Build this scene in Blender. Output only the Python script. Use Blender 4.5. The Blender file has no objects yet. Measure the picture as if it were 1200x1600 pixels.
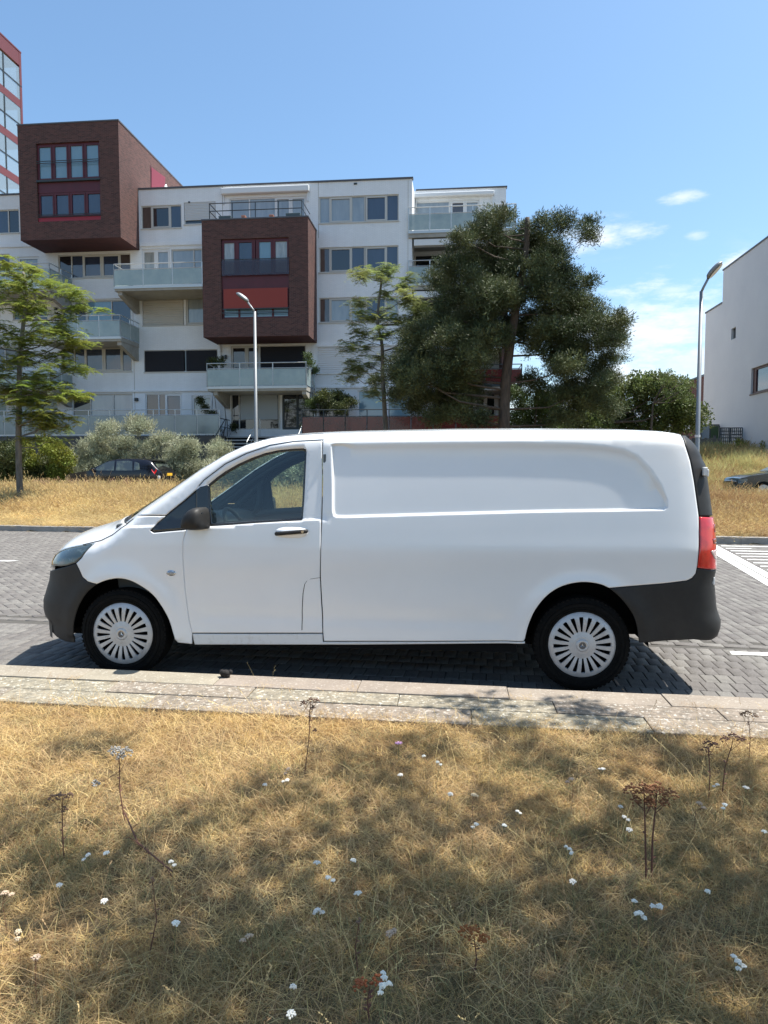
import bpy, bmesh, math, random
import numpy as np
from mathutils import Vector, Matrix, Euler, geometry
rnd = random.Random(7)
nr = np.random.default_rng(11)
PI = math.pi
scene = bpy.context.scene
COL = scene.collection

# ------------------------------------------------------------------ camera
HOR, FPX, CAMH = 731.0, 1109.0, 1.6
cam_d = bpy.data.cameras.new('camera')
cam = bpy.data.objects.new('camera', cam_d); COL.objects.link(cam)
cam.location = (0, 0, CAMH)
cam.rotation_euler = (math.radians(90) - math.atan((800 - HOR) / FPX), 0, math.radians(5.8))
cam_d.sensor_fit = 'HORIZONTAL'; cam_d.sensor_width = 36.0
cam_d.lens = 36.0 * FPX / 1200.0
cam_d.clip_start = 0.05; cam_d.clip_end = 4000
scene.camera = cam

# ------------------------------------------------------------------ sun, sky, exposure
SUN = Vector((0.44, 0.105, 1.0)).normalized()
SUN_EL = math.asin(SUN.z); SUN_AZ = math.atan2(SUN.x, SUN.y)
sd = bpy.data.lights.new('sun', 'SUN'); sd.energy = 4.7; sd.angle = math.radians(0.53); sd.color = (1.0, 0.955, 0.88)
so = bpy.data.objects.new('sun', sd); COL.objects.link(so)
so.rotation_euler = (-SUN).to_track_quat('-Z', 'Y').to_euler()
scene.view_settings.view_transform = 'Standard'; scene.view_settings.look = 'None'
scene.view_settings.exposure = 1.0; scene.view_settings.gamma = 1.0
scene.view_settings.use_curve_mapping = False
world = bpy.data.worlds.new('World'); scene.world = world; world.use_nodes = True
wn = world.node_tree.nodes; wl = world.node_tree.links
for n in list(wn): wn.remove(n)
def N(nt, typ, **kw):
    n = nt.nodes.new(typ)
    for k, v in kw.items(): setattr(n, k, v)
    return n
def vmath(nt, op, a, b=None):
    n = N(nt, 'ShaderNodeVectorMath', operation=op)
    for i, v in enumerate((a, b)):
        if v is None: continue
        if hasattr(v, 'links'): nt.links.new(v, n.inputs[i])
        else: n.inputs[i].default_value = v
    return n
def fmath(nt, op, a, b=None, c=None, clamp=False):
    n = N(nt, 'ShaderNodeMath', operation=op, use_clamp=clamp)
    for i, v in enumerate((a, b, c)):
        if v is None: continue
        if hasattr(v, 'links'): nt.links.new(v, n.inputs[i])
        else: n.inputs[i].default_value = v
    return n.outputs[0]
def build_world():
    nt = world.node_tree
    sky = N(nt, 'ShaderNodeTexSky', sky_type='NISHITA'); sky.sun_disc = False
    sky.sun_elevation = SUN_EL; sky.sun_rotation = SUN_AZ
    sky.altitude = 0; sky.air_density = 1.0; sky.dust_density = 1.5; sky.ozone_density = 1.6
    tc = N(nt, 'ShaderNodeTexCoord'); g = tc.outputs['Generated']
    sep = N(nt, 'ShaderNodeSeparateXYZ'); nt.links.new(g, sep.inputs[0])
    # cloud field on the dome, stretched along the horizon
    mp = N(nt, 'ShaderNodeMapping'); mp.inputs['Scale'].default_value = (1.0, 1.0, 3.2)
    nt.links.new(g, mp.inputs[0])
    nz = N(nt, 'ShaderNodeTexNoise'); nz.inputs['Scale'].default_value = 5.5; nz.inputs['Detail'].default_value = 9
    nz.inputs['Roughness'].default_value = 0.62; nz.inputs['Distortion'].default_value = 0.35
    nt.links.new(mp.outputs[0], nz.inputs['Vector'])
    fine = N(nt, 'ShaderNodeTexNoise'); fine.inputs['Scale'].default_value = 17; fine.inputs['Detail'].default_value = 8
    fine.inputs['Roughness'].default_value = 0.65
    nt.links.new(mp.outputs[0], fine.inputs['Vector'])
    # low bank of cloud all round the horizon
    low = N(nt, 'ShaderNodeMapRange'); low.inputs['From Min'].default_value = 0.31; low.inputs['From Max'].default_value = 0.10
    nt.links.new(sep.outputs['Z'], low.inputs['Value'])
    a = fmath(nt, 'ADD', nz.outputs['Fac'], fmath(nt, 'MULTIPLY', low.outputs[0], 0.22))
    bank = N(nt, 'ShaderNodeMapRange'); bank.inputs['From Min'].default_value = 0.56; bank.inputs['From Max'].default_value = 0.86
    bank.interpolation_type = 'SMOOTHSTEP'; nt.links.new(a, bank.inputs['Value'])
    bank_m = fmath(nt, 'MULTIPLY', bank.outputs[0], fmath(nt, 'MULTIPLY', low.outputs[0], 0.8))
    # separate small fair-weather wisps
    total = bank_m
    for (d, w, h, s) in CLOUDS:
        df = vmath(nt, 'SUBTRACT', g, d)
        sc = vmath(nt, 'MULTIPLY', df.outputs[0], (1 / w, 1 / w, 1 / h))
        ln = vmath(nt, 'LENGTH', sc.outputs[0])
        m = N(nt, 'ShaderNodeMapRange'); m.inputs['From Min'].default_value = 1.0; m.inputs['From Max'].default_value = 0.0
        nt.links.new(ln.outputs['Value'], m.inputs['Value'])
        e = fmath(nt, 'MULTIPLY', m.outputs[0], 1.25)
        e = fmath(nt, 'ADD', e, fmath(nt, 'MULTIPLY', fmath(nt, 'SUBTRACT', fine.outputs['Fac'], 0.5), 2.6))
        mm = N(nt, 'ShaderNodeMapRange'); mm.interpolation_type = 'SMOOTHSTEP'
        mm.inputs['From Min'].default_value = 0.25; mm.inputs['From Max'].default_value = 1.35
        nt.links.new(e, mm.inputs['Value'])
        mk = fmath(nt, 'MULTIPLY', fmath(nt, 'MULTIPLY', mm.outputs[0], s), fmath(nt, 'MULTIPLY', m.outputs[0], 3.0, clamp=True))
        total = fmath(nt, 'MAXIMUM', total, mk)
    tint = N(nt, 'ShaderNodeMix', data_type='RGBA', blend_type='MULTIPLY'); tint.inputs[0].default_value = 1.0
    nt.links.new(sky.outputs[0], tint.inputs[6]); tint.inputs[7].default_value = SKY_TINT
    mix = N(nt, 'ShaderNodeMix', data_type='RGBA'); nt.links.new(total, mix.inputs[0])
    nt.links.new(tint.outputs[2], mix.inputs[6]); mix.inputs[7].default_value = (6.0, 6.2, 6.5, 1)
    bg = N(nt, 'ShaderNodeBackground'); bg.inputs['Strength'].default_value = 0.10
    nt.links.new(mix.outputs[2], bg.inputs['Color'])
    out = N(nt, 'ShaderNodeOutputWorld'); nt.links.new(bg.outputs[0], out.inputs[0])
SKY_TINT = (0.90, 1.08, 1.13, 1)
CLOUDS = [((0.173,0.94,0.293),0.075,0.03,0.75),((0.218,0.931,0.294),0.05,0.018,0.65),((0.268,0.907,0.325),0.035,0.011,0.6),((0.333,0.91,0.248),0.05,0.02,0.8),((0.268,0.937,0.223),0.05,0.012,0.45),((0.288,0.915,0.282),0.02,0.008,0.4),((0.242,0.955,0.169),0.22,0.1,0.75),((0.226,0.966,0.122),0.18,0.05,0.75),((0.289,0.939,0.185),0.1,0.05,0.6)]
build_world()

# ------------------------------------------------------------------ materials
MATS = {}
def mat(name, col, rough=0.6, metal=0.0, spec=0.5, noise=None, noise2=None, bump=None, coat=0.0, alpha=None, coords='Object',
        rand=0.0, trans=0.0, stretch=None, tone=False, posn=None, emit=None):
    if name in MATS: return MATS[name]
    m = bpy.data.materials.new(name); m.use_nodes = True; nt = m.node_tree
    b = nt.nodes['Principled BSDF']; L = nt.links.new
    b.inputs['Roughness'].default_value = rough; b.inputs['Metallic'].default_value = metal
    b.inputs['Specular IOR Level'].default_value = spec; b.inputs['Coat Weight'].default_value = coat
    b.inputs['Coat Roughness'].default_value = 0.06
    if alpha is not None: b.inputs['Alpha'].default_value = alpha
    src = None
    tc = N(nt, 'ShaderNodeTexCoord'); co = tc.outputs[coords]
    if coords == 'World':
        pass
    if stretch:
        mp = N(nt, 'ShaderNodeMapping'); mp.inputs['Scale'].default_value = stretch; L(co, mp.inputs[0]); co = mp.outputs[0]
    def colnode(c): return (c[0], c[1], c[2], 1)
    cur = None
    def mixin(fac, c2, base):
        mx = N(nt, 'ShaderNodeMix', data_type='RGBA'); L(fac, mx.inputs[0])
        if base is None: mx.inputs[6].default_value = colnode(col)
        else: L(base, mx.inputs[6])
        mx.inputs[7].default_value = colnode(c2); return mx.outputs[2]
    for nn in (noise, noise2):
        if nn:
            sc, c2, lo, hi = nn
            nz = N(nt, 'ShaderNodeTexNoise'); nz.inputs['Scale'].default_value = sc; nz.inputs['Detail'].default_value = 7
            nz.inputs['Roughness'].default_value = 0.65; L(co, nz.inputs['Vector'])
            mr = N(nt, 'ShaderNodeMapRange'); mr.inputs['From Min'].default_value = lo; mr.inputs['From Max'].default_value = hi
            L(nz.outputs['Fac'], mr.inputs['Value']); cur = mixin(mr.outputs[0], c2, cur)
    if posn:
        sc, c2, lo, hi = posn
        ge = N(nt, 'ShaderNodeNewGeometry')
        nz = N(nt, 'ShaderNodeTexNoise'); nz.inputs['Scale'].default_value = sc; nz.inputs['Detail'].default_value = 4
        L(ge.outputs['Position'], nz.inputs['Vector'])
        mr = N(nt, 'ShaderNodeMapRange'); mr.inputs['From Min'].default_value = lo; mr.inputs['From Max'].default_value = hi
        L(nz.outputs['Fac'], mr.inputs['Value']); cur = mixin(mr.outputs[0], c2, cur)
    if rand or tone:
        if tone:
            at = N(nt, 'ShaderNodeAttribute', attribute_name='tone'); f = at.outputs['Fac']
        else:
            oi = N(nt, 'ShaderNodeObjectInfo'); f = oi.outputs['Random']
        amt = rand or 0.3
        mr = N(nt, 'ShaderNodeMapRange'); mr.inputs['To Min'].default_value = 1 - amt; mr.inputs['To Max'].default_value = 1 + amt
        L(f, mr.inputs['Value'])
        hs = N(nt, 'ShaderNodeHueSaturation'); L(mr.outputs[0], hs.inputs['Value'])
        if cur is None: hs.inputs['Color'].default_value = colnode(col)
        else: L(cur, hs.inputs['Color'])
        hf = fmath(nt, 'MULTIPLY_ADD', f, 0.03, 0.485); L(hf, hs.inputs['Hue'])
        cur = hs.outputs[0]
    if cur is None: b.inputs['Base Color'].default_value = colnode(col)
    else: L(cur, b.inputs['Base Color'])
    if bump:
        sc, st, dist = bump
        nz = N(nt, 'ShaderNodeTexNoise'); nz.inputs['Scale'].default_value = sc; nz.inputs['Detail'].default_value = 6
        L(co, nz.inputs['Vector'])
        bp = N(nt, 'ShaderNodeBump'); bp.inputs['Strength'].default_value = st; bp.inputs['Distance'].default_value = dist
        L(nz.outputs['Fac'], bp.inputs['Height']); L(bp.outputs[0], b.inputs['Normal'])
    if trans:
        tr = N(nt, 'ShaderNodeBsdfTranslucent')
        if cur is None: tr.inputs[0].default_value = colnode(col)
        else: L(cur, tr.inputs[0])
        ms = N(nt, 'ShaderNodeMixShader'); ms.inputs[0].default_value = trans
        L(b.outputs[0], ms.inputs[1]); L(tr.outputs[0], ms.inputs[2]); L(ms.outputs[0], nt.nodes['Material Output'].inputs[0])
    MATS[name] = m
    return m
def brick_mat(name, c1, c2, mortar, bw=0.21, bh=0.0625, rough=0.8, bump=0.6, stain=None, mort=0.008):
    m = bpy.data.materials.new(name); m.use_nodes = True; nt = m.node_tree; L = nt.links.new
    b = nt.nodes['Principled BSDF']; b.inputs['Roughness'].default_value = rough; b.inputs['Specular IOR Level'].default_value = 0.25
    tc = N(nt, 'ShaderNodeTexCoord'); ge = N(nt, 'ShaderNodeNewGeometry')
    sp = N(nt, 'ShaderNodeSeparateXYZ'); L(tc.outputs['Object'], sp.inputs[0])
    cb = N(nt, 'ShaderNodeCombineXYZ'); L(fmath(nt, 'ADD', sp.outputs[0], sp.outputs[1]), cb.inputs[0]); L(sp.outputs[2], cb.inputs[1])
    bt = N(nt, 'ShaderNodeTexBrick'); L(cb.outputs[0], bt.inputs['Vector'])
    bt.inputs['Color1'].default_value = (*c1, 1); bt.inputs['Color2'].default_value = (*c2, 1); bt.inputs['Mortar'].default_value = (*mortar, 1)
    bt.inputs['Scale'].default_value = 1.0; bt.inputs['Brick Width'].default_value = bw; bt.inputs['Row Height'].default_value = bh
    bt.inputs['Mortar Size'].default_value = mort; bt.inputs['Bias'].default_value = 0.0
    nz = N(nt, 'ShaderNodeTexNoise'); nz.inputs['Scale'].default_value = 0.7; nz.inputs['Detail'].default_value = 9; nz.inputs['Roughness'].default_value = .7
    mpp = N(nt, 'ShaderNodeMapping'); mpp.inputs['Scale'].default_value = (1.4, 1.4, 0.35); L(tc.outputs['Object'], mpp.inputs[0]); L(mpp.outputs[0], nz.inputs['Vector'])
    mr = N(nt, 'ShaderNodeMapRange'); mr.inputs['From Min'].default_value = .35; mr.inputs['From Max'].default_value = .75
    L(nz.outputs['Fac'], mr.inputs['Value'])
    mx = N(nt, 'ShaderNodeMix', data_type='RGBA'); L(mr.outputs[0], mx.inputs[0]); L(bt.outputs['Color'], mx.inputs[6])
    mx.inputs[7].default_value = (*(stain or c2), 1)
    mu = N(nt, 'ShaderNodeMix', data_type='RGBA'); mu.inputs[0].default_value = 0.35
    L(bt.outputs['Color'], mu.inputs[6]); L(mx.outputs[2], mu.inputs[7]); L(mu.outputs[2], b.inputs['Base Color'])
    bp = N(nt, 'ShaderNodeBump'); bp.inputs['Strength'].default_value = bump; bp.inputs['Distance'].default_value = 0.006
    L(fmath(nt, 'SUBTRACT', 1.0, bt.outputs['Fac']), bp.inputs['Height']); L(bp.outputs[0], b.inputs['Normal'])
    MATS[name] = m; return m
def glass_mat(name, tint, gloss=0.12, rough=0.0):
    m = bpy.data.materials.new(name); m.use_nodes = True; nt = m.node_tree; L = nt.links.new
    for n in list(nt.nodes): nt.nodes.remove(n)
    t = N(nt, 'ShaderNodeBsdfTransparent'); t.inputs[0].default_value = (*tint, 1)
    g = N(nt, 'ShaderNodeBsdfGlossy'); g.inputs['Roughness'].default_value = rough; g.inputs['Color'].default_value = (1, 1, 1, 1)
    lw = N(nt, 'ShaderNodeFresnel'); lw.inputs['IOR'].default_value = 1.5
    f = fmath(nt, 'ADD', fmath(nt, 'MULTIPLY', lw.outputs[0], 1.0), gloss, clamp=True)
    ms = N(nt, 'ShaderNodeMixShader'); L(f, ms.inputs[0]); L(t.outputs[0], ms.inputs[1]); L(g.outputs[0], ms.inputs[2])
    o = N(nt, 'ShaderNodeOutputMaterial'); L(ms.outputs[0], o.inputs[0]); MATS[name] = m; return m

# ------------------------------------------------------------------ object helpers
def tag(o, label=None, cat=None, group=None, kind=None):
    if label: o['label'] = label
    if cat: o['category'] = cat
    if group: o['group'] = group
    if kind: o['kind'] = kind
    return o
def thing(name, label, cat, loc=(0, 0, 0), group=None, rz=0.0):
    o = bpy.data.objects.new(name, None); COL.objects.link(o); o.location = loc; o.rotation_euler[2] = rz
    o.empty_display_size = 0.2
    return tag(o, label, cat, group)
def link(name, me, m=None, parent=None, local=False, smooth=False, loc=None):
    o = bpy.data.objects.new(name, me); COL.objects.link(o)
    if m is not None and not me.materials:
        for mm in (m if isinstance(m, (list, tuple)) else [m]): me.materials.append(mm)
    if smooth:
        me.polygons.foreach_set('use_smooth', [True] * len(me.polygons))
    if parent is not None:
        o.parent = parent
        if not local:
            p = parent; M = Matrix.Identity(4)
            chain = []
            while p is not None: chain.append(p); p = p.parent
            for q in reversed(chain):
                M = M @ q.matrix_parent_inverse @ (Matrix.Translation(q.location) @ q.rotation_euler.to_matrix().to_4x4())
            o.matrix_parent_inverse = M.inverted()
    if loc is not None: o.location = loc
    return o
class MB:
    def __init__(s): s.v = []; s.f = []; s.mi = []; s.cur = 0
    def add(s, vs, fs):
        n = len(s.v); s.v += [tuple(p) for p in vs]; s.f += [tuple(i + n for i in f) for f in fs]; s.mi += [s.cur] * len(fs); return s
    def box(s, x0, x1, y0, y1, z0, z1):
        if x0 > x1: x0, x1 = x1, x0
        if y0 > y1: y0, y1 = y1, y0
        if z0 > z1: z0, z1 = z1, z0
        return s.add([(x0,y0,z0),(x1,y0,z0),(x1,y1,z0),(x0,y1,z0),(x0,y0,z1),(x1,y0,z1),(x1,y1,z1),(x0,y1,z1)],
                     [(0,3,2,1),(4,5,6,7),(0,1,5,4),(1,2,6,5),(2,3,7,6),(3,0,4,7)])
    def obox(s, c, ax, ay, az):   # oriented box, half-axis vectors
        c = Vector(c); ax, ay, az = Vector(ax), Vector(ay), Vector(az)
        P = [c + i*ax + j*ay + k*az for k in (-1,1) for (i,j) in ((-1,-1),(1,-1),(1,1),(-1,1))]
        return s.add(P, [(0,3,2,1),(4,5,6,7),(0,1,5,4),(1,2,6,5),(2,3,7,6),(3,0,4,7)])
    def prism(s, poly, axis, a0, a1):   # poly 2-D list extruded along axis ('x','y','z')
        n = len(poly)
        def P(p, a): return {'y': (p[0], a, p[1]), 'x': (a, p[0], p[1]), 'z': (p[0], p[1], a)}[axis]
        vs = [P(p, a0) for p in poly] + [P(p, a1) for p in poly]
        fs = [tuple(range(n)), tuple(range(2*n-1, n-1, -1))] + [(i, i+n, (i+1) % n + n, (i+1) % n) for i in range(n)]
        return s.add(vs, fs)
    def tube(s, pts, r, n=8, cap=True):
        pts = [Vector(p) for p in pts]; rs = r if isinstance(r, (list, tuple)) else [r]*len(pts)
        vs = []; up = None
        for i, p in enumerate(pts):
            t = (pts[min(i+1, len(pts)-1)] - pts[max(i-1, 0)]).normalized()
            if up is None:
                up = Vector((0,0,1)) if abs(t.z) < .9 else Vector((1,0,0))
            a = t.cross(up).normalized(); bq = a.cross(t).normalized(); up = bq
            for k in range(n):
                w = 2*PI*k/n; vs.append(p + (a*math.cos(w) + bq*math.sin(w))*rs[i])
        fs = []
        for i in range(len(pts)-1):
            for k in range(n):
                fs.append((i*n+k, i*n+(k+1)%n, (i+1)*n+(k+1)%n, (i+1)*n+k))
        if cap: fs.append(tuple(range(n-1,-1,-1))); fs.append(tuple((len(pts)-1)*n+k for k in range(n)))
        return s.add(vs, fs)
    def lathe(s, prof, c=(0,0,0), axis='z', n=24):   # prof = [(r, h)]
        vs = []
        for (r, h) in prof:
            for k in range(n):
                w = 2*PI*k/n; a, b = r*math.cos(w), r*math.sin(w)
                vs.append({'z': (c[0]+a, c[1]+b, c[2]+h), 'y': (c[0]+a, c[1]+h, c[2]+b), 'x': (c[0]+h, c[1]+a, c[2]+b)}[axis])
        fs = [(i*n+k, i*n+(k+1)%n, (i+1)*n+(k+1)%n, (i+1)*n+k) for i in range(len(prof)-1) for k in range(n)]
        return s.add(vs, fs)
    def ball(s, c, rx, ry, rz, n=8, m=5):
        prof = [(math.sin(PI*i/m), -math.cos(PI*i/m)) for i in range(m+1)]
        vs = [(c[0]+rx*r*math.cos(2*PI*k/n), c[1]+ry*r*math.sin(2*PI*k/n), c[2]+rz*h) for (r, h) in prof for k in range(n)]
        fs = [(i*n+k, i*n+(k+1)%n, (i+1)*n+(k+1)%n, (i+1)*n+k) for i in range(m) for k in range(n)]
        return s.add(vs, fs)
    def mesh(s, name='mesh'):
        me = bpy.data.meshes.new(name); me.from_pydata(s.v, [], s.f)
        if any(s.mi): me.polygons.foreach_set('material_index', s.mi)
        me.update(); return me
    def build(s, name, m, parent=None, smooth=False, fix=True, local=False, loc=None):
        me = s.mesh(name)
        if fix:
            bm = bmesh.new(); bm.from_mesh(me); bmesh.ops.recalc_face_normals(bm, faces=bm.faces); bm.to_mesh(me); bm.free()
        return link(name, me, m, parent, local, smooth, loc)
def bevel(o, w, seg=2, angle=35):
    b = o.modifiers.new('bevel', 'BEVEL'); b.width = w; b.segments = seg; b.limit_method = 'ANGLE'; b.angle_limit = math.radians(angle)
    return o
def solid(o, t, off=-1, mo=None):
    s = o.modifiers.new('solid', 'SOLIDIFY'); s.thickness = t; s.offset = off
    if mo is not None: s.material_offset = mo; s.material_offset_rim = 0
    return o
def copy_tree(o, parent=None):
    c = o.copy(); COL.objects.link(c)
    if parent is not None:
        c.parent = parent; c.matrix_parent_inverse = o.matrix_parent_inverse.copy()
    for ch in [x for x in CHILD.get(o.name, [])]: copy_tree(ch, c)
    return c
CHILD = {}
def reg(root):   # note the children once, so copies need no scene update
    for o in bpy.data.objects:
        if o.parent is not None: CHILD.setdefault(o.parent.name, [])
    CHILD[root.name] = [o for o in bpy.data.objects if o.parent == root]
    for c in CHILD[root.name]: CHILD[c.name] = [o for o in bpy.data.objects if o.parent == c]
    return root

# instancing of one mass (grass, leaves) with geometry nodes
def proto_coll(name, meshes):
    c = bpy.data.collections.new(name)
    for i, me in enumerate(meshes):
        o = bpy.data.objects.new('%s_%02d' % (name, i), me); c.objects.link(o)
    return c
_GN = {}
def gn_group(coll, realize=False):
    key = (coll.name, realize)
    if key in _GN: return _GN[key]
    ng = bpy.data.node_groups.new('scatter_' + coll.name, 'GeometryNodeTree')
    ng.interface.new_socket('Geometry', in_out='INPUT', socket_type='NodeSocketGeometry')
    ng.interface.new_socket('Geometry', in_out='OUTPUT', socket_type='NodeSocketGeometry')
    L = ng.links.new
    i = ng.nodes.new('NodeGroupInput'); o = ng.nodes.new('NodeGroupOutput')
    ci = ng.nodes.new('GeometryNodeCollectionInfo'); ci.inputs['Collection'].default_value = coll
    ci.inputs['Separate Children'].default_value = True; ci.inputs['Reset Children'].default_value = True
    iop = ng.nodes.new('GeometryNodeInstanceOnPoints'); iop.inputs['Pick Instance'].default_value = True
    def attr(nm, dt):
        a = ng.nodes.new('GeometryNodeInputNamedAttribute'); a.data_type = dt; a.inputs['Name'].default_value = nm; return a.outputs[0]
    e2r = ng.nodes.new('FunctionNodeEulerToRotation'); L(attr('rot', 'FLOAT_VECTOR'), e2r.inputs[0])
    L(i.outputs[0], iop.inputs['Points']); L(ci.outputs[0], iop.inputs['Instance'])
    L(e2r.outputs[0], iop.inputs['Rotation']); L(attr('scl', 'FLOAT_VECTOR'), iop.inputs['Scale']); L(attr('pick', 'INT'), iop.inputs['Instance Index'])
    if realize:
        ri = ng.nodes.new('GeometryNodeRealizeInstances'); L(iop.outputs[0], ri.inputs[0]); L(ri.outputs[0], o.inputs[0])
    else: L(iop.outputs[0], o.inputs[0])
    _GN[key] = ng; return ng
def scatter(name, coll, P, R, S, parent=None, realize=False):
    P = np.asarray(P, dtype=np.float32); n = len(P)
    me = bpy.data.meshes.new(name); me.vertices.add(n); me.vertices.foreach_set('co', P.ravel())
    S = np.asarray(S, dtype=np.float32)
    if S.ndim == 1: S = np.repeat(S[:, None], 3, 1)
    a = me.attributes.new('rot', 'FLOAT_VECTOR', 'POINT'); a.data.foreach_set('vector', np.asarray(R, dtype=np.float32).ravel())
    a = me.attributes.new('scl', 'FLOAT_VECTOR', 'POINT'); a.data.foreach_set('vector', S.ravel())
    a = me.attributes.new('pick', 'INT', 'POINT'); a.data.foreach_set('value', nr.integers(0, len(coll.objects), n).astype(np.int32))
    o = link(name, me, None, parent)
    a = me.attributes.new('tone', 'FLOAT', 'POINT'); a.data.foreach_set('value', nr.random(n).astype(np.float32))
    md = o.modifiers.new('scatter', 'NODES'); md.node_group = gn_group(coll, realize)
    return o
def tri_mesh(name, V, F, m, smooth=False):
    V = np.asarray(V, dtype=np.float32); F = np.asarray(F, dtype=np.int32); k = F.shape[1]
    me = bpy.data.meshes.new(name); me.vertices.add(len(V)); me.vertices.foreach_set('co', V.ravel())
    me.loops.add(F.size); me.loops.foreach_set('vertex_index', F.ravel()); me.polygons.add(len(F))
    me.polygons.foreach_set('loop_start', np.arange(0, F.size, k, dtype=np.int32))
    me.polygons.foreach_set('loop_total', np.full(len(F), k, dtype=np.int32))
    me.update(calc_edges=True); me.materials.append(m)
    if smooth: me.polygons.foreach_set('use_smooth', [True]*len(F))
    return me
# ------------------------------------------------------------------ shared materials
M_paver = mat('paver_concrete', (0.160, 0.148, 0.136), 0.85, spec=0.2, noise=(9, (0.108, 0.10, 0.092), .35, .7), noise2=(90, (0.30, 0.29, 0.275), .5, .8), bump=(120, 0.5, 0.002), rand=0.16, tone=True, coords='Object', posn=(0.9, (0.115, 0.107, 0.10), .5, .78))
M_paver1 = mat('paver_concrete_single', (0.160, 0.148, 0.136), 0.85, spec=0.2, noise=(9, (0.108, 0.10, 0.092), .35, .7), noise2=(90, (0.30, 0.29, 0.275), .5, .8), bump=(120, 0.5, 0.002), rand=0.13, coords='Object', posn=(0.9, (0.115, 0.107, 0.10), .5, .78))
M_mortar = mat('joint_sand', (0.085, 0.08, 0.073), 0.95, spec=0.1, noise=(30, (0.12, 0.11, 0.1), .5, .8))
M_kerb = mat('kerb_concrete', (0.29, 0.25, 0.20), 0.9, spec=0.2, noise=(4, (0.22, 0.19, 0.155), .35, .7), noise2=(55, (0.46, 0.43, 0.37), .56, .7), bump=(70, 0.6, 0.005), coords='Object', rand=0.04)
M_kerb2 = mat('kerb_concrete_worn', (0.26, 0.222, 0.172), 0.95, spec=0.15, noise=(22, (0.165, 0.145, 0.115), .42, .6), noise2=(38, (0.52, 0.49, 0.43), .55, .66), bump=(45, .8, 0.009), coords='Object', rand=0.05)
M_kerbfar = mat('far_kerb_concrete', (0.33, 0.31, 0.28), 0.9, noise=(3, (0.22, 0.2, 0.18), .4, .7), bump=(40, 0.5, 0.004))
M_soil = mat('dry_soil', (0.17, 0.125, 0.07), 0.95, spec=0.1, noise=(6, (0.10, 0.078, 0.045), .35, .7), noise2=(50, (0.36, 0.28, 0.16), .5, .75), bump=(30, 0.8, 0.02), coords='Object')
M_paint = mat('road_paint', (0.78, 0.78, 0.74), 0.7, noise=(14, (0.5, 0.49, 0.46), .55, .8), noise2=(60, (0.62, 0.61, 0.57), .5, .8))
M_asph = mat('parking_asphalt', (0.09, 0.088, 0.085), 0.9, noise=(8, (0.06, 0.06, 0.058), .4, .7), bump=(90, 0.5, 0.003))

# ------------------------------------------------------------------ ground
def near_edge(x): return 4.83 - 0.042 * (x + 0.49)       # far top edge of the near kerb
def grass_edge(x): return 4.10 - 0.036 * x                 # where kerb tiles meet the grass
def strip_edge(x): return 6.70 - 0.060 * x                 # parking strip / carriageway
def far_edge(x): return 16.10 - 0.080 * x                  # face of the far kerb
def sstep(a, b, x):
    t = min(1, max(0, (x - a) / (b - a))); return t * t * (3 - 2 * t)
def gz(x, y):
    """height of the earth at x, y"""
    g = grass_edge(x); f = far_edge(x)
    if y < g + 0.02:
        return 0.095 + 0.018 * math.sin(x * 2.1 + y) * math.sin(y * 2.7 - x) * sstep(0, .5, g - y)
    if y < f + 0.05: return -0.05
    d = y - f
    z = 0.10 + 0.34 * sstep(0.5, 9, d)
    z += 0.10 * math.sin(x * .7) * math.sin(d * .8) * sstep(0, 3, d) * (1 - sstep(8, 10.5, d))
    right = sstep(3.5, 8, x)
    z += 1.70 * right * sstep(13.8, 21, d)
    z += 0.5 * (1 - right) * sstep(15, 24, d)
    return z
def build_ground():
    xs = [-600, -200, -80] + list(np.arange(-45, 30.1, 0.5)) + [60, 200, 600]
    ys = [-300, -60, -12] + list(np.arange(-4, 4.6, 0.2)) + list(np.arange(4.7, 15, 1.0)) + list(np.arange(15.0, 18.4, 0.08)) + list(np.arange(18.5, 46, 0.6)) + [60, 120, 400, 1500]
    V = [(x, y, gz(x, y)) for y in ys for x in xs]; nx = len(xs)
    F = [(j*nx+i, j*nx+i+1, (j+1)*nx+i+1, (j+1)*nx+i) for j in range(len(ys)-1) for i in range(nx-1)]
    me = tri_mesh('ground', V, F, M_soil, True)
    tag(link('ground', me), kind='structure')
build_ground()

# road bed and pavers
road = MB()
X0, X1 = -40, 30
road.add([(X0, near_edge(X0), -0.010), (X1, near_edge(X1), -0.010), (X1, far_edge(X1) + .02, -0.010), (X0, far_edge(X0) + .02, -0.010)], [(0, 1, 2, 3)])
road_o = road.build('road', M_mortar, fix=False); tag(road_o, kind='structure')
pavers = []   # (corner points of the top quad)
def clip_ok(c, lo, hi): return lo(c[0]) <= c[1] <= hi(c[0])
bw, bl, jt = 0.105, 0.21, 0.0045
ang = math.atan(-0.052); ca, sa = math.cos(ang), math.sin(ang)
def paver(cx, cy, hx, hy, a):
    c, s = math.cos(a), math.sin(a)
    pavers.append((cx, cy, hx, hy, c, s))
# parking strip: courses of bricks standing across the kerb, half offset
for r in range(-1, 12):
    off = 0.5 * bw if r % 2 else 0
    for i in range(-120, 105):
        u = i * bw + off; v = r * bl
        x = u * ca - v * sa; y = 4.80 + u * sa + v * ca
        if y - .10 > near_edge(x) - .14 and y + .105 < strip_edge(x) and -9.5 < x < 7.5: paver(x, y, bw/2 - jt/2, bl/2 - jt/2, ang)
# header course along the edge of the strip
for i in range(-60, 50):
    u = i * bl; x = u * ca; y = strip_edge(x) + 0.055
    if -9.5 < x < 7.5: paver(x, y, bl/2 - jt/2, bw/2 - jt/2, ang)
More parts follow.
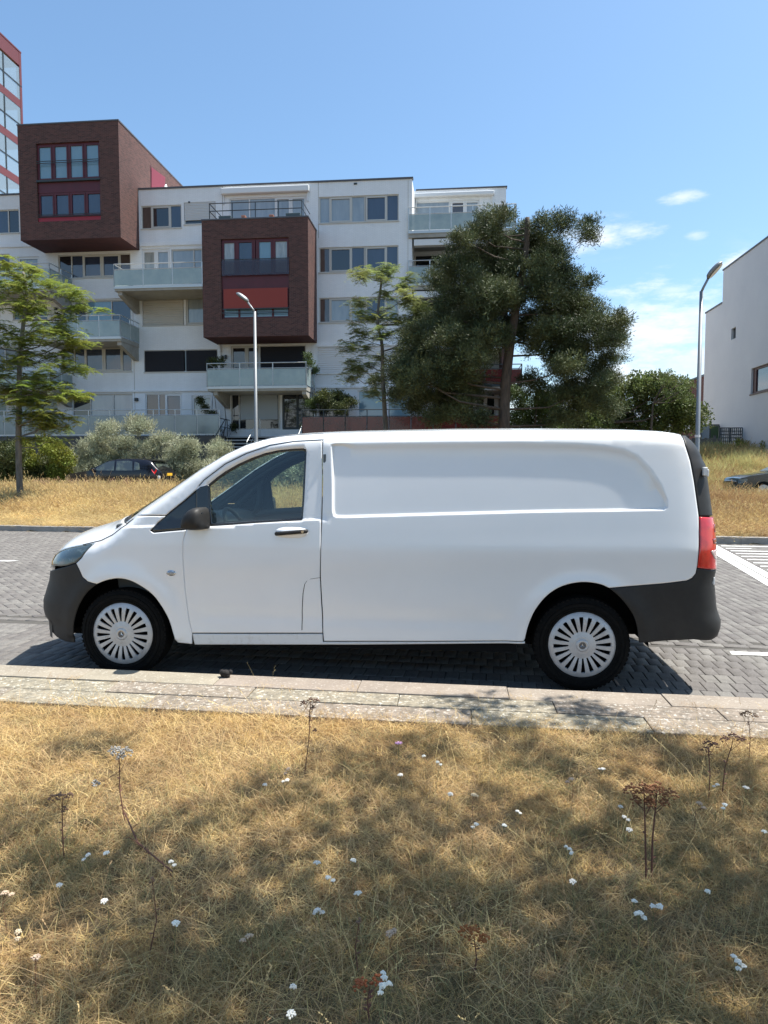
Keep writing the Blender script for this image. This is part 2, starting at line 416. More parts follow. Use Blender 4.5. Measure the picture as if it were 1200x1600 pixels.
# carriageway left of the van: herringbone at 45 degrees
def herring(x, y, hx, hy, a):
    lo = strip_edge(x) + 0.185; hi = far_edge(x) - .10
    if lo < y < hi and x < 0.4 and x > -13.5 and (x > -13.5): paver(x, y, hx, hy, a)
A45 = math.radians(-45)
c4, s4 = math.cos(A45), math.sin(A45)
for p in range(-170, 170):
    for q in range(-90, 90):
        ox, oy = p + 2*q, p - 2*q
        for (bx, by, hx, hy) in ((1.0, .5, bl/2 - jt/2, bw/2 - jt/2), (.5, 2.0, bw/2 - jt/2, bl/2 - jt/2)):
            u = (ox + bx) * bw; v = (oy + by) * bw
            x = -6 + u * c4 - v * s4; y = 11 + u * s4 + v * c4
            if y < 6 or y > 18 or x < -13.5 or x > .5: continue
            herring(x, y, hx, hy, A45)
# carriageway right of the van: bricks in long lines across the road
for i in range(3, 110):
    x = 0.42 + i * bw - .3
    for r in range(0, 52):
        y = strip_edge(x) + 0.115 + bl/2 + r * bl + (0.5 * bl if i % 2 else 0) * (1 if r else 1)
        if y + .1 < far_edge(x) - .09 and x < 9.5: paver(x, y, bw/2 - jt/2, bl/2 - jt/2, 0)
pavers.sort(key=lambda p: (p[0] * .75 + .35)**2 + p[1]**2 if not (-2.9 < p[0] < .7 and p[1] > 5.6) else 900)
def paver_geo(hx, hy, h=0.0, ch=0.004):
    d = 0.03
    V = [(-hx+ch, -hy+ch, h), (hx-ch, -hy+ch, h), (hx-ch, hy-ch, h), (-hx+ch, hy-ch, h),
         (-hx, -hy, h-ch), (hx, -hy, h-ch), (hx, hy, h-ch), (-hx, hy, h-ch),
         (-hx, -hy, -d), (hx, -hy, -d), (hx, hy, -d), (-hx, hy, -d)]
    F = [(0,1,2,3)] + [(i, i+4, (i+1)%4+4, (i+1)%4) for i in range(4)] + [(i+4, i+8, (i+1)%4+8, (i+1)%4+4) for i in range(4)]
    F = [F[0]] + [(a, b, c, d_) for (a, b, c, d_) in F[1:]]
    return V, F
pm = {}
for k, (hx, hy) in enumerate(((bw/2-jt/2, bl/2-jt/2), (bl/2-jt/2, bw/2-jt/2))):
    V, F = paver_geo(hx, hy); me = bpy.data.meshes.new('paver'); me.from_pydata(V, [], F); me.materials.append(M_paver1); pm[k] = me
for (x, y, hx, hy, c, s) in pavers[:300]:
    o = bpy.data.objects.new('paver', pm[0 if hx < hy else 1]); COL.objects.link(o); o.parent = road_o
    o.location = (x, y, rnd.uniform(-.0025, .0)); o.rotation_euler = (rnd.gauss(0, .006), rnd.gauss(0, .006), math.atan2(s, c) + rnd.gauss(0, .006))
rest = pavers[300:]
PV = np.zeros((len(rest), 12, 3), np.float32); PF = []
for i, (x, y, hx, hy, c, s) in enumerate(rest):
    V, F = paver_geo(hx, hy); V = np.array(V); tz = rnd.gauss(0, .006); tx = rnd.gauss(0, .006)
    V[:8, 2] += V[:8, 0] * tz + V[:8, 1] * tx + rnd.uniform(-.003, 0)
    PV[i, :, 0] = x + V[:, 0]*c - V[:, 1]*s; PV[i, :, 1] = y + V[:, 0]*s + V[:, 1]*c; PV[i, :, 2] = V[:, 2]
Fb = np.array(paver_geo(1, 1)[1]); PF = (Fb[None] + (np.arange(len(rest))*12)[:, None, None]).reshape(-1, 4)
me = tri_mesh('paver_field', PV.reshape(-1, 3), PF, M_paver)
at = me.attributes.new('tone', 'FLOAT', 'POINT'); at.data.foreach_set('value', np.repeat(nr.random(len(rest)), 12).astype(np.float32))
tag(link('paver_field', me, None, road_o), kind='stuff')

# painted markings: sheets 4 mm above the pavers
def marking(name, pts, z=0.004):
    m = MB(); m.add([(p[0], p[1], z) for p in pts], [tuple(range(len(pts)))]); m.build(name, M_paint, road_o)
marking('line_marking', [(-12, 11.62), (-7.62, 11.36), (-7.48, 11.47), (-12, 11.74)])
marking('line_marking', [(2.36, 6.27), (4.4, 6.19), (4.4, 6.29), (2.38, 6.37)])
# diagonal double edge line of the hatched area
def lerp2(a, b, t): return (a[0] + (b[0]-a[0])*t, a[1] + (b[1]-a[1])*t)
La, Lb = (4.05, 9.0), (5.05, 15.35)     # lower-left edge of the band
for (o0, o1) in ((0.0, 0.15), (0.18, 0.33)):
    marking('line_marking', [(La[0]+o0, La[1]), (La[0]+o1, La[1]), (Lb[0]+o1, Lb[1]), (Lb[0]+o0, Lb[1])])
for k in range(14):
    y = 15.05 - k * 0.44; t = (y - La[1]) / (Lb[1] - La[1]); xs = La[0] + (Lb[0]-La[0])*t + .38
    ln = (1.25 if k % 2 == 0 else .35) + k * .12
    if k % 2 == 0 and k > 1: ln = 4.0
    marking('hatch_stripe', [(xs + .02, y), (xs + ln, y - .05*ln), (xs + ln + .06, y + .05 - .05*ln), (xs + ln, y + .10 - .05*ln), (xs + .04, y + .10)])

# kerbs
kerb_n = tag(bpy.data.objects.new('kerb', None), kind='structure'); COL.objects.link(kerb_n)
def kstone(x0, x1, f0, f1, zt, m, parent, name='kerb_stone', drop=0.0):
    g = .0018
    pts = [(x0+g, f0(x0)), (x1-g, f0(x1)), (x1-g, f1(x1)), (x0+g, f1(x0))]
    mb = MB(); mb.prism(pts, 'z', -0.15, zt)
    o = mb.build(name, m, parent); bevel(o, .005, 2)
    o.rotation_euler = (rnd.gauss(0, .0004), rnd.gauss(0, .0003), 0); o.location = (0, 0, rnd.gauss(0, .0012) - drop)
    return o
def between(f, d): return lambda x: f(x) + d
w3 = lambda k: (lambda x: near_edge(x) + (grass_edge(x) - near_edge(x)) * k)
rows = [(0.0, 0.345, 1.0, 0.35, 0.118, M_kerb), (0.36, 0.665, .98, .62, 0.115, M_kerb2), (0.68, 1.03, 1.02, .1, 0.1145, M_kerb2)]
for (a, b, ln, off, zt, m) in rows:
    for i in range(-7, 6):
        kstone(i*ln + off, (i+1)*ln + off, w3(b), w3(a), zt, m, kerb_n)
kerb_f = tag(bpy.data.objects.new('far_kerb', None), kind='structure'); COL.objects.link(kerb_f)
for i in range(-18, 14):
    kstone(i*1.0, i*1.0+1.0, far_edge, between(far_edge, .22), 0.13, M_kerbfar, kerb_f)
# parking road behind the verge
pr = MB(); P = []
for x in np.arange(-44, 30.1, 2.0): P.append((x, far_edge(x) + 11.1)); 
V = [(x, y + dy, gz(x, y + dy) + .03) for (x, y) in P for dy in np.linspace(0, 5.2, 5)]
F = [(i*5+j, i*5+j+1, (i+1)*5+j+1, (i+1)*5+j) for i in range(len(P)-1) for j in range(4)]
tag(link('parking_road', tri_mesh('parking_road', V, F, M_asph)), kind='structure')
# ------------------------------------------------------------------ the van
M_white = mat('van_white_paint', (0.79, 0.805, 0.82), 0.26, spec=0.5, coat=0.8, noise=(2.5, (0.77, 0.785, 0.80), .4, .7), bump=(1.6, 0.05, 0.01))
M_inner = mat('van_inner_lining', (0.035, 0.04, 0.045), 0.8)
M_black = mat('unpainted_bumper_plastic', (0.017, 0.017, 0.0175), 0.55, spec=0.35, noise=(8, (0.026, 0.025, 0.024), .4, .7), bump=(400, 0.25, 0.001))
M_gloss = mat('black_gloss', (0.012, 0.013, 0.015), 0.15, spec=0.5, coat=0.5)
M_rubber = mat('tyre_rubber', (0.006, 0.006, 0.006), 0.9, spec=0.12, noise=(30, (0.011, 0.0105, 0.010), .4, .7))
M_cap = mat('silver_plastic', (0.50, 0.51, 0.52), 0.38, metal=0.3, spec=0.5, noise=(12, (0.42, 0.42, 0.43), .4, .7), noise2=(28, (0.30, 0.28, 0.26), .58, .8))
M_dark = mat('dark_void', (0.008, 0.008, 0.008), 0.9, spec=0.1)
M_chrome = mat('chrome', (0.6, 0.6, 0.6), 0.15, metal=1.0)
M_dash = mat('dashboard_plastic', (0.045, 0.055, 0.062), 0.65)
M_trim = mat('door_card_plastic', (0.09, 0.11, 0.125), 0.7)
M_seat = mat('seat_cloth', (0.03, 0.033, 0.038), 0.9, bump=(200, .4, .002))
M_red = mat('tail_light_red', (0.60, 0.012, 0.012), 0.12, spec=0.6, coat=0.8, noise=(14, (0.40, 0.006, 0.006), .4, .65))
M_redd = mat('tail_light_dark_red', (0.22, 0.012, 0.014), 0.15, coat=.8)
M_clear = mat('tail_light_clear', (0.55, 0.42, 0.40), 0.15, coat=.8)
M_glassv = glass_mat('van_side_glass', (0.70, 0.80, 0.77), 0.03)
M_lens = mat('headlight_lens', (0.045, 0.065, 0.07), 0.06, spec=0.6, coat=.6, noise=(14, (0.14, 0.19, 0.20), .55, .66))
M_grime = mat('grimy_sill_paint', (0.68, 0.69, 0.69), 0.4, noise=(20, (0.54, 0.53, 0.50), .52, .75))
van = thing('delivery_van', 'long white delivery van with dark plastic bumpers parked along the near kerb', 'van', (-0.8, 6.03, 0))
YC = 6.03; VB = 0.955
EX = [-3.50,-3.36,-3.24,-3.08,-2.935,-2.827,-2.696,-2.60,-2.50,-2.392,-2.166,-1.952,-1.742,-1.575,-1.412,-1.27,-1.125,-0.9,-.723,.031,.6,1.123,1.40,1.547,1.62,1.68,1.76,2.0]
EZ = [0.76,.84,.905,.958,.993,1.015,1.045,1.09,1.165,1.252,1.407,1.561,1.690,1.768,1.815,1.835,1.845,1.853,1.859,1.872,1.872,1.865,1.856,1.845,1.832,1.81,1.78,1.72]
def ze(x): return np.interp(x, EX, EZ)
# centre line of bonnet, windscreen and roof
CX = [-3.50,-3.42,-3.38,-3.34,-3.27,-3.17,-3.04,-2.9,-2.76,-2.6,-2.4,-2.17,-1.95,-1.75,-1.55,-1.35,-1.15,-.9,-.5,.0,.6,1.2,1.5,1.62,1.68,1.8]
CZ = [.78,.845,.90,.955,1.01,1.065,1.11,1.15,1.195,1.29,1.41,1.55,1.68,1.775,1.835,1.872,1.89,1.90,1.908,1.915,1.915,1.905,1.89,1.87,1.845,1.80]
def zc(x): return np.interp(x, CX, CZ)
XFZ = [0.05,.16,.20,.25,.37,.41,.46,.54,.585,.65,.70,.78,.85,.90,.95,1.0,1.4,2.0]
XF = [-3.28,-3.36,-3.41,-3.39,-3.39,-3.425,-3.435,-3.43,-3.41,-3.385,-3.365,-3.35,-3.34,-3.32,-3.30,-3.27,-2.95,-2.6]
XRZ = [0.2,.36,.40,.45,.50,.59,.79,.88,1.19,1.27,1.46,1.62,1.66,1.74,1.80,1.86,2.0]
XR = [1.80,1.86,1.925,1.945,1.945,1.91,1.885,1.895,1.885,1.86,1.825,1.795,1.77,1.735,1.70,1.64,1.6]
def xf(z): return np.interp(z, XFZ, XF)
def xr(z): return np.interp(z, XRZ, XR) + np.interp(z, [1.2, 1.7], [-.010, .022])
def smooth(a, b, x):
    t = np.clip((x - a) / (b - a), 0, 1); return t*t*(3 - 2*t)
def belt(x): return np.interp(x, [-2.9, -2.3, -1.9, -.97, 1.45, 1.7], [1.13, 1.155, 1.175, 1.218, 1.303, 1.31])
RECESS = [(-0.921,1.774),(-0.905,1.464),(-0.901,1.288),(-0.891,1.248),(-0.865,1.237),(-0.799,1.236),(-0.148,1.259),(0.576,1.283),(1.28,1.298),(1.444,1.302),(1.47,1.32),(1.467,1.382),(1.435,1.484),(1.372,1.591),(1.279,1.695),(1.179,1.742),(1.047,1.765),(0.848,1.78),(0.443,1.79),(-0.527,1.787),(-0.888,1.781)]
def sdist(poly, x, z):
    """signed distance to a polygon, positive inside (arrays)"""
    x = np.asarray(x, float); z = np.asarray(z, float); d = np.full(x.shape, 1e9); ins = np.zeros(x.shape, bool)
    n = len(poly)
    for i in range(n):
        x0, z0 = poly[i]; x1, z1 = poly[(i+1) % n]
        dx, dz = x1-x0, z1-z0; t = np.clip(((x-x0)*dx + (z-z0)*dz) / (dx*dx+dz*dz+1e-12), 0, 1)
        d = np.minimum(d, np.hypot(x-x0-t*dx, z-z0-t*dz))
        c = ((z0 > z) != (z1 > z)) & (x < (x1-x0)*(z-z0)/((z1-z0) or 1e-12) + x0); ins ^= c
    return np.where(ins, d, -d)
def W(x, z, detail=True):
    """half width of the body at x, z"""
    x = np.asarray(x, float); z = np.asarray(z, float)
    t = 0.03*np.clip((0.85-z)/.6, 0, 1)**2 + np.where(z > 1.0, 0.16*np.clip(z-1.02, 0, 1)**1.25, 0)
    # shoulder line just under the belt, hollow below it
    t = t - 0.006*np.exp(-((z - belt(x) + .30)/.10)**2)
    r = np.interp(x, [-3.5, -2.9, -2.5, -1.6, -1.2, 1.7], [.10, .10, .08, .06, .09, .09])
    q = np.clip((z - (ze(x) - r)) / r, 0, 1)
    t = t + r*1.15*(1 - np.sqrt(np.clip(1 - (q*.93)**2, 0.0, 1)))
    b = VB - t
    if detail:
        up = smooth(0, .016, z - belt(x)) * (1 - smooth(1.42, 1.47, x)) * smooth(-2.75, -2.55, x) * (1 - smooth(.30, .42, z - belt(x)) * smooth(-1.0, -.9, x)*.0)
        fade = np.where(x > -.93, 0, 1.0)
        b = b - .014*up*fade*(1 - smooth(.25, .6, z - belt(x)))
        sd = sdist(RECESS, x, z)
        wid = .018 + .06*smooth(.05, .25, z - belt(x))*smooth(-.85, -.7, x)
        b = b - np.where(x > -1.0, 0.019*np.where(sd > 0, smooth(0, 1, sd/wid), 0), 0)
        # wheel arch flares
        for hx in (-2.52, .90):
            rr = np.hypot(x - hx, z - .34); b = b + .020*np.exp(-((rr - .44)/.07)**2) * (z > .3)
        b = b - .010*np.exp(-((z - .50)/.05)**2) * smooth(-1.95, -1.85, x) * (1 - smooth(.3, .45, x))  # crease above the sill
    a_f = -2.35 - xf(z); qf = np.clip((-2.35 - x)/a_f, 0, 0.9999)
    a_r = xr(z) - 1.2; qr = np.clip((x - 1.2)/a_r, 0, 0.9999)
    return b * (1 - qf**3.2)**(1/3.2) * (1 - qr**6.5)**(1/6.5)
def dens(poly, step, closed=True):
    out = []; n = len(poly)
    for i in range(n if closed else n-1):
        a, b = poly[i], poly[(i+1) % n]; L = math.hypot(b[0]-a[0], b[1]-a[1]); k = max(1, int(math.ceil(L/step)))
        for j in range(k): out.append((a[0]+(b[0]-a[0])*j/k, a[1]+(b[1]-a[1])*j/k))
    return out
def rounded(poly, k=2):   # Chaikin, keeps shape while softening corners
    for _ in range(k):
        o = []
        for i in range(len(poly)):
            a, b = poly[i], poly[(i+1) % len(poly)]
            o += [(a[0]*.8+b[0]*.2, a[1]*.8+b[1]*.2), (a[0]*.2+b[0]*.8, a[1]*.2+b[1]*.8)]
        poly = o
    return poly
def catmull(pts, n=6):
    out = []; P = [pts[0]] + list(pts) + [pts[-1]]
    for i in range(1, len(P)-2):
        p0, p1, p2, p3 = [np.array(P[j], float) for j in (i-1, i, i+1, i+2)]
        for k in range(n):
            t = k/n; out.append(tuple(.5*((2*p1)+(-p0+p2)*t+(2*p0-5*p1+4*p2-p3)*t*t+(-p0+3*p1-3*p2+p3)*t**3)))
    out.append(tuple(pts[-1])); return out
def inset(poly, d):
    n = len(poly); A = sum(poly[i][0]*poly[(i+1)%n][1]-poly[(i+1)%n][0]*poly[i][1] for i in range(n)); sg = 1 if A > 0 else -1
    out = []
    for i in range(n):
        p0, p1, p2 = poly[i-1], poly[i], poly[(i+1)%n]
        def nrm(a, b):
            dx, dz = b[0]-a[0], b[1]-a[1]; L = math.hypot(dx, dz) or 1e-9; return (-dz/L*sg, dx/L*sg)
        a, b = nrm(p0, p1), nrm(p1, p2); mx, mz = a[0]+b[0], a[1]+b[1]; L2 = mx*mx+mz*mz
        k = 2/max(L2, .8); out.append((p1[0]+mx*k*d/1.0*.5*1.0, p1[1]+mz*k*d*.5))
    return out
def panel_mesh(poly, step=.04, holes=(), extra=(), off=0.0, bstep=.02, gap=.0025, Wf=None, edge=True, clear=None):
    """cut-out of the body side: outline in side view, laid on the curved flank"""
    Wf = Wf or W
    poly = dens(inset(dens(poly, bstep*1.0), gap) if gap else poly, bstep*1.5)
    loops = [poly] + [dens(h, bstep) for h in holes]
    pts, edges = [], []
    for lp in loops:
        s0 = len(pts); pts += lp; edges += [(s0+i, s0+(i+1) % len(lp)) for i in range(len(lp))]
    P = np.array(poly); x0, z0 = P.min(0); x1, z1 = P.max(0)
    gx, gz_ = np.meshgrid(np.arange(x0, x1, step), np.arange(z0, z1, step*.87)); gx[1::2] += step/2
    G = np.stack([gx.ravel(), gz_.ravel()], 1)
    near = []
    if clear is not None: q = sdist(clear, G[:, 0], G[:, 1]); G = G[(q < -.03) | (q > .11)]
    if edge:
        for dd in (.008, .018, .030): near += inset(poly, dd)
        near = [q for q, k in zip(near, sdist(poly, [q[0] for q in near], [q[1] for q in near]) > .005) if k]
        G = G[sdist(poly, G[:, 0], G[:, 1]) > .042]
    extra = list(extra) + near
    if len(extra): G = np.concatenate([G, np.array(extra)])
    sd = sdist(poly, G[:, 0], G[:, 1]); ok = sd > step*.3
    if len(extra): ok[-len(extra):] = sd[-len(extra):] > .004
    for h in loops[1:]: ok &= sdist(h, G[:, 0], G[:, 1]) < -step*.3
    G = G[ok]
    if len(extra) and len(G) > len(extra):
        pass
    pts += [tuple(g) for g in G]
    r = geometry.delaunay_2d_cdt([Vector(p) for p in pts], edges, [], 1, 1e-5)
    V2 = np.array([(v.x, v.y) for v in r[0]]); F = [tuple(f) for f in r[2]]
    cen = np.array([V2[list(f)].mean(0) for f in F]); keep = sdist(loops[0], cen[:, 0], cen[:, 1]) > 0
    for h in loops[1:]: keep &= sdist(h, cen[:, 0], cen[:, 1]) < 0
    F = [f for f, k in zip(F, keep) if k]
    w = Wf(V2[:, 0], V2[:, 1]) + off
    return V2, w, F
def flank(name, poly, m, parent, sides=(-1, 1), thick=.012, names=None, **kw):
    V2, w, F = panel_mesh(poly, **kw); out = []
    for s in sides:
        me = bpy.data.meshes.new(name)
        V = [(float(a), YC + s*float(c), float(b)) for (a, b), c in zip(V2, w)]
        me.from_pydata(V, [], F); bm = bmesh.new(); bm.from_mesh(me)
        bmesh.ops.delete(bm, geom=[v for v in bm.verts if not v.link_faces], context='VERTS')
        tot = 0.0
        for f in bm.faces: tot += f.normal.y * f.calc_area()
        if tot * s < 0: bmesh.ops.reverse_faces(bm, faces=bm.faces)
        bm.to_mesh(me); bm.free()
        ms = m if isinstance(m, (list, tuple)) else [m]
        o = link(name, me, ms, parent[0 if s < 0 else 1] if isinstance(parent, (list, tuple)) else parent, smooth=True)
        if thick: solid(o, thick, -1, 1 if len(ms) > 1 else None)
        out.append(o)
    return out
PAINT = [M_white, M_inner]

# outlines in side view (x along the van, z up), surveyed from the photograph
def pol(*parts):
    out = []
    for p in parts: out += [tuple(q) for q in p]
    return out
DOOR_F = [(-1.995,1.139),(-2.018,1.047),(-2.019,0.949),(-2.014,0.829),(-2.009,0.708),(-1.998,0.587),(-1.986,0.465),(-1.966,0.361)]
DOOR_T = [(-0.987,1.806),(-1.198,1.796),(-1.377,1.768),(-1.556,1.707),(-1.716,1.629),(-1.877,1.509),(-1.934,1.443)]
door = pol(DOOR_F, [(-1.475,0.373),(-0.973,0.385),(-0.976,0.565),(-0.986,0.803),(-0.979,1.046),(-0.98,1.25),(-0.98,1.511)], DOOR_T, [(-1.926,1.272),(-1.967,1.187)])
win_hole = [(-1.85,1.471),(-1.779,1.531),(-1.714,1.576),(-1.621,1.629),(-1.514,1.676),(-1.42,1.709),(-1.314,1.733),(-1.193,1.744),(-1.126,1.746),(-1.106,1.737),(-1.101,1.718),(-1.106,1.558),(-1.11,1.37),(-1.118,1.226),(-1.125,1.214),(-1.273,1.206),(-1.465,1.193),(-1.659,1.177),(-1.805,1.167),(-1.817,1.169),(-1.833,1.273)]
near_doors = [thing('front_door', None, None, (-2.0, YC - s*0 + s*.95, .4)) for s in (-1, 1)]
for d in near_doors: d.parent = van; d.matrix_parent_inverse = Matrix.Translation(-van.location)
def crease_pts(x0, x1, rows=(-.012, -.004, .0, .004, .008, .012, .016, .022), st=.02):
    return [(x, float(belt(x)) + d) for x in np.arange(x0, x1, st) for d in rows]
flank('door_panel', door, PAINT, near_doors, holes=[win_hole], extra=crease_pts(-2.1, -.95), step=.03)
# window surround and glass
seal_out = inset(win_hole, -.001); seal_in = inset(dens(win_hole, .02), .030)
flank('window_seal', inset(dens(win_hole, .02), -.0), M_gloss, near_doors, holes=[seal_in], off=-.004, thick=.02, step=.03, gap=0, Wf=lambda x, z: W(x, z, False) - .012)
flank('window_glass', inset(dens(win_hole, .02), .020), M_glassv, near_doors, off=-.018, thick=0, step=.05, gap=0, Wf=lambda x, z: W(x, z, False) - .012)
# quarter window in front of the door
quarter = [(-2.265,1.137),(-2.225,1.189),(-2.128,1.271),(-2.032,1.345),(-1.937,1.424),(-1.931,1.343),(-1.929,1.272),(-1.967,1.187),(-1.996,1.146),(-2.139,1.135),(-2.247,1.124)]
flank('quarter_window', quarter, M_gloss, van, off=-.004, step=.03)
flank('window_divider', [(-1.933,1.436),(-1.904,1.457),(-1.843,1.474),(-1.832,1.32),(-1.814,1.162),(-1.902,1.152),(-1.964,1.144),(-1.965,1.187),(-1.926,1.272)], M_gloss, near_doors, off=.002, thick=.004, step=.03, gap=0)
# front wing
FW_ARCH = [(-2.692,0.725),(-2.613,0.756),(-2.52,0.773),(-2.43,0.76),(-2.342,0.717),(-2.254,0.653),(-2.19,0.566),(-2.138,0.467),(-2.11,0.368),(-2.091,0.295)]
wing = pol([(-2.83,0.915),(-2.879,0.874),(-2.849,0.827),(-2.819,0.772),(-2.77,0.742)], catmull(FW_ARCH, 3), [(-2.082,0.284),(-1.972,0.274)], [p for p in DOOR_F[::-1]],
           [(-2.138,1.126),(-2.247,1.115),(-2.275,1.132),(-2.225,1.189),(-2.164,1.239),(-2.261,1.24)], [(float(x), float(ze(x)) - .001) for x in np.linspace(-2.41, -2.84, 18)], [(-2.743,1.025),(-2.781,0.981)])
flank('front_wing', wing, PAINT, van, step=.035, extra=crease_pts(-2.6, -2.2))
# screen pillar and roof rail: from the foot of the windscreen to the rear, above door and side panel
def edge_line(x0, x1, n=26): return [(float(x), float(ze(x))) for x in np.linspace(x0, x1, n)]
rail = pol([(-2.262,1.245),(-2.165,1.244),(-2.129,1.276),(-2.033,1.351),(-1.934,1.438)], DOOR_T[::-1], [(-.955, 1.838)] , [(-.955, float(ze(-.955)))], edge_line(-.97, -2.405, 60))
flank('roof_rail', rail, PAINT, van, step=.03, gap=.0015)
# long side panel
RA = [(0.496,0.383),(0.518,0.483),(0.564,0.596),(0.646,0.703),(0.751,0.771),(0.88,0.8),(0.998,0.79),(1.069,0.762)]
side = pol([(-0.984,1.805),(-0.975,1.511),(-0.974,1.25),(-0.98,0.803),(-0.97,0.566),(-0.968,0.386),(-0.964,0.322)], [(-0.237,0.341),(0.487,0.364)], catmull(RA, 4),
           [(1.253,0.778),(1.456,0.799),(1.598,0.819),(1.633,0.837),(1.657,0.868),(1.667,0.922),(1.676,1.065),(1.68,1.161),(1.679,1.268),(1.668,1.365),(1.651,1.512),(1.63,1.649),(1.6,1.759),(1.595,1.83)],
           edge_line(1.56, -.95, 60))
rec_extra = []
rp = dens(RECESS, .02)
for dd in (-.012, .0, .005, .010, .015, .021, .032, .046, .06, .076, .092): rec_extra += inset(rp, dd)
flank('side_panel', side, PAINT, van, step=.035, extra=rec_extra, gap=.002, clear=RECESS)
# sill
sill = [(-1.966,0.354),(-1.475,0.365),(-0.974,0.378),(-0.972,0.315),(-0.237,0.335),(0.497,0.359),(0.497,0.345),(-0.707,0.302),(-1.953,0.27),(-1.961,0.307)]
flank('sill', sill, [M_grime, M_inner], van, step=.05, off=-.004, gap=.001)
# bumpers
fb = pol([(-2.879,0.869),(-2.83,0.918)][:0], [(-2.883,0.874),(-2.85,0.824),(-2.819,0.769),(-2.77,0.739),(-2.699,0.721)], catmull([(-2.7,0.719),(-2.774,0.662),(-2.84,0.581),(-2.891,0.478),(-2.925,0.36),(-2.935,0.249)], 3))
zz = [.29,.37,.41,.46,.54,.585,.65,.70,.745]
fb = fb + [(-2.973,0.248),(-3.019,0.249),(-3.061,0.256),(-3.122,0.269),(-3.179,0.292)] + [(float(xf(z)) + .010 + (.06 if z < .2 else 0), z) for z in zz] + [(-2.968,0.846)]
flank('front_bumper', fb, M_black, van, step=.03, gap=.001)
rb = pol([(1.074,0.759)], [(1.253,0.775),(1.456,0.797),(1.598,0.816),(1.637,0.835),(1.661,0.868),(1.668,0.906)], [(float(xr(z)) - .010, z) for z in (.87,.79,.68,.59,.50,.45,.405)], [(1.85, .375)], [(1.661,0.401),(1.47,0.389),(1.286,0.373)], catmull([(1.279,0.417),(1.263,0.504),(1.223,0.597),(1.15,0.69),(1.074,0.758)], 3))
flank('rear_bumper', rb, M_black, van, step=.03, gap=.001)
# lights
hl = pol([(-3.098,0.838),(-3.032,0.841),(-2.968,0.852),(-2.883,0.879),(-2.833,0.92),(-2.786,0.983),(-2.75,1.025),(-2.871,1.002),(-2.996,0.979),(-3.062,0.959)], [(float(xf(z)) + .01, z) for z in (.86, .80, .775)])
flank('headlight', hl, M_lens, van, step=.02, gap=.002, off=.003)
tl = pol([(1.686,1.26),(1.683,1.064),(1.671,0.922),(1.67,0.909)], [(float(xr(z)) - .012, z) for z in (.875, .98, 1.08, 1.17, 1.21, 1.25)])
tls = flank('tail_light', tl, M_red, van, step=.02, gap=.002, off=.004)
def lens_patch(name, poly, m):
    flank(name, poly, m, [tls[0], tls[1]], step=.02, gap=0, off=.006, thick=.004)
def tx(z, k): return float(xr(z)) - .014 - k
lens_patch('lens', [(tx(1.21,.055),1.205),(tx(1.155,.055),1.15),(tx(1.15,.005),1.145),(tx(1.2,.005),1.2)], M_redd)
lens_patch('lens', [(tx(1.03,.10),1.022),(tx(.97,.06),.965),(tx(.945,.004),.945),(tx(1.03,.004),1.03)], M_clear)
lens_patch('lens', [(tx(1.10,.08),1.105),(tx(1.07,.07),1.07),(tx(1.07,.02),1.07),(tx(1.10,.02),1.105)], M_redd)
pillar = pol([(1.602,1.831),(1.604,1.759),(1.635,1.649),(1.656,1.512),(1.673,1.365),(1.685,1.265)], [(float(xr(z)) - .012, z) for z in (1.262,1.38,1.46,1.55,1.62,1.66,1.74,1.80,1.835)])
flank('rear_pillar', pillar, M_black, van, step=.03, gap=.001)

# top: bonnet, windscreen, roof (grids between the two shoulder lines)
def T(x, v):    # v in -1..1 across
    e, c = ze(x), zc(x); ye = W(x, e - .001)
    return (float(x), float(YC + v*ye), float(e + (max(c, e) - e)*(1 - abs(v)**2.6)))
def top(name, fx0, fx1, m, n=26, nv=28, parent=van, thick=.012, off=0, v0=-1, v1=1):
    mb = MB(); V = []
    for i in range(n+1):
        for j in range(nv+1):
            v = v0 + (v1-v0)*j/nv; v = math.copysign(1 - (1-abs(v))**1.25, v); x = fx0(v) + (fx1(v) - fx0(v))*i/n
            p = T(x, v); V.append((p[0], p[1], p[2] + off))
    mb.add(V, [(i*(nv+1)+j, (i+1)*(nv+1)+j, (i+1)*(nv+1)+j+1, i*(nv+1)+j+1) for i in range(n) for j in range(nv)])
    o = mb.build(name, m, parent, smooth=True, fix=False)
    me = o.data
    if sum(p.normal.z for p in me.polygons) < 0: me.flip_normals()
    solid(o, thick, -1, 1 if isinstance(m, list) else None)
    return o
screen0 = lambda v: -2.74 + .27*abs(v)**2.2
screen1 = lambda v: -1.50 + .06*abs(v)**2
hood_o = top('bonnet', lambda v: -3.41 + .11*abs(v)**3, lambda v: screen0(v) - .02, PAINT, 24)
top('cowl', lambda v: screen0(v) - .018, lambda v: screen0(v) + .035, M_black, 2, off=-.006)
top('windscreen', lambda v: screen0(v) + .03, lambda v: screen1(v), M_glassv, 24, thick=.0, off=-.008, v0=-.86, v1=.86)
for (a_, b_) in ((-1, -.85), (.85, 1)): top('screen_pillar', lambda v: screen0(v) - .01, lambda v: screen1(v), PAINT, 30, 6, v0=a_, v1=b_)
top('roof', lambda v: screen1(v), lambda v: 1.60 + .05*(1-abs(v)), PAINT, 60)
for s in (-1, 1):
    mb = MB(); mb.tube([(float(x), YC + s*(float(W(x, ze(x) - .001)) + .001), float(ze(x)) + .001) for x in np.linspace(-2.86, -2.44, 24)], .0032, 6); mb.build('bonnet_seam', M_dark, van)
    mb = MB(); mb.tube([(float(x), YC + s*(float(W(x, z)) + .0005), float(z)) for (x, z) in dens(DOOR_T, .04, False)], .0026, 6); mb.build('door_seam', M_dark, van)
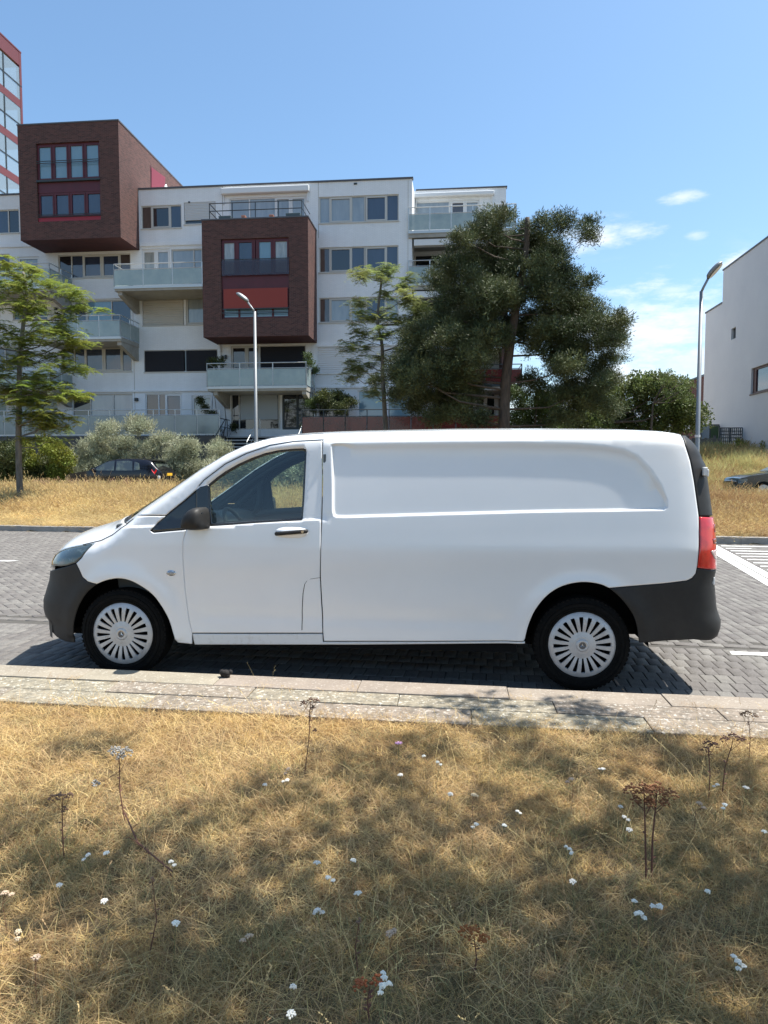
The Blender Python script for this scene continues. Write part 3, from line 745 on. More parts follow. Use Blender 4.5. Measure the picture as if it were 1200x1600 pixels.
# nose and tail faces across the van
def face_across(name, xfun, z0, z1, m, n=12, nv=24, yb=None, pw=3.2, xc=-2.35, bb=VB, sgn=-1):
    mb = MB(); V = []
    for i in range(n+1):
        z = z0 + (z1-z0)*i/n; a = abs(xfun(z) - xc); lim = .80
        for j in range(nv+1):
            y = (-1 + 2*j/nv)*bb*lim; x = xc + sgn*a*(1 - (abs(y)/bb)**pw)**(1/pw) - sgn*.014
            V.append((x, YC + y, z))
    mb.add(V, [(i*(nv+1)+j, (i+1)*(nv+1)+j, (i+1)*(nv+1)+j+1, i*(nv+1)+j+1) for i in range(n) for j in range(nv)])
    o = mb.build(name, m, van, smooth=True, fix=False)
    if sum(p.normal.x*p.area for p in o.data.polygons)*sgn < 0: o.data.flip_normals()
    return o
face_across('bumper_face', xf, .25, .70, M_black)
face_across('radiator_grille', xf, .70, .86, M_gloss, 6)
face_across('rear_bumper_face', xr, .36, .70, M_black, pw=6.5, xc=1.2, sgn=1)
face_across('rear_door', xr, .70, 1.40, PAINT, pw=6.5, xc=1.2, sgn=1, bb=VB-.06)
face_across('rear_door_glass', xr, 1.40, 1.80, M_gloss, pw=6.5, xc=1.2, sgn=1, bb=VB-.13)

# fuel flap line, handle, side repeater
flap = [(-0.986,0.799),(-1.057,0.788),(-1.083,0.774),(-1.1,0.748),(-1.113,0.682),(-1.123,0.537),(-1.127,0.384)]
mb = MB(); 
fl = dens(flap, .02, False)
V = []
for (x, z) in fl:
    w = float(W(x, z)) + .0008
    V += [(x-.0028, YC - w, z-.0018), (x+.0028, YC - w, z+.0018)]
mb.add(V, [(2*i, 2*i+1, 2*i+3, 2*i+2) for i in range(len(fl)-1)]); mb.build('flap_seam', M_dark, near_doors[0])
def patch(name, cx, cz, rx, rz, m, off, parent, n=28, sq=2.6, dome=0.0, s=-1):
    rim = []
    mb = MB(); V = [(cx, YC + s*(float(W(cx, cz)) + off + dome), cz)]
    for k in range(n):
        w = 2*PI*k/n; c, q = math.cos(w), math.sin(w)
        x = cx + rx*math.copysign(abs(c)**(2/sq), c); z = cz + rz*math.copysign(abs(q)**(2/sq), q)
        V.append((x, YC + s*(float(W(x, z)) + off), z))
    V += [(p[0], p[1] - s*.012, p[2]) for p in V[1:]]
    mb.add(V, [(0, 1+k, 1+(k+1) % n) for k in range(n)] + [(1+k, 1+n+k, 1+n+(k+1) % n, 1+(k+1) % n) for k in range(n)])
    return mb.build(name, m, parent, smooth=True)
hc = [(-1.196,1.127)][0]
for s in (-1, 1):
    d = near_doors[0 if s < 0 else 1]
    patch('handle_recess', hc[0], hc[1], .122, .040, M_white, .001, d, s=s, dome=-.0)
    yv = YC + s*(float(W(hc[0], hc[1])) + .022)
    mb = MB(); pts = [(hc[0]-.118, yv - s*.016, hc[1]-.010), (hc[0]-.085, yv, hc[1]-.006), (hc[0], yv + s*.004, hc[1]+.002), (hc[0]+.085, yv, hc[1]+.010), (hc[0]+.118, yv - s*.016, hc[1]+.013)]
    mb.tube(catmull(pts, 4), [.012]+[.0155]*15+[.012], 10); mb.build('door_handle', M_black, d, smooth=True)
    mb = MB(); mb.lathe([(0, s*.004), (.010, s*.004), (.011, -s*.003)], (hc[0]+.088, yv + s*.0125, hc[1]+.010), 'y', 14); mb.build('lock_cylinder', M_chrome, d)
bc = [(-2.111,0.816)][0]
M_amber = mat('repeater_lens', (0.33, 0.33, 0.33), 0.2, coat=.5)
for s in (-1, 1):
    bz = patch('side_repeater', bc[0], bc[1], .034, .021, M_chrome, .004, van, sq=2, s=s, dome=.002)
    patch('lens', bc[0], bc[1], .024, .014, M_amber, .006, bz, sq=2, s=s, dome=.003)
# mirrors
def mirror(s):
    t = thing('wing_mirror', None, None, (-1.95, YC + s*.95, 1.15)); t.parent = van; t.matrix_parent_inverse = Matrix.Translation(-van.location)
    yy = YC + s*1.005
    prof = [(-1.99,1.155),(-1.992,1.185),(-1.985,1.225),(-1.965,1.262),(-1.93,1.295),(-1.895,1.310),(-1.862,1.312),(-1.842,1.300),(-1.832,1.260),(-1.828,1.20),(-1.832,1.158),(-1.85,1.148),(-1.90,1.145),(-1.96,1.148)]
    mb = MB(); n = len(prof); rings = []
    cx = sum(p[0] for p in prof)/n; cz = sum(p[1] for p in prof)/n
    for (d, k) in ((-.085, .86), (-.06, .98), (.0, 1.0), (.06, .96), (.095, .82), (.112, .5)):
        rings.append([(cx+(p[0]-cx)*k + (.02 if d < 0 else 0), yy + s*d, cz+(p[1]-cz)*k) for p in prof])
    V = [p for r in rings for p in r] + [(cx, yy + s*.116, cz), (cx, yy - s*.085, cz)]
    F = [(i*n+k, i*n+(k+1)%n, (i+1)*n+(k+1)%n, (i+1)*n+k) for i in range(5) for k in range(n)]
    F += [(5*n+k, 5*n+(k+1)%n, 6*n) for k in range(n)] + [(k, (k+1)%n, 6*n+1) for k in range(n)]
    mb.add(V, F); mb.build('mirror_housing', M_black, t, smooth=True)
    mb = MB(); mb.tube([(-1.93, YC + s*.90, 1.17), (-1.91, YC + s*.95, 1.18), (-1.90, yy, 1.19)], [.035, .03, .03], 8); mb.build('mirror_arm', M_black, t, smooth=True)
    mb = MB(); mb.box(-1.842, -1.836, yy - .06, yy + .06, 1.18, 1.275); o = mb.build('mirror_glass', M_chrome, t)
for s in (-1, 1): mirror(s)
# hinges and tail details on the rear corner
M_hinge = mat('hinge_white', (0.72, 0.73, 0.73), .35)
for (z, h) in ((1.575, .05), (.815, .055)):
    for s in (-1, 1):
        x = float(xr(z)) - .085; y = YC + s*.84
        mb = MB(); mb.box(x - .012, x + .018, y - .02, y + .02, z - h*.6, z + h*.6); mb.box(x + .012, x + .026, y - .024, y + .024, z - h*.75, z + h*.3)
        bevel(mb.build('door_hinge', M_hinge, van), .008, 2)

# wheels
def wheel(hx, s, steer=0.0):
    t = thing('wheel', None, None, (hx, YC + s*.80, .34)); t.parent = van; t.matrix_parent_inverse = Matrix.Translation(-van.location)
    yo = YC + s*.925    # outer face of the tyre
    c = (hx, yo, .34); q = -s
    mb = MB()
    mb.lathe([(.232, q*.012), (.242, q*.004), (.262, 0.0), (.285, -q*.004), (.305, q*.002), (.318, q*.010), (.331, q*.020), (.338, q*.036), (.340, q*.07), (.340, q*.15), (.336, q*.19), (.320, q*.21), (.26, q*.215), (.22, q*.2), (.22, q*.05)], c, 'y', 72)
    mb.build('tyre', M_rubber, t, smooth=True)
    # side wall ribs and tread grooves
    mb = MB()
    for r_ in (.255, .272, .300): mb.lathe([(r_-.0015, q*.0), (r_, -q*.006), (r_+.0015, q*.0)], c, 'y', 64)
    for k in range(60):
        w = 2*PI*k/60; a = Vector((math.cos(w), 0, math.sin(w)))
        mb.obox(Vector(c) + a*.330 + Vector((0, q*.028, 0)), a*.007, Vector((0, .012, 0)), Vector((-a.z, 0, a.x))*.010)
    mb.build('tread', M_rubber, t)
    mb = MB(); mb.lathe([(0, q*.06), (.10, q*.06), (.12, q*.075), (.20, q*.07), (.232, q*.03)], c, 'y', 32); mb.build('wheel_rim', M_dark, t, smooth=True)
    # wheel trim: 20 flat spokes with slots between
    mb = MB(); K = 20
    R = [.045, .062, .078, .096, .112, .14, .168, .190, .203, .214, .226, .237, .240]
    H = [-.014, -.013, -.010, -.007, -.009, -.011, -.011, -.009, -.006, -.002, .003, .010, .018]
    fr = {.096: .33, .112: .39, .14: .43, .168: .47, .190: .49, .203: .42}
    V = []; F = []
    cols = []
    for k in range(K):
        for e in (-1, 1): cols.append((k, e))
    nc = len(cols)
    for i, r_ in enumerate(R):
        f_ = fr.get(r_, .36)
        for (k, e) in cols:
            w = 2*PI*(k + e*.5*f_)/K + .05; V.append((hx + r_*math.cos(w), yo + q*(H[i] + (.004 if False else 0)), .34 + r_*math.sin(w)))
    for i in range(len(R)-1):
        for j in range(nc):
            slot = (j % 2 == 0) and (R[i] >= .095 and R[i+1] <= .204)
            if slot: continue
            F.append((i*nc+j, i*nc+(j+1) % nc, (i+1)*nc+(j+1) % nc, (i+1)*nc+j))
    mb.add(V, F); o = mb.build('wheel_trim', M_cap, t, smooth=False, fix=False)
    if sum(p.normal.y*p.area for p in o.data.polygons)*s < 0: o.data.flip_normals()
    solid(o, .012, -1)
    mb = MB(); mb.lathe([(.0, -q*.018), (.024, -q*.018), (.028, -q*.022), (.038, -q*.022), (.046, -q*.015), (.049, -q*.008)], c, 'y', 32); hub = mb.build('hub_cap', M_cap, t, smooth=True)
    # emblem: three-pointed star in a ring
    mb = MB()
    for k in range(3):
        w = PI/2 + 2*PI*k/3; a = (math.cos(w), math.sin(w)); p_ = (-a[1], a[0])
        yb, yt = yo - q*.0185, yo - q*.0235
        V = [(hx, yt, .34), (hx + .005*(-p_[0]-a[0]*.4), yb, .34 + .005*(-p_[1]-a[1]*.4)), (hx + .023*a[0], yb, .34 + .023*a[1]), (hx + .005*(p_[0]-a[0]*.4), yb, .34 + .005*(p_[1]-a[1]*.4))]
        mb.add(V, [(0, 1, 2), (0, 2, 3)])
    mb.lathe([(.0225, -q*.0185), (.024, -q*.0225), (.0262, -q*.0225), (.0275, -q*.0185)], c, 'y', 28)
    mb.build('emblem', M_chrome, t)
    # dark disc behind the emblem, brake disc
    mb = MB(); mb.lathe([(0, -q*.0183), (.0225, -q*.0183)], c, 'y', 24); mb.build('emblem_ground', mat('emblem_ground', (.10, .10, .105), .4), t)
for hx in (-2.52, .90):
    for s in (-1, 1): wheel(hx, s)
# wheel housings and underbody
for hx in (-2.52, .90):
    for s in (-1, 1):
        mb = MB(); n = 20; prof = [(hx + .455*math.cos(PI*k/n), .34 + .455*math.sin(PI*k/n)) for k in range(n+1)] + [(hx - .455, .20), (hx + .455, .20)][:0]
        V = []; 
        for (x, z) in prof:
            V += [(x, YC + s*(float(W(x, max(z, .36))) - .012), z), (x, YC + s*.55, z)]
        mb.add(V, [(2*i, 2*i+1, 2*i+3, 2*i+2) for i in range(n)])
        V = [(hx, YC + s*.55, .34)] + [(x, YC + s*.55, z) for (x, z) in prof]; mb.add(V, [(0, i+1, i+2) for i in range(n)])
        mb.build('wheel_housing', M_dark, van, fix=False)
mb = MB(); mb.box(-3.0, 1.2, YC-.45, YC+.45, .22, .28); mb.box(-2.06, .44, YC-.90, YC+.90, .27, .33)
mb.box(-3.15, -2.95, YC-.5, YC+.5, .23, .30)
for hx in (-2.52, .90): mb.tube([(hx, YC-.8, .34), (hx, YC+.8, .34)], .05, 8)
mb.tube([(-1.5, YC+.3, .22), (0, YC+.32, .22), (1.6, YC+.35, .42)], .035, 8)
mb.build('underbody', M_dark, van)
# cab interior
mb = MB()
def dash_sec(y, k=0):
    return [(-2.62, .75), (-2.62, 1.165), (-2.35, 1.185), (-2.13, 1.205 + k), (-2.02, 1.185 + k), (-1.95, 1.09), (-2.0, .85), (-2.1, .62), (-2.6, .6)]
ys = [YC-.80, YC-.62, YC-.56, YC-.18, YC-.12, YC+.80]; ks = [0, 0, .05, .05, 0, 0]
V = []; n = 9
for y, k in zip(ys, ks): V += [(p[0], y, p[1]) for p in dash_sec(y, k)]
mb.add(V, [(i*n+k, i*n+(k+1)%n, (i+1)*n+(k+1)%n, (i+1)*n+k) for i in range(len(ys)-1) for k in range(n)] + [tuple(range(n)), tuple(5*n+k for k in range(n))])
dash = mb.build('dashboard', M_dash, van); bevel(dash, .02, 3)
mb = MB(); cst = Vector((-1.78, YC-.37, 1.10)); nv_ = Vector((-.50, 0, -.86)).normalized(); nv_ = Vector((.86, 0, .50)).normalized()
u_ = Vector((0, 1, 0)); v_ = nv_.cross(u_)
mb.tube([cst + (u_*math.cos(a) + v_*math.sin(a))*.19 for a in np.linspace(0, 2*PI, 33)], .016, 8, cap=False)
for a in (0, PI, -PI/2): mb.tube([cst, cst + (u_*math.cos(a) + v_*math.sin(a))*.185], .016, 6)
mb.obox(cst, u_*.07, v_*.06, nv_*.02); mb.tube([cst, cst - nv_*.35], .035, 8)
mb.build('steering_wheel', M_seat, van, smooth=False)
for yy in (YC-.40, YC+.15, YC+.50):
    st = thing('seat', None, None, (-1.2, yy, .6)); st.parent = van; st.matrix_parent_inverse = Matrix.Translation(-van.location)
    mb = MB(); mb.prism([(-1.62,.72),(-1.60,.84),(-1.10,.80),(-1.08,.66),(-1.5,.64)], 'y', yy-.24, yy+.24); bevel(mb.build('seat_cushion', M_seat, st), .05, 3)
    mb = MB(); mb.prism([(-1.16,.75),(-1.05,1.38),(-.99,1.38),(-.99,.72)], 'y', yy-.23, yy+.23); bevel(mb.build('backrest', M_seat, st), .04, 3)
    mb = MB(); mb.prism([(-1.05,1.42),(-1.03,1.60),(-.98,1.60),(-.98,1.42)], 'y', yy-.13, yy+.13); bevel(mb.build('headrest', M_seat, st), .03, 3)
mb = MB(); mb.box(-.975, -.955, YC-.86, YC+.86, .3, 1.70); mb.build('bulkhead', M_trim, van)
mb = MB(); mb.box(-2.5, -.97, YC-.85, YC+.85, .40, .44); mb.build('cab_floor', M_dark, van)
# inner door cards and pillar linings
for s in (-1, 1):
    card = [(-2.0,.45),(-2.02,1.13),(-1.9,1.15),(-1.13,1.19),(-1.0,1.19),(-1.0,.45)]
    V = []; mb = MB(); pts = dens(card, .1); n = len(pts)
    mb.add([(x, YC + s*(float(W(x, z)) - .055), z) for (x, z) in pts], [tuple(range(n))]); mb.build('door_card', M_trim, near_doors[0 if s < 0 else 1])
    mb = MB(); L1 = [(x, float(ze(x)) - .035) for x in np.linspace(-2.42, -1.0, 22)]
    for k in range(len(L1)-1):
        pass
    pts = [(x, YC + s*(float(W(x, z)) - .085), z - .03) for (x, z) in L1]; mb.tube(pts, .032, 8); mb.build('pillar_lining', M_dash, van, smooth=True)
    mb = MB(); mb.tube([(x, YC + s*(float(W(x, z + .035)) - .045), z + .012) for (x, z) in L1], .034, 8); mb.build('pillar_lining', M_dash, van, smooth=True)  # second tube, added to stop light leaking in along the pillar edge
    for seam in ([(-2.248,1.142),(-2.162,1.242),(-2.033,1.352),(-1.876,1.505)], [(-1.876,1.5),(-1.932,1.433),(-1.934,1.343),(-1.945,1.258),(-2.0,1.13)], [(-2.268,1.137),(-2.138,1.128),(-2.0,1.134),(-1.805,1.164),(-1.465,1.186),(-1.125,1.207)]):
        mb = MB(); mb.tube([(x, YC + s*(float(W(x, z)) - .055), z) for (x, z) in seam], .032, 8); mb.build('gap_cover', M_dash, van, smooth=True)  # dark tubes added behind the panel gaps to block leaking sunlight
mb = MB(); mb.add([T(x, v)[:2] + (T(x, v)[2] - .04,) for x in (-1.48, -1.2, -.97) for v in np.linspace(-.97, .97, 9)], [(i*9+j, i*9+j+1, (i+1)*9+j+1, (i+1)*9+j) for i in range(2) for j in range(8)]); mb.build('headlining', mat('headlining', (.25,.25,.24), .9), van)
# wipers and aerial
mb = MB()
for (y0, y1) in ((YC-.40, YC+.05), (YC+.1, YC+.62)):
    mb.tube([(-2.62, y0, 1.215), (-2.60, (y0+y1)/2, 1.26), (-2.63, y1, 1.25)], .007, 6)
mb.build('wiper', M_black, van)
# ------------------------------------------------------------------ buildings
M_wall = brick_mat('white_painted_brick', (0.80, 0.82, 0.83), (0.76, 0.78, 0.79), (0.66, 0.68, 0.70), rough=.75, bump=.35, stain=(0.52, 0.53, 0.53))
M_brick = brick_mat('dark_red_brick', (0.115, 0.050, 0.042), (0.045, 0.022, 0.021), (0.12, 0.088, 0.078), rough=.8, stain=(0.13, 0.068, 0.058))
M_brickred = brick_mat('red_brick_far', (0.16, 0.05, 0.035), (0.11, 0.035, 0.03), (0.2, 0.16, 0.14))
M_soffit = mat('bay_soffit', (0.075, 0.022, 0.022), .8, noise=(3, (0.05, 0.018, 0.018), .4, .7))
M_conc = mat('balcony_concrete', (0.36, 0.345, 0.31), .85, noise=(2, (0.25, 0.24, 0.21), .4, .75), bump=(20, .3, .005))
M_frame = mat('cream_window_frame', (0.50, 0.49, 0.455), .5)
M_framew = mat('white_window_frame', (0.66, 0.67, 0.67), .5)
M_framer = mat('oxblood_window_frame', (0.085, 0.009, 0.015), .45, noise=(2, (0.065, 0.007, 0.012), .4, .7))
M_redpanel = mat('red_panel', (0.27, 0.018, 0.035), .5)
M_awn = mat('red_awning_cloth', (0.25, 0.045, 0.035), .85)
M_steel = mat('galvanised_steel', (0.50, 0.52, 0.52), .4, metal=.6)
M_sdark = mat('dark_steel', (0.04, 0.05, 0.055), .5, metal=.3)
M_shut = mat('shutter_slats', (0.46, 0.44, 0.40), .6, noise=(1.2, (0.42, 0.40, 0.36), .4, .7))
M_shutg = mat('grey_shutter', (0.50, 0.51, 0.51), .6)
M_screen = mat('black_sun_screen', (0.010, 0.011, 0.016), .85)
M_flash = mat('roof_edge_flashing', (0.08, 0.08, 0.09), .5)
def pane_mat(name, col, rough=.03, noise=None):
    return mat(name, col, rough, spec=.9, noise=noise, coat=.6, stretch=(1, 1, .25) if noise else None)
P_dark = pane_mat('pane_dark', (0.012, 0.014, 0.018))
P_blue = pane_mat('pane_blue', (0.035, 0.05, 0.085), noise=(1.1, (0.02, 0.03, 0.05), .4, .7))
P_grey = pane_mat('pane_net_curtain', (0.22, 0.26, 0.29), noise=(2.2, (0.32, 0.36, 0.38), .35, .7))
P_curt = pane_mat('pane_pale_curtain', (0.33, 0.35, 0.33), noise=(6, (0.20, 0.22, 0.22), .4, .7))
P_brown = pane_mat('pane_brown_curtain', (0.075, 0.06, 0.055), noise=(6, (0.04, 0.033, 0.03), .4, .7))
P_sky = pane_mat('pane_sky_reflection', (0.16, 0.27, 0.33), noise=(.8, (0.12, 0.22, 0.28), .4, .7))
M_frost = mat('frosted_balcony_glass', (0.36, 0.44, 0.43), .22, spec=.6, alpha=.80, noise=(1.2, (0.26, 0.34, 0.35), .35, .7), coat=.3)
M_frost2 = mat('terrace_glass', (0.20, 0.26, 0.28), .15, spec=.7, alpha=.86, noise=(1.0, (0.13, 0.17, 0.19), .35, .7), coat=.5)
M_redglass = mat('red_terrace_glass', (0.13, 0.026, 0.022), .2, spec=.35, alpha=.93, noise=(1.6, (0.07, 0.014, 0.014), .35, .65), coat=.5)

FY = 40.0; PYF = 37.7; RY = 42.45   # main facade, projecting fronts, set-back wing
flat = thing('apartment_building', 'white brick apartment block with projecting dark brick bays and glass balconies', 'building', (-10, FY, 1.5))

def wall(name, x0, x1, z0, z1, y, holes, m, parent, depth=.14, back=None):
    """wall face at y with real openings and their reveals"""
    xs = sorted({x0, x1} | {h[0] for h in holes} | {h[1] for h in holes}); zs = sorted({z0, z1} | {h[2] for h in holes} | {h[3] for h in holes})
    xs = [x for x in xs if x0 <= x <= x1]; zs = [z for z in zs if z0 <= z <= z1]
    mb = MB()
    for i in range(len(xs)-1):
        for j in range(len(zs)-1):
            cx, cz = (xs[i]+xs[i+1])/2, (zs[j]+zs[j+1])/2
            if any(h[0] < cx < h[1] and h[2] < cz < h[3] for h in holes): continue
            mb.add([(xs[i], y, zs[j]), (xs[i+1], y, zs[j]), (xs[i+1], y, zs[j+1]), (xs[i], y, zs[j+1])], [(0, 1, 2, 3)])
    for (a, b, c, d) in holes:
        e = y + depth
        mb.add([(a,y,c),(b,y,c),(b,e,c),(a,e,c)], [(0,3,2,1)]); mb.add([(a,y,d),(b,y,d),(b,e,d),(a,e,d)], [(0,1,2,3)])
        mb.add([(a,y,c),(a,e,c),(a,e,d),(a,y,d)], [(0,1,2,3)]); mb.add([(b,y,c),(b,e,c),(b,e,d),(b,y,d)], [(0,3,2,1)])
    if back is not None:
        mb.add([(x1,y,z0),(x1,back,z0),(x1,back,z1),(x1,y,z1)], [(0,1,2,3)]); mb.add([(x0,y,z0),(x0,back,z0),(x0,back,z1),(x0,y,z1)], [(0,3,2,1)])
        mb.add([(x0,y,z1),(x1,y,z1),(x1,back,z1),(x0,back,z1)], [(0,1,2,3)])
    return mb.build(name, m, parent, fix=False)
def window(rect, y, panes, fm, parent=None, depth=.10, fr=.06, sill=True, name='window'):
    """frame filling the opening; panes = [(x0, x1, material, sash)] as fractions of the width"""
    x0, x1, z0, z1 = rect; parent = parent or flat; w = x1 - x0
    mb = MB(); yf = y + depth - .04; yb = y + depth + .05
    mb.box(x0, x1, yf, yb, z0, z0+fr); mb.box(x0, x1, yf, yb, z1-fr, z1)
    cuts = sorted({0.0, 1.0} | {p[0] for p in panes} | {p[1] for p in panes})
    e = fr
    mb.box(x0, x0+e, yf, yb, z0+fr, z1-fr); mb.box(x1-e, x1, yf, yb, z0+fr, z1-fr)
    for c in cuts[1:-1]: mb.box(x0+w*c-e*.55, x0+w*c+e*.55, yf, yb, z0+fr, z1-fr)
    for p in panes:
        if len(p) > 3 and p[3]:
            a, b = x0+w*p[0]+e*.55, x0+w*p[1]-e*.55; k = .07; ys = yf - .02
            mb.box(a, b, ys, yb, z0+fr, z0+fr+k); mb.box(a, b, ys, yb, z1-fr-k, z1-fr); mb.box(a, a+k, ys, yb, z0+fr+k, z1-fr-k); mb.box(b-k, b, ys, yb, z0+fr+k, z1-fr-k)
    if sill: mb.box(x0-.03, x1+.03, y-.05, y+depth, z0-.05, z0+.004)
    f = mb.build(name, fm, parent)
    for p in panes:
        q = MB(); yy = y + depth + rnd.uniform(-.005, .005)
        q.add([(x0+w*p[0], yy, z0+fr*.5), (x0+w*p[1], yy + rnd.uniform(-.004, .004), z0+fr*.5), (x0+w*p[1], yy, z1-fr*.5), (x0+w*p[0], yy, z1-fr*.5)], [(0,1,2,3)])
        q.build('pane', p[2], f, fix=False)
    return f
def even(n, mats, sash=()): return [(i/n, (i+1)/n, mats[i % len(mats)], i in sash) for i in range(n)]
def slats(name, rect, y, m, pitch=.09, parent=None):
    x0, x1, z0, z1 = rect; mb = MB(); z = z0
    while z < z1 - .01:
        mb.add([(x0, y, z), (x1, y, z), (x1, y - .018, z + pitch*.35), (x0, y - .018, z + pitch*.35), (x0, y - .004, min(z1, z + pitch)), (x1, y - .004, min(z1, z + pitch))], [(0,1,2,3), (3,2,5,4)]); z += pitch
    return tag(mb.build(name, m, parent or flat, fix=False), kind='stuff')

# openings of the main facade (x0, x1, z0, z1), surveyed from the photograph
o_L6a = (-18.052,-15.652,15.259,16.551); o_L6b = (-15.501,-13.646,15.429,16.652)
o_L5a = (-18.045,-16.386,12.5,14.12); o_L5b = (-16.291,-14.477,12.451,14.064)
o_L4a = (-18.084,-15.608,9.792,11.453); o_L4b = (-15.486,-13.992,9.804,11.402)
o_L3a = (-18.051,-13.658,7.131,8.39); o_L2a = (-18.016,-15.837,3.978,5.897); o_L2b = (-15.225,-14.043,3.928,5.763)
o_l5 = (-23.126,-18.738,12.598,13.942); o_l5w = (-25.616,-24.31,12.706,13.916); o_l5x = (-27.529,-26.111,12.755,14.118)
o_l4 = (-23.01,-18.78,9.891,11.301); o_l4w = (-24.431,-23.876,10.252,11.212); o_l4x = (-26.023,-25.066,10.281,11.244)
o_l3 = (-23.09,-18.791,7.2,8.64); o_l2 = (-22.504,-18.793,3.999,5.917); o_l2x = (-25.819,-23.417,4.022,5.939)
o_ll6 = (-28.235,-25.449,15.295,16.647); o_ll4 = (-29.246,-26.826,10.034,11.449); o_ll3 = (-29.354,-25.717,7.289,8.752); o_ll2 = (-29.474,-26.626,4.042,5.975)
o_bt = (-12.842,-8.45,15.471,16.77)
o_c3 = (-12.864,-11.214,7.116,8.562); o_c3s = (-11.177,-8.526,7.086,8.524)
o_ent = (-12.905,-10.014,3.8,5.912); o_ent2 = (-9.902,-8.084,3.786,5.886)
o_r6 = (-7.71,-3.247,15.224,16.663); o_r5 = (-7.726,-3.261,12.521,13.902); o_r4 = (-7.742,-3.258,9.76,11.135)
o_r2 = (-7.826,-6.064,3.884,5.756); o_r2b = (-5.552,-4.063,3.871,5.949); o_r2c = (-3.846,-2.549,3.862,5.931)
holes = [o_L6a,o_L6b,o_L5a,o_L5b,o_L4a,o_L4b,o_L3a,o_L2a,o_L2b,o_l5,o_l5w,o_l5x,o_l4,o_l4w,o_l4x,o_l3,o_l2,o_l2x,o_ll6,o_ll4,o_ll3,o_ll2,o_bt,o_c3,o_c3s,o_ent,o_ent2,o_r6,o_r5,o_r4,o_r2,o_r2b,o_r2c]
XL, XR_ = -42.0, -2.51; ZT = 17.45
wall('wall', XL, XR_, .8, ZT, FY, holes, M_wall, flat, back=55)
mb = MB(); mb.box(XL - .06, XR_ + .06, FY - .06, FY + .25, ZT, ZT + .09); mb.build('roof_edge', M_flash, flat)
# set-back wing on the right
h6 = (-2.526,1.239,15.955,17.1); h5 = (-2.499,0.748,12.485,14.064); h4 = (-2.492,0.768,9.824,11.379); h3 = (-2.408,0.977,6.916,8.409); h2 = (-0.507,2.303,4.127,6.075)
wall('wall', -2.55, 2.76, .8, 17.72, RY, [h6,h5,h4,h3,h2], M_wall, flat, back=55)
mb = MB(); mb.box(-2.44, 2.82, RY - .05, RY + .25, 17.72, 17.80); mb.build('roof_edge', M_flash, flat)
# string courses, expansion joints, roller boxes
def ledge(Y, x0, y0, x1, m=M_wall, h=.12, d=.09): pass
def strip(name, rect, y0, y1, m, parent=None):
    mb = MB(); mb.box(rect[0], rect[1], y0, y1, rect[2], rect[3]); o = mb.build(name, m, parent or flat); return o
for r in [(-18.135,-14.459,14.271,14.486),(-22.59,-14.177,6.004,6.115),(-28.288,-24.074,14.466,14.686),(-7.841,-2.522,8.408,8.515),(-7.85,-2.518,6.898,6.969),(-7.855,-2.516,6.095,6.203),(-22.435,-18.703,11.367,11.476),(-22.514,-18.765,8.672,8.764)]:
    strip('string_course', r, FY - .09, FY + .01, M_wall)
for r in [(-13.254,-13.224,14.604,17.466),(-7.753,-7.728,14.428,17.495),(-2.742,-2.72,4.859,17.366),(-18.669,-18.642,4.99,12.318)]: strip('expansion_joint', r, FY - .003, FY + .01, M_conc)
# awning cassettes
for r, y in (((-13.255,-8.226,16.931,17.278), FY), ((-2.51,2.075,17.265,17.501), RY)):
    bevel(strip('awning_cassette', r, y - .28, y - .002, M_framew), .05, 3)
    for k in (.02, .98):
        x = r[0] + (r[1]-r[0])*k; strip('awning_arm', (x-.03, x+.03, r[2]-.5, r[2]), y - .1, y - .002, M_framew)
# windows of the main facade
window(o_L6a, FY, [(0,.25,P_brown,0),(.25,.72,P_dark,1),(.72,1,P_blue,0)], M_frame)
window(o_L6b, FY, [(0,1,P_dark,0)], M_frame); slats('shutter', (o_L6b[0]+.03,o_L6b[1]-.03,o_L6b[2]+.22,o_L6b[3]), FY + .03, M_shutg)
window(o_L5a, FY, [(0,.5,P_curt,1),(.5,1,P_grey,1)], M_framew, fr=.09); window(o_L5b, FY, [(0,.72,P_grey,0),(.72,1,P_grey,0)], M_frame)
window(o_L4a, FY, [(0,1,P_dark,0)], M_frame); slats('shutter', (o_L4a[0]+.05,o_L4a[1]-.05,o_L4a[2]+.02,o_L4a[3]-.1), FY + .02, M_shut, .13)
window(o_L4b, FY, [(0,.85,P_grey,1),(.85,1,P_grey,0)], M_frame)
window(o_L3a, FY, even(2,[P_dark]), M_frame)
for k in (0, 1):
    a = o_L3a[0] + (o_L3a[1]-o_L3a[0])*(.0 if k == 0 else .565) + .05; b = o_L3a[0] + (o_L3a[1]-o_L3a[0])*(.555 if k == 0 else 1) - .05
    strip('sun_screen', (a, b, o_L3a[2]+.04, o_L3a[3]-.05), FY + .01, FY + .03, M_screen)
window(o_L2a, FY, [(0,.36,P_dark,0),(.36,.55,P_brown,0),(.55,1,P_blue,1)], M_framew); window(o_L2b, FY, [(0,1,P_curt,1)], M_framew, name='terrace_door')
window(o_l5, FY, [(0,.18,P_dark,0),(.18,.34,P_blue,0),(.34,.6,P_blue,1),(.6,.85,P_blue,1),(.85,1,P_brown,0)], M_frame)
window(o_l5w, FY, [(0,1,P_grey,1)], M_framew); window(o_l5x, FY, even(2,[P_brown,P_blue]), M_frame)
window(o_l4, FY, [(0,.17,P_blue,1),(.17,.37,P_blue,1),(.37,.72,P_sky,0),(.72,1,P_blue,0)], M_frame)
window(o_l4w, FY, [(0,1,P_blue,0)], M_frame); window(o_l4x, FY, [(0,1,P_blue,0)], M_frame)
window(o_l3, FY, [(0,.18,P_dark,0),(.18,.33,P_blue,0),(.33,.6,P_blue,1),(.6,.86,P_blue,1),(.86,1,P_blue,0)], M_frame)
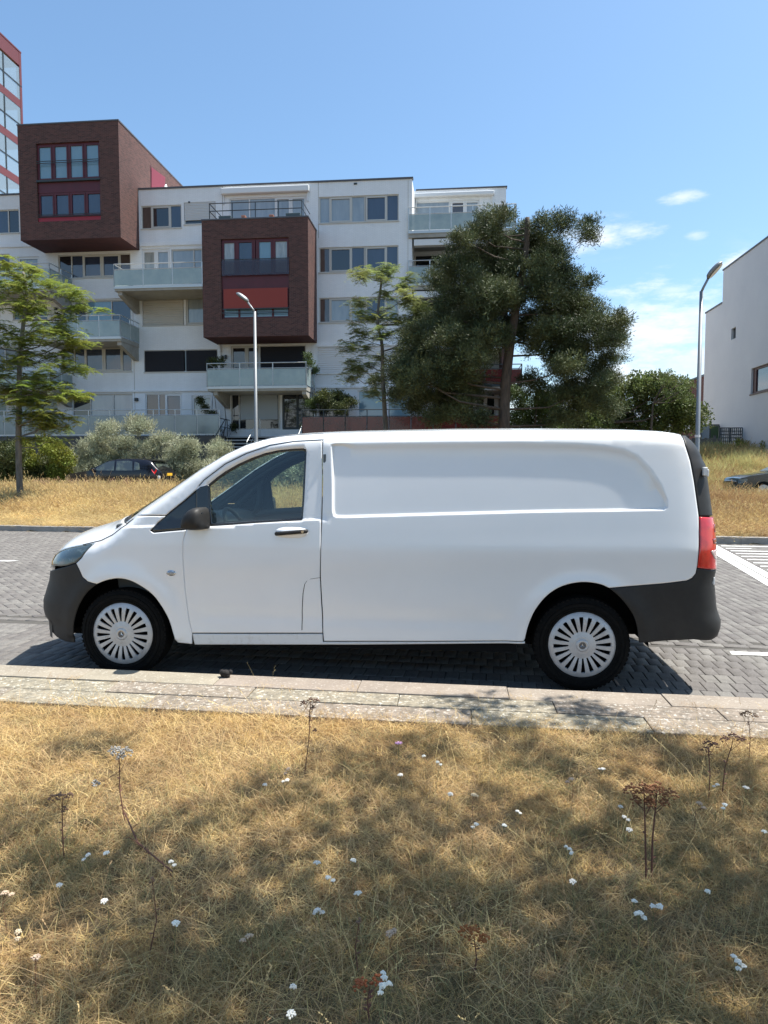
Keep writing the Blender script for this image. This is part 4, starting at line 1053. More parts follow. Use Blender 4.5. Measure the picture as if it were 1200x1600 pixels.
window(o_l2, FY, [(0,.3,P_dark,0),(.3,.68,P_grey,0),(.68,1,P_grey,0)], M_frame); window(o_l2x, FY, even(2,[P_blue,P_dark]), M_frame)
for o_ in (o_ll6, o_ll4, o_ll3, o_ll2): window(o_, FY, even(4,[P_blue,P_grey,P_blue,P_dark],(1,)), M_frame)
window(o_bt, FY, [(0,.26,P_grey,0),(.26,.6,P_grey,0),(.6,.8,P_grey,1),(.8,1,P_grey,1)], M_framew)
window(o_c3, FY, [(0,.55,P_dark,1),(.55,1,P_dark,1)], M_frame); window(o_c3s, FY, [(0,1,P_dark,0)], M_frame); strip('sun_screen', (o_c3s[0]+.05,o_c3s[1]-.05,o_c3s[2]+.05,o_c3s[3]-.05), FY + .01, FY + .03, M_screen)
P_film = mat('frosted_entrance_film', (0.30, 0.33, 0.35), .35, spec=.5)
en = window(o_ent, FY, [(0,.16,P_dark,0),(.16,.97,P_dark,0),(.97,1,P_film,0)], M_frame, name='entrance_window', sill=False)
e = o_ent; strip('frosted_film', (e[0]+.17*(e[1]-e[0])+.05, e[0]+.96*(e[1]-e[0])-.05, e[2]+.27*(e[3]-e[2]), e[3]-.08), FY+.05, FY+.06, P_film, en)
window(o_ent2, FY, even(2,[P_dark,P_blue],(0,)), M_sdark, name='entrance_door', sill=False)
for o_, pm_ in ((o_r6,(P_grey,P_grey,P_grey,P_blue,P_blue)), (o_r5,(P_brown,P_dark,P_blue,P_blue,P_blue)), (o_r4,(P_brown,P_grey,P_grey,P_blue,P_grey))):
    window(o_, FY, [(0,.135,pm_[0],0),(.135,.41,pm_[1],1),(.41,.575,pm_[2],0),(.585,.85,pm_[3],1),(.85,1,pm_[4],0)], M_frame)
window(o_r2, FY, even(1,[P_dark]), M_frame); window(o_r2b, FY, even(1,[P_sky]), M_framew); window(o_r2c, FY, even(1,[P_sky]), M_framew)
slats('shutter', (-7.809,-2.77,6.988,8.393), FY - .02, mat('white_shutter', (.60,.60,.60), .6), .12)
for o_, pm_ in ((h6,(P_grey,P_brown,P_grey)), (h5,(P_dark,P_dark,P_brown)), (h4,(P_dark,P_dark,P_dark)), (h3,(P_blue,P_grey,P_blue)), (h2,(P_dark,P_brown,P_dark))):
    window(o_, RY, [(0,.54,pm_[0],0),(.56,.78,pm_[1],1),(.78,1,pm_[2],1)], M_framew)
# small wall fittings
for r in [(-18.623,-18.429,5.47,5.655),(-13.202,-13.089,7.821,8.038),(-13.391,-13.297,7.787,8.005),(-18.714,-18.599,10.849,10.958),(-23.398,-23.24,10.788,10.935)]: bevel(strip('wall_lamp', r, FY - .16, FY - .002, M_sdark), .02, 2)
for r in [(-5.738,-5.559,17.257,17.343),(-13.291,-13.142,17.272,17.343),(-15.227,-15.133,16.622,16.692)]: strip('vent', r, FY - .05, FY - .002, M_sdark)
mb = MB()
for (px_) in (0,):
    dp = [(-13.638,9.023),(-13.605,8.733),(-13.476,8.55),(-13.465,8.007),(-13.495,5.97)]; mb.tube([(p[0], FY - .07, p[1]) for p in dp], .045, 8)
mb.build('drain_pipe', M_framew, flat)
mb = MB(); dp = [(-2.594,17.427),(-2.581,12.123),(-2.561,4.29)]; mb.tube([(p[0], RY - .08, p[1]) for p in dp], .05, 8); mb.build('drain_pipe', M_conc, flat)

# ---- projecting brick bays
def bay(x0, x1, z0, z1, back, holes, sideh=()):
    b = wall('brick_bay', x0, x1, z0, z1, PYF, holes, M_brick, flat, depth=.22, back=back)
    mb = MB(); mb.add([(x0, PYF, z0), (x1, PYF, z0), (x1, FY - .004, z0), (x0, FY - .004, z0)], [(0,3,2,1)]); mb.build('soffit', M_soffit, b, fix=False)
    mb = MB(); t = .07
    mb.box(x0-.03, x1+.03, PYF-.03, PYF+.2, z1, z1+t); mb.box(x0-.03, x0+.2, PYF+.2, back, z1, z1+t); mb.box(x1-.2, x1+.03, PYF+.2, back, z1, z1+t); mb.build('coping', M_flash, b)
    return b
B1 = (-23.93, -18.18, 14.08, 20.21); B2 = (-13.645, -7.86, 8.64, 14.80)
u1 = (-22.9,-19.28,17.23,19.22); l1 = (-22.881,-19.251,15.053,16.616)
b1 = bay(*B1, 50.0, [(u1[0], u1[1], l1[2], u1[3])])
b2h = (-12.609,-8.905,9.608,13.799)
b2 = bay(*B2, FY - .002, [b2h])
def bay_unit(hole, zsplit, y):
    x0, x1, z0, z1 = hole
    return x0, x1, z0, z1
# upper bay: two rows of four panes with a red panel between
window((u1[0], u1[1], u1[2], u1[3]), PYF, even(4,[P_sky],(0,1,2,3)), M_framer, depth=.16, fr=.09, sill=False)
window((l1[0], l1[1], l1[2]+.22, l1[3]), PYF, even(4,[P_blue],(0,1,2,3)), M_framer, depth=.16, fr=.06, sill=False)
strip('red_panel', (u1[0], u1[1], l1[3], u1[2]), PYF + .10, PYF + .16, M_framer); strip('red_panel', (u1[0], u1[1], l1[2], l1[2]+.22), PYF + .06, PYF + .16, M_redpanel)
def balustrade(rect, y, m=M_sdark, rails=(1.0,), r=.02):
    mb = MB()
    for k in rails:
        z = rect[2] + (rect[3]-rect[2])*k; mb.tube([(rect[0], y, z), (rect[1], y, z)], r, 6)
    return mb.build('window_rail', m, flat)
balustrade((-22.879,-19.263,18.141,18.242), PYF - .05, rails=(0, 1)); balustrade((-22.86,-19.264,15.291,15.393), PYF - .05, rails=(0, 1))
strip('window_sill', (-22.892,-19.27,17.161,17.262), PYF - .05, PYF + .12, M_sdark)
# lower bay
zt = (-12.592,-8.895,11.828,13.799); zm = (-12.612,-8.907,11.191,11.761); za = (-12.486,-8.983,10.13,11.17); zl = (-12.549,-8.971,9.844,10.147); zb = (-12.624,-8.939,9.608,9.844)
window(zt, PYF, [(0,.22,P_curt,1),(.22,.48,P_blue,1),(.52,.76,P_sky,1),(.76,1,P_curt,1)], M_framer, depth=.16, fr=.10, sill=False)
strip('red_panel', (b2h[0], b2h[1], za[3], zt[2]), PYF + .10, PYF + .16, M_framer)
window((b2h[0], b2h[1], zb[2], za[3]), PYF, even(4,[P_sky]), M_framer, depth=.18, fr=.10, sill=False)
strip('awning', za, PYF - .02, PYF + .0, M_awn)
strip('awning_bar', (za[0]-.05, za[1]+.05, za[2]-.05, za[2]), PYF - .05, PYF + .02, M_sdark)
g_ = (-12.551,-8.883,11.861,12.698); gr = balustrade(g_, PYF - .06, rails=(1.0,)); 
mb = MB(); mb.box(g_[0], g_[1], PYF-.07, PYF-.055, g_[2], g_[3]-.03); mb.build('glass_panel', mat('smoked_glass', (.05,.035,.05), .1, spec=.7, alpha=.55), gr)
balustrade((-12.586,-8.937,9.86,9.928), PYF - .05, rails=(0, 1))
# red door and sail on the roof terrace beside the upper bay
rp_ = [(41.747,18.255),(41.804,19.465),(43.822,19.67),(43.794,19.077)]
mb = MB(); mb.add([(-18.15, p[0], p[1]) for p in rp_], [(0, 1, 2, 3)]); mb.build('terrace_door', mat('red_terrace_door', (.17, .02, .03), .5), flat, fix=False)
mb = MB(); mb.box(-18.2, -18.165, rp_[0][0]-.06, rp_[0][0], rp_[0][1], rp_[1][1]+.08); mb.build('door_jamb', M_framer, flat)
pp = thing('folded_parasol', 'white folded parasol on the roof terrace beside the upper brick bay', 'parasol', (-17.2, 41.6, ZT))
mb = MB(); mb.tube([(-17.25, 41.6, ZT+.3), (-17.2, 41.6, 18.35)], [.28, .03], 10); mb.build('canopy', M_framew, pp, smooth=True)
mb = MB(); mb.tube([(-17.25, 41.6, ZT-.4), (-17.2, 41.6, 18.4)], .03, 8); mb.build('pole', M_sdark, pp)

# ---- balconies
def rail_run(mb, a, b, zt, zg, n, r=.028, posts=None):
    a, b = Vector(a), Vector(b)
    mb.tube([a + Vector((0,0,zt)), b + Vector((0,0,zt))], r, 8); mb.tube([a + Vector((0,0,zg)), b + Vector((0,0,zg))], r*.8, 6)
    for i in range(n+1):
        p = a + (b-a)*i/n; mb.tube([p, p + Vector((0,0,zt))], r*1.1, 6)
def balcony(x0, x1, yf, yb, zs, zt, zg, n, ns=(1, 1), glass=M_frost, railm=None, slab=.24, brackets=(), left=True, right=True, edge=.10):
    """slab with frosted panes, handrail and posts; zs top of slab, zg top of glass, zt handrail"""
    mb = MB(); mb.box(x0, x1, yf + .05, yb, zs - slab, zs); s_ = mb.build('balcony', M_conc, flat)
    mb = MB(); mb.box(x0-.03, x1+.03, yf-.0, yf+.05, zs-.12, zs+.02); mb.build('edge_profile', railm or M_steel, s_)
    mb = MB(); rail_run(mb, (x0, yf, zs), (x1, yf, zs), zt-zs, zg-zs+.02, n)
    if right: rail_run(mb, (x1, yf, zs), (x1, yb, zs), zt-zs, zg-zs+.02, ns[1])
    if left: rail_run(mb, (x0, yf, zs), (x0, yb, zs), zt-zs, zg-zs+.02, ns[0])
    mb.build('railing', railm or M_steel, s_)
    def pane(a, b):
        d = (Vector(b)-Vector(a)); L = d.length; d.normalize(); nrm = Vector((d.y, -d.x, 0))
        q = MB(); c = (Vector(a)+Vector(b))/2; q.obox(c + Vector((0,0,(zg-zs)/2+.01)), d*(L/2-.03), nrm*.006, Vector((0,0,(zg-zs)/2-.03))); q.build('glass_panel', glass, s_)
    for i in range(n): pane((x0+(x1-x0)*i/n, yf-.02, zs), (x0+(x1-x0)*(i+1)/n, yf-.02, zs))
    if right:
        for i in range(ns[1]): pane((x1+.02, yf+(yb-yf)*i/ns[1], zs), (x1+.02, yf+(yb-yf)*(i+1)/ns[1], zs))
    if left:
        for i in range(ns[0]): pane((x0-.02, yf+(yb-yf)*i/ns[0], zs), (x0-.02, yf+(yb-yf)*(i+1)/ns[0], zs))
    for xb in brackets:
        q = MB(); q.prism([(yf+.15, zs-slab), (yb, zs-slab), (yb, zs-slab-.75), (yb-.2, zs-slab-.75), (yf+.15, zs-slab-.2)], 'x', xb-.12, xb+.12); q.build('bracket', M_conc, s_)
    return s_
def BR(r): return r
def bal(rc, rg, **kw):
    """rc handrail-to-slab rectangle, rg y of the glass top"""
    return balcony(rc[0], rc[1], PYF, FY - .003, rc[2], rc[3], rg, **kw)
A = (-18.616,-13.654,11.462,12.651); ga = (-18.619,-13.656,11.462,12.346)[3]
bal((A[0], B2[0]-.02, A[2], A[3]), ga, n=3, ns=(2, 1), right=False, brackets=(A[0]+.25,))
Bc = (-27.484,-22.313,11.581,12.831); gb = (-27.49,-22.318,11.581,12.519)[3]; bal(Bc, gb, n=4, ns=(2, 2), brackets=(Bc[1]-.2,))
Cc = (-23.202,-18.319,8.775,9.938); gc = (-23.206,-18.323,8.775,9.643)[3]; bal(Cc, gc, n=4, ns=(2, 2), brackets=(Cc[1]-.15,))
Dc = (-28.474,-22.463,6.14,7.273); gd = (-28.48,-22.468,6.14,6.99)[3]; bal(Dc, gd, n=4, ns=(2, 2), brackets=(Dc[1]-.15,))
Fc = (-13.473,-8.007,5.988,7.233); gf = (-13.475,-8.008,5.988,6.927)[3]; bal(Fc, gf, n=3, ns=(2, 2), brackets=(Fc[0]+.4, Fc[1]-.15))
# loggias of the set-back wing
for r, g in zip([(-2.691,3.129,14.586,15.849),(-2.684,3.161,11.769,12.991),(-2.678,3.193,8.926,10.177)], [(-2.69,3.131,14.586,15.474),(-2.684,3.163,11.769,12.665),(-2.678,3.195,8.926,9.83)]):
    g = g[3]
    s_ = balcony(r[0], r[1], 39.85, RY - .003, r[2], r[3], g, n=5, ns=(1, 1), slab=.34, left=False)
    bm_ = MB(); bm_.box(-2.40, r[1]-.1, 39.95, 40.35, r[2]-.75, r[2]-.42); bm_.build('sunblind_box', M_framew, s_)
# red glass balcony low on the wing
r = (-0.486,3.538,6.184,7.023); s_ = balcony(r[0], r[1], 39.85, RY - .003, r[2], r[3]+.25, r[3], n=4, glass=M_redglass, railm=M_sdark, slab=.3)
# loggia side walls (dark shade comes from the depth)
strip('loggia_wall', (2.45, 2.76, .8, 13.2), 39.95, RY - .002, M_brick)
# roof terrace railing on the lower bay
mb = MB()
zr = B2[3] + .07
for k in (.45, .85): mb.tube([(B2[0]+.4, PYF+.12, zr+k), (B2[1]-.35, PYF+.12, zr+k), (B2[1]-.35, FY-.1, zr+k)], .025, 6); mb.tube([(B2[0]+.4, PYF+.12, zr+k), (B2[0]+.4, FY-.1, zr+k)], .025, 6)
for i in range(5):
    x = B2[0]+.4 + (B2[1]-B2[0]-.75)*i/4; mb.tube([(x, PYF+.12, zr), (x, PYF+.12, zr+.85)], .025, 6)
mb.build('terrace_railing', M_sdark, flat)
mb = MB(); mb.box(B2[0]+.05, B2[1]-.05, PYF+.05, FY-.01, B2[3]-.08, B2[3]-.02); mb.build('terrace_floor', M_conc, flat)

# raised ground-floor terraces: plinth, glass screens, steps
TZ = 3.36
mb = MB(); mb.box(XL, -12.80, PYF+.03, FY-.002, .9, TZ); mb.build('terrace_plinth', mat('dark_plinth', (.05,.05,.052), .8, noise=(2,(.08,.08,.08),.4,.7)), flat)
mb = MB(); mb.box(-8.25, 6.5, PYF+.03, FY-.002, .9, TZ-.15); mb.build('terrace_plinth', mat('brown_plinth', (.09,.06,.045), .8), flat)
mb = MB(); mb.box(-12.8, -8.25, PYF+1.2, FY-.002, .9, TZ-.02); mb.build('entrance_landing', M_conc, flat)
Ec = (-30.138,-13.496,3.431,4.775); ge_ = (-30.145,-13.498,3.431,4.493)[3]
def screen(x0, x1, y, z0, z1, zg, n, gm, rm, nm='terrace_screen'):
    t = MB(); rail_run(t, (x0, y, z0), (x1, y, z0), z1-z0, zg-z0, n, r=.025); t.box(x0, x1, y-.03, y+.03, z0-.03, z0+.02); f = t.build(nm, rm, flat)
    for i in range(n):
        q = MB(); a = x0+(x1-x0)*i/n+.03; b = x0+(x1-x0)*(i+1)/n-.03; q.box(a, b, y-.035, y-.022, z0+.03, zg-.03); q.build('glass_panel', gm, f)
    return f
screen(-30.2, -12.82, PYF, Ec[2], Ec[3], ge_, 14, M_frost2, M_steel)
Rc = (-8.391,2.217,3.429,4.692); gr_ = (-8.392,2.218,3.429,4.339)[3]
screen(-8.25, 2.3, PYF, 3.05, Rc[3], gr_, 9, M_redglass, M_sdark)
# steps
st = thing('entrance_steps', 'flight of concrete steps with steel handrails up to the glazed entrance', 'steps', (-10.5, 36.5, .8))
for k in range(8):
    z = TZ - .02 - k*.19; y = PYF + 1.2 - k*.32
    mb = MB(); mb.box(-12.75, -8.35, y-.34, y, z-.07, z); mb.build('step', mat('step_tread', (.30,.30,.29), .8), st)
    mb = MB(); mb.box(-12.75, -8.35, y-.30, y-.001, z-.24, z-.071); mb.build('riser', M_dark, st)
for x in (-12.78, -10.9, -8.3):
    mb = MB(); mb.tube([(x, PYF+1.2, TZ), (x, PYF+1.2, TZ+.95), (x, PYF+.9, TZ+.95), (x, PYF-1.35, TZ-.40), (x, PYF-1.35, TZ-1.4)], .025, 6)
    mb.tube([(x, PYF+1.0, TZ+.5), (x, PYF-1.35, TZ-.85)], .018, 6); mb.build('handrail', M_steel if x > -12 else M_sdark, st)
mb = MB(); mb.tube([(-12.9, PYF, TZ), (-12.9, PYF, TZ+.95), (-12.9, FY-.3, TZ+.95)], .025, 6); mb.tube([(-12.9, PYF, TZ+.5), (-12.9, FY-.3, TZ+.5)], .018, 6); mb.build('side_railing', M_sdark, flat)

# ---- glazed stair tower far left
tw = thing('stair_tower', 'tall red steel framed glass tower rising behind the upper brick bay', 'building', (-38, 52, 1))
M_towr = mat('tower_red_steel', (0.12, 0.028, 0.028), .5); M_tglass = mat('tower_glass', (0.20, 0.26, 0.30), .06, spec=.7, alpha=.8, coat=.5)
tq = [(52.732,32.919),(50.255,32.738)]
TX = -33.0; ty1 = tq[0][0]; ztop = tq[0][1]; ty0 = ty1 - 11.0
fl = 2.93
mb = MB(); mb.box(TX-6, TX, ty0, ty1, ztop-1.0, ztop); mb.box(TX-6.02, TX+.03, ty0-.03, ty1+.03, ztop, ztop+.1)
for k in range(1, 12): z = ztop - .9 - fl*k; mb.box(TX-6, TX, ty0, ty1, z-.28, z+.28)
mb.box(TX-.25, TX+.01, ty1-.25, ty1+.01, 1, ztop); mb.box(TX-.25, TX+.01, ty0, ty0+.25, 1, ztop); mb.build('tower_frame', M_towr, tw)
mb = MB()
for k in range(12):
    z0 = ztop - .9 - fl*(k+1) + .28; z1 = z0 + fl - .56
    for j in range(5):
        y = ty0 + (ty1-ty0)*j/5; mb.box(TX-.05, TX+.03, y-.05, y+.05, z0, z1)
    mb.box(TX-.04, TX+.02, ty0, ty1, z0+1.05, z0+1.12)
mb.build('tower_mullion', M_sdark, tw)
for k in range(12):
    z0 = ztop - .9 - fl*(k+1) + .28; z1 = z0 + fl - .56
    for j in range(5):
        ya = ty0 + (ty1-ty0)*j/5+.05; yb = ty0 + (ty1-ty0)*(j+1)/5-.05
        q = MB(); q.add([(TX-.02, ya, z0), (TX-.02, yb, z0), (TX-.02, yb, z1), (TX-.02, ya, z1)], [(0,1,2,3)]); q.build('pane', M_tglass, tw, fix=False)
mb = MB(); mb.box(TX-5.5, TX-3.2, ty0+1, ty1-1.5, 1, ztop-1.2); mb.build('stair_core', M_conc, tw)

# ---- white gabled house on the right
HX = 14.5
house = thing('white_house', 'plain white rendered end wall with one dark framed window and stepped roof line', 'building', (14, 28, 2))
M_render = mat('white_render', (0.62, 0.615, 0.625), .85, noise=(.35, (0.56, 0.56, 0.58), .35, .7), noise2=(30, (.66, .655, .65), .5, .8), bump=(50, .35, .004))
q1 = [(41.325,12.383),(41.185,10.626),(43.95,10.678),(44.085,3.839),(35.718,12.37)]
zA, zB = q1[0][1], q1[1][1]; yA, yB = q1[0][0], q1[2][0]
hw = [(37.154,6.5),(37.055,5.233),(39.636,8.978),(39.596,8.472)]
sw = [(39.92,9.017),(39.287,8.383)]
big = (35.0, hw[0][0], hw[1][1], hw[0][1]); sm = (sw[1][0], sw[0][0], sw[1][1], sw[0][1] - .05)
# wall in the plane x = HX with openings: built in (y, z)
def wall_x(name, X, y0, y1, z0, z1, holes, m, parent, depth=.3):
    ys = sorted({y0, y1} | {h[0] for h in holes} | {h[1] for h in holes}); zs = sorted({z0, z1} | {h[2] for h in holes} | {h[3] for h in holes}); mb = MB()
    for i in range(len(ys)-1):
        for j in range(len(zs)-1):
            c, d = (ys[i]+ys[i+1])/2, (zs[j]+zs[j+1])/2
            if any(h[0] < c < h[1] and h[2] < d < h[3] for h in holes): continue
            mb.add([(X, ys[i], zs[j]), (X, ys[i+1], zs[j]), (X, ys[i+1], zs[j+1]), (X, ys[i], zs[j+1])], [(0,3,2,1)])
    for (a, b, c, d) in holes:
        e = X + depth; mb.add([(X,a,c),(X,b,c),(e,b,c),(e,a,c)], [(0,1,2,3)]); mb.add([(X,a,d),(X,b,d),(e,b,d),(e,a,d)], [(0,3,2,1)])
        mb.add([(X,a,c),(X,a,d),(e,a,d),(e,a,c)], [(0,3,2,1)]); mb.add([(X,b,c),(X,b,d),(e,b,d),(e,b,c)], [(0,1,2,3)])
    return mb.build(name, m, parent, fix=False)
wall_x('wall', HX, 34.6, yA, .5, zA, [big, sm], M_render, house)
wall_x('wall', HX, yA, yB, .5, zB, [], M_render, house)
mb = MB(); mb.box(HX + .31, HX+9, 34.6, yA, .5, zA - .01); mb.build('house_body', M_render, house)
mb = MB(); mb.box(HX + .01, HX+9, yA + .002, yB, .5, zB - .01); mb.build('rear_body', M_render, house)
mb = MB(); mb.box(HX-.04, HX+9, 34.6, yA+.04, zA, zA+.08); mb.box(HX-.04, HX+9, yA+.05, yB+.04, zB, zB+.08); mb.build('roof_edge', M_flash, house)
mb = MB(); mb.box(HX+.1, HX+.2, big[0], big[1], big[2], big[2]+.1); mb.box(HX+.1, HX+.2, big[0], big[1], big[3]-.1, big[3]); mb.box(HX+.1, HX+.2, big[1]-.35, big[1], big[2]+.1, big[3]-.1); mb.box(HX-.05, HX+.1, big[0], big[1]+.05, big[2]-.06, big[2])
wf = mb.build('window', mat('dark_red_timber', (.07,.022,.018), .5), house)
mb = MB(); mb.add([(HX+.15, big[0], big[2]), (HX+.15, big[1], big[2]), (HX+.15, big[1], big[3]), (HX+.15, big[0], big[3])], [(0,3,2,1)]); mb.build('pane', P_blue, wf, fix=False)
mb = MB(); mb.box(HX+.12, HX+.14, sm[0], sm[1], sm[2], sm[3]); mb.build('window', P_dark, house)
# houses farther back between the lamp post and the white wall
fh = thing('brick_house', 'distant red brick and white house half hidden by trees beside the white end wall', 'building', (13, 56, 1))
FX = 17.4
mb = MB(); mb.box(FX, FX+7, 52, 60, .5, 8.05); mb.build('wall', M_brickred, fh)
mb = MB(); mb.box(FX, FX+7, 60.003, 66, .5, 7.9); mb.build('wall', M_wall, fh)
mb = MB(); mb.box(FX-.06, FX+7, 52, 66.1, 8.05, 8.2); mb.build('roof', M_flash, fh)
mb = MB(); mb.box(FX-.03, FX+.02, 55.5, 57.4, 4.5, 6.2); w_ = mb.build('window', M_framew, fh); mb = MB(); mb.box(FX-.05, FX-.031, 55.7, 57.2, 4.7, 6.0); mb.build('pane', P_blue, w_)
wh = thing('low_white_building', 'low white building seen through the pine branches beside the red balcony wing', 'building', (12, 70, 1))
mb = MB(); mb.box(8.5, 18, 70, 78, .5, 9.1); mb.build('wall', M_wall, wh); mb = MB(); mb.box(8.4, 18.1, 69.9, 78, 9.1, 9.4); mb.build('roof', mat('weathered_copper', (.2,.3,.27), .7), wh)
fr_ = thing('flat_roof_shed', 'grey flat roofed shed low between the trees right of the pine', 'shed', (5.2, 38, 1))
sr = (5.401,6.79,3.71,3.867); mb = MB(); mb.box(sr[0], sr[1], 36, 39, sr[2], sr[3]); mb.build('roof', M_kerbfar, fr_); mb = MB(); mb.box(sr[0]+.1, sr[1]-.1, 36.1, 38.9, 1.0, sr[2]-.001); mb.build('wall', M_brick, fr_)
# dark glazed gate and timber fence with trellis in front of the white wall
gt = thing('garden_gate', 'dark framed glass gate opening at the foot of the white wall', 'gate', (13, 41, 3))
g0 = (13.44,14.424,2.977,3.996)
mb = MB(); mb.box(g0[0], g0[1], 41, 41.06, g0[3]-.08, g0[3]); 
for k in (0, .5, 1): x = g0[0]+(g0[1]-g0[0])*k; mb.box(x-.03, x+.03, 41, 41.06, g0[2]-.4, g0[3]-.08)
mb.build('gate_frame', M_sdark, gt)
for k in (0, .5):
    x = g0[0]+(g0[1]-g0[0])*k; q = MB(); q.box(x+.04, x+(g0[1]-g0[0])*.5-.04, 41.02, 41.04, g0[2]-.4, g0[3]-.09); q.build('glass_panel', P_grey if k == 0 else mat('green_glass', (.05,.09,.03), .3), gt)
tr_ = thing('trellis', 'dark square lattice trellis in front of the white wall', 'trellis', (13.5, 38, 3))
t0 = (13.403,14.592,2.807,3.652)
for k in range(13):
    x = t0[0]+(t0[1]-t0[0])*k/12; w_ = .045 if k in (0, 5, 12) else .022; q = MB(); q.box(x-w_, x+w_, 38, 38.05, t0[2]-.8, t0[3]); q.build('slat', M_sdark, tr_)
for k in range(8):
    z = t0[2]+(t0[3]-t0[2])*k/5 - .35; q = MB(); q.box(t0[0], t0[1], 38.052, 38.08, z-.02, z+.02); q.build('slat', M_sdark, tr_)
fc = thing('timber_fence', 'weathered grey timber board fence below the trellis', 'fence', (12.5, 37, 2.5))
f0 = (11.433,13.152,2.589,3.066); k = 0; x = f0[0]
M_tim = mat('weathered_timber', (.14,.125,.115), .9, noise=(6, (.08,.07,.065), .4, .7))
while x < f0[1]:
    q = MB(); h = rnd.uniform(-.04, .04) + (.0 if k % 9 else .15); q.box(x, x+.13, 37, 37.03, 1.0, f0[3]+h); q.build('board', M_tim, fc); x += .145; k += 1
# ------------------------------------------------------------------ street lamps
def street_lamp(x, y, h, label, flip, armdx, armdy=0.0):
    z0 = gz(x, y)
    t = thing('street_lamp', label, 'street lamp', (x, y, z0), 'tapered street lamps along the parking road')
    mb = MB(); mb.tube([(x, y, z0), (x, y, z0+.9), (x, y, z0+1.0), (x, y, z0+h)], [.085, .085, .07, .05], 14); mb.build('pole', M_pole, t, smooth=True)
    a = Vector((x, y, z0+h)); b = a + Vector((armdx*.30, armdy, .40))
    mb = MB(); mb.tube([a - Vector((0,0,.02)), a + (b-a)*.25, b], .035, 10); mb.build('arm', M_pole, t, smooth=True)
    d = (b-a).normalized(); d = Vector((d.x, d.y, d.z*.55)).normalized(); side = Vector((-d.y, d.x, 0)).normalized(); up = side.cross(d) * (1 if side.cross(d).z > 0 else -1)
    c = b + d*.20; V = []; n, m_ = 14, 9
    for i in range(m_+1):
        s = -1 + 2*i/m_; w = (1 - abs(s)**2.4)**.5 if abs(s) < 1 else .02
        for k in range(n):
            q = 2*PI*k/n; zz = math.sin(q); V.append(c + d*(.30*s) + side*(.15*w*math.cos(q)) + up*((.11 if zz > 0 else .05)*w*zz))
    mb = MB(); mb.add(V, [(i*n+k, i*n+(k+1)%n, (i+1)*n+(k+1)%n, (i+1)*n+k) for i in range(m_) for k in range(n)]); hd = mb.build('lamp_head', M_pole, t, smooth=True)
    V = [c + d*(.25*math.cos(q)) + side*(.13*math.sin(q)) - up*.052 for q in np.linspace(0, 2*PI, 17)[:-1]]
    mb = MB(); mb.add(V, [tuple(range(16))]); mb.build('lamp_glass', mat('lamp_glass', (.75,.70,.58), .3), hd, fix=False)
    mb = MB(); mb.tube([(x, y, z0+2.05), (x, y, z0+2.12)], .078, 12); mb.build('band', M_framew, t)
M_pole = mat('galvanised_pole', (0.22, 0.235, 0.24), .5, metal=.5, noise=(6, (.24,.25,.26), .4, .7))
lp = [(-7.44,7.356)][0]; street_lamp(lp[0], 26, lp[1]-gz(lp[0], 26), 'grey street lamp with its head turned left in front of the lower brick bay', -1, -1)
lp = [(7.119,6.768)][0]; street_lamp(lp[0], 22, lp[1]-gz(lp[0], 22), 'grey street lamp with its head turned right beside the white end wall', 1, .6, -.1)

# ------------------------------------------------------------------ parked cars (seen above the grass)
def car(x, y, z0, L, label, name, profile, belt_z, wins, paint, facing=-1, plate=True, group='cars on the parking road', Wd=1.82):
    """profile: roofline (u, z) from nose to tail, facing -x"""
    t = thing(name, label, 'car', (x, y, z0), group)
    hw = Wd/2
    # body: loft across the width; sections narrow above the belt
    us = np.linspace(0, L, 72); top = np.interp(us, [p[0] for p in profile], [p[1] for p in profile])
    nv = 9; V = []; F = []
    def half(u, z):
        t_ = max(0, z - belt_z); w = hw - .20*t_/.55*1.0 - .03*max(0, .5-z)
        q = abs(u/L*2-1); w *= (1 - max(0, q-.72)**2*3.2)
        return w
    sec = []
    for u, zt in zip(us, top):
        col = []
        zb = .22
        for k, f in enumerate((0, .15, .4, .7, 1.0)):
            z = zb + (min(zt, belt_z) - zb)*f; col.append((half(u, z) - (.04 if k == 0 else 0), z))
        for f in (.5, .9, 1.0):
            z = min(zt, belt_z) + max(0, zt-belt_z)*f; z = max(z, col[-1][1] + .001)
            col.append((half(u, z) - (.10 if f == 1 else 0), z - (0 if f < 1 else 0)))
        col.append((0, col[-1][1] + .03)); sec.append(col)
    m_ = len(sec[0])
    for i, col in enumerate(sec):
        for (w, z) in col: V.append((x + us[i], y - w, z0 + z))
        for (w, z) in col[::-1][1:]: V.append((x + us[i], y + w, z0 + z))
    nn = 2*m_-1
    F = [(i*nn+k, (i+1)*nn+k, (i+1)*nn+k+1, i*nn+k+1) for i in range(len(us)-1) for k in range(nn-1)] + [tuple(range(nn)), tuple((len(us)-1)*nn+k for k in range(nn))[::-1]]
    mb = MB(); mb.add(V, F); mb.build('body', paint, t, smooth=True)
    for w_ in wins:
        for s in (-1, 1):
            mb = MB(); mb.add([(x+u, y + s*(half(u, z) + .006), z0+z) for (u, z) in w_], [tuple(range(len(w_)))]); mb.build('side_window', M_carglass, t, fix=False)
    for hx in (.18*L, .79*L):
        for s in (-1, 1):
            mb = MB(); mb.lathe([(0, -.11), (.2, -.11), (.31, -.11), (.33, -.08), (.33, .08), (.31, .11), (.2, .11), (0, .11)], (x+hx, y+s*(hw-.1), z0+.33), 'y', 24); w = mb.build('wheel', M_rubber, t, smooth=True)
            mb = MB(); mb.lathe([(0, 0), (.2, 0)], (x+hx, y+s*(hw+.015), z0+.33), 'y', 20); mb.build('wheel_trim', M_cap, w, fix=False)
    return t, half
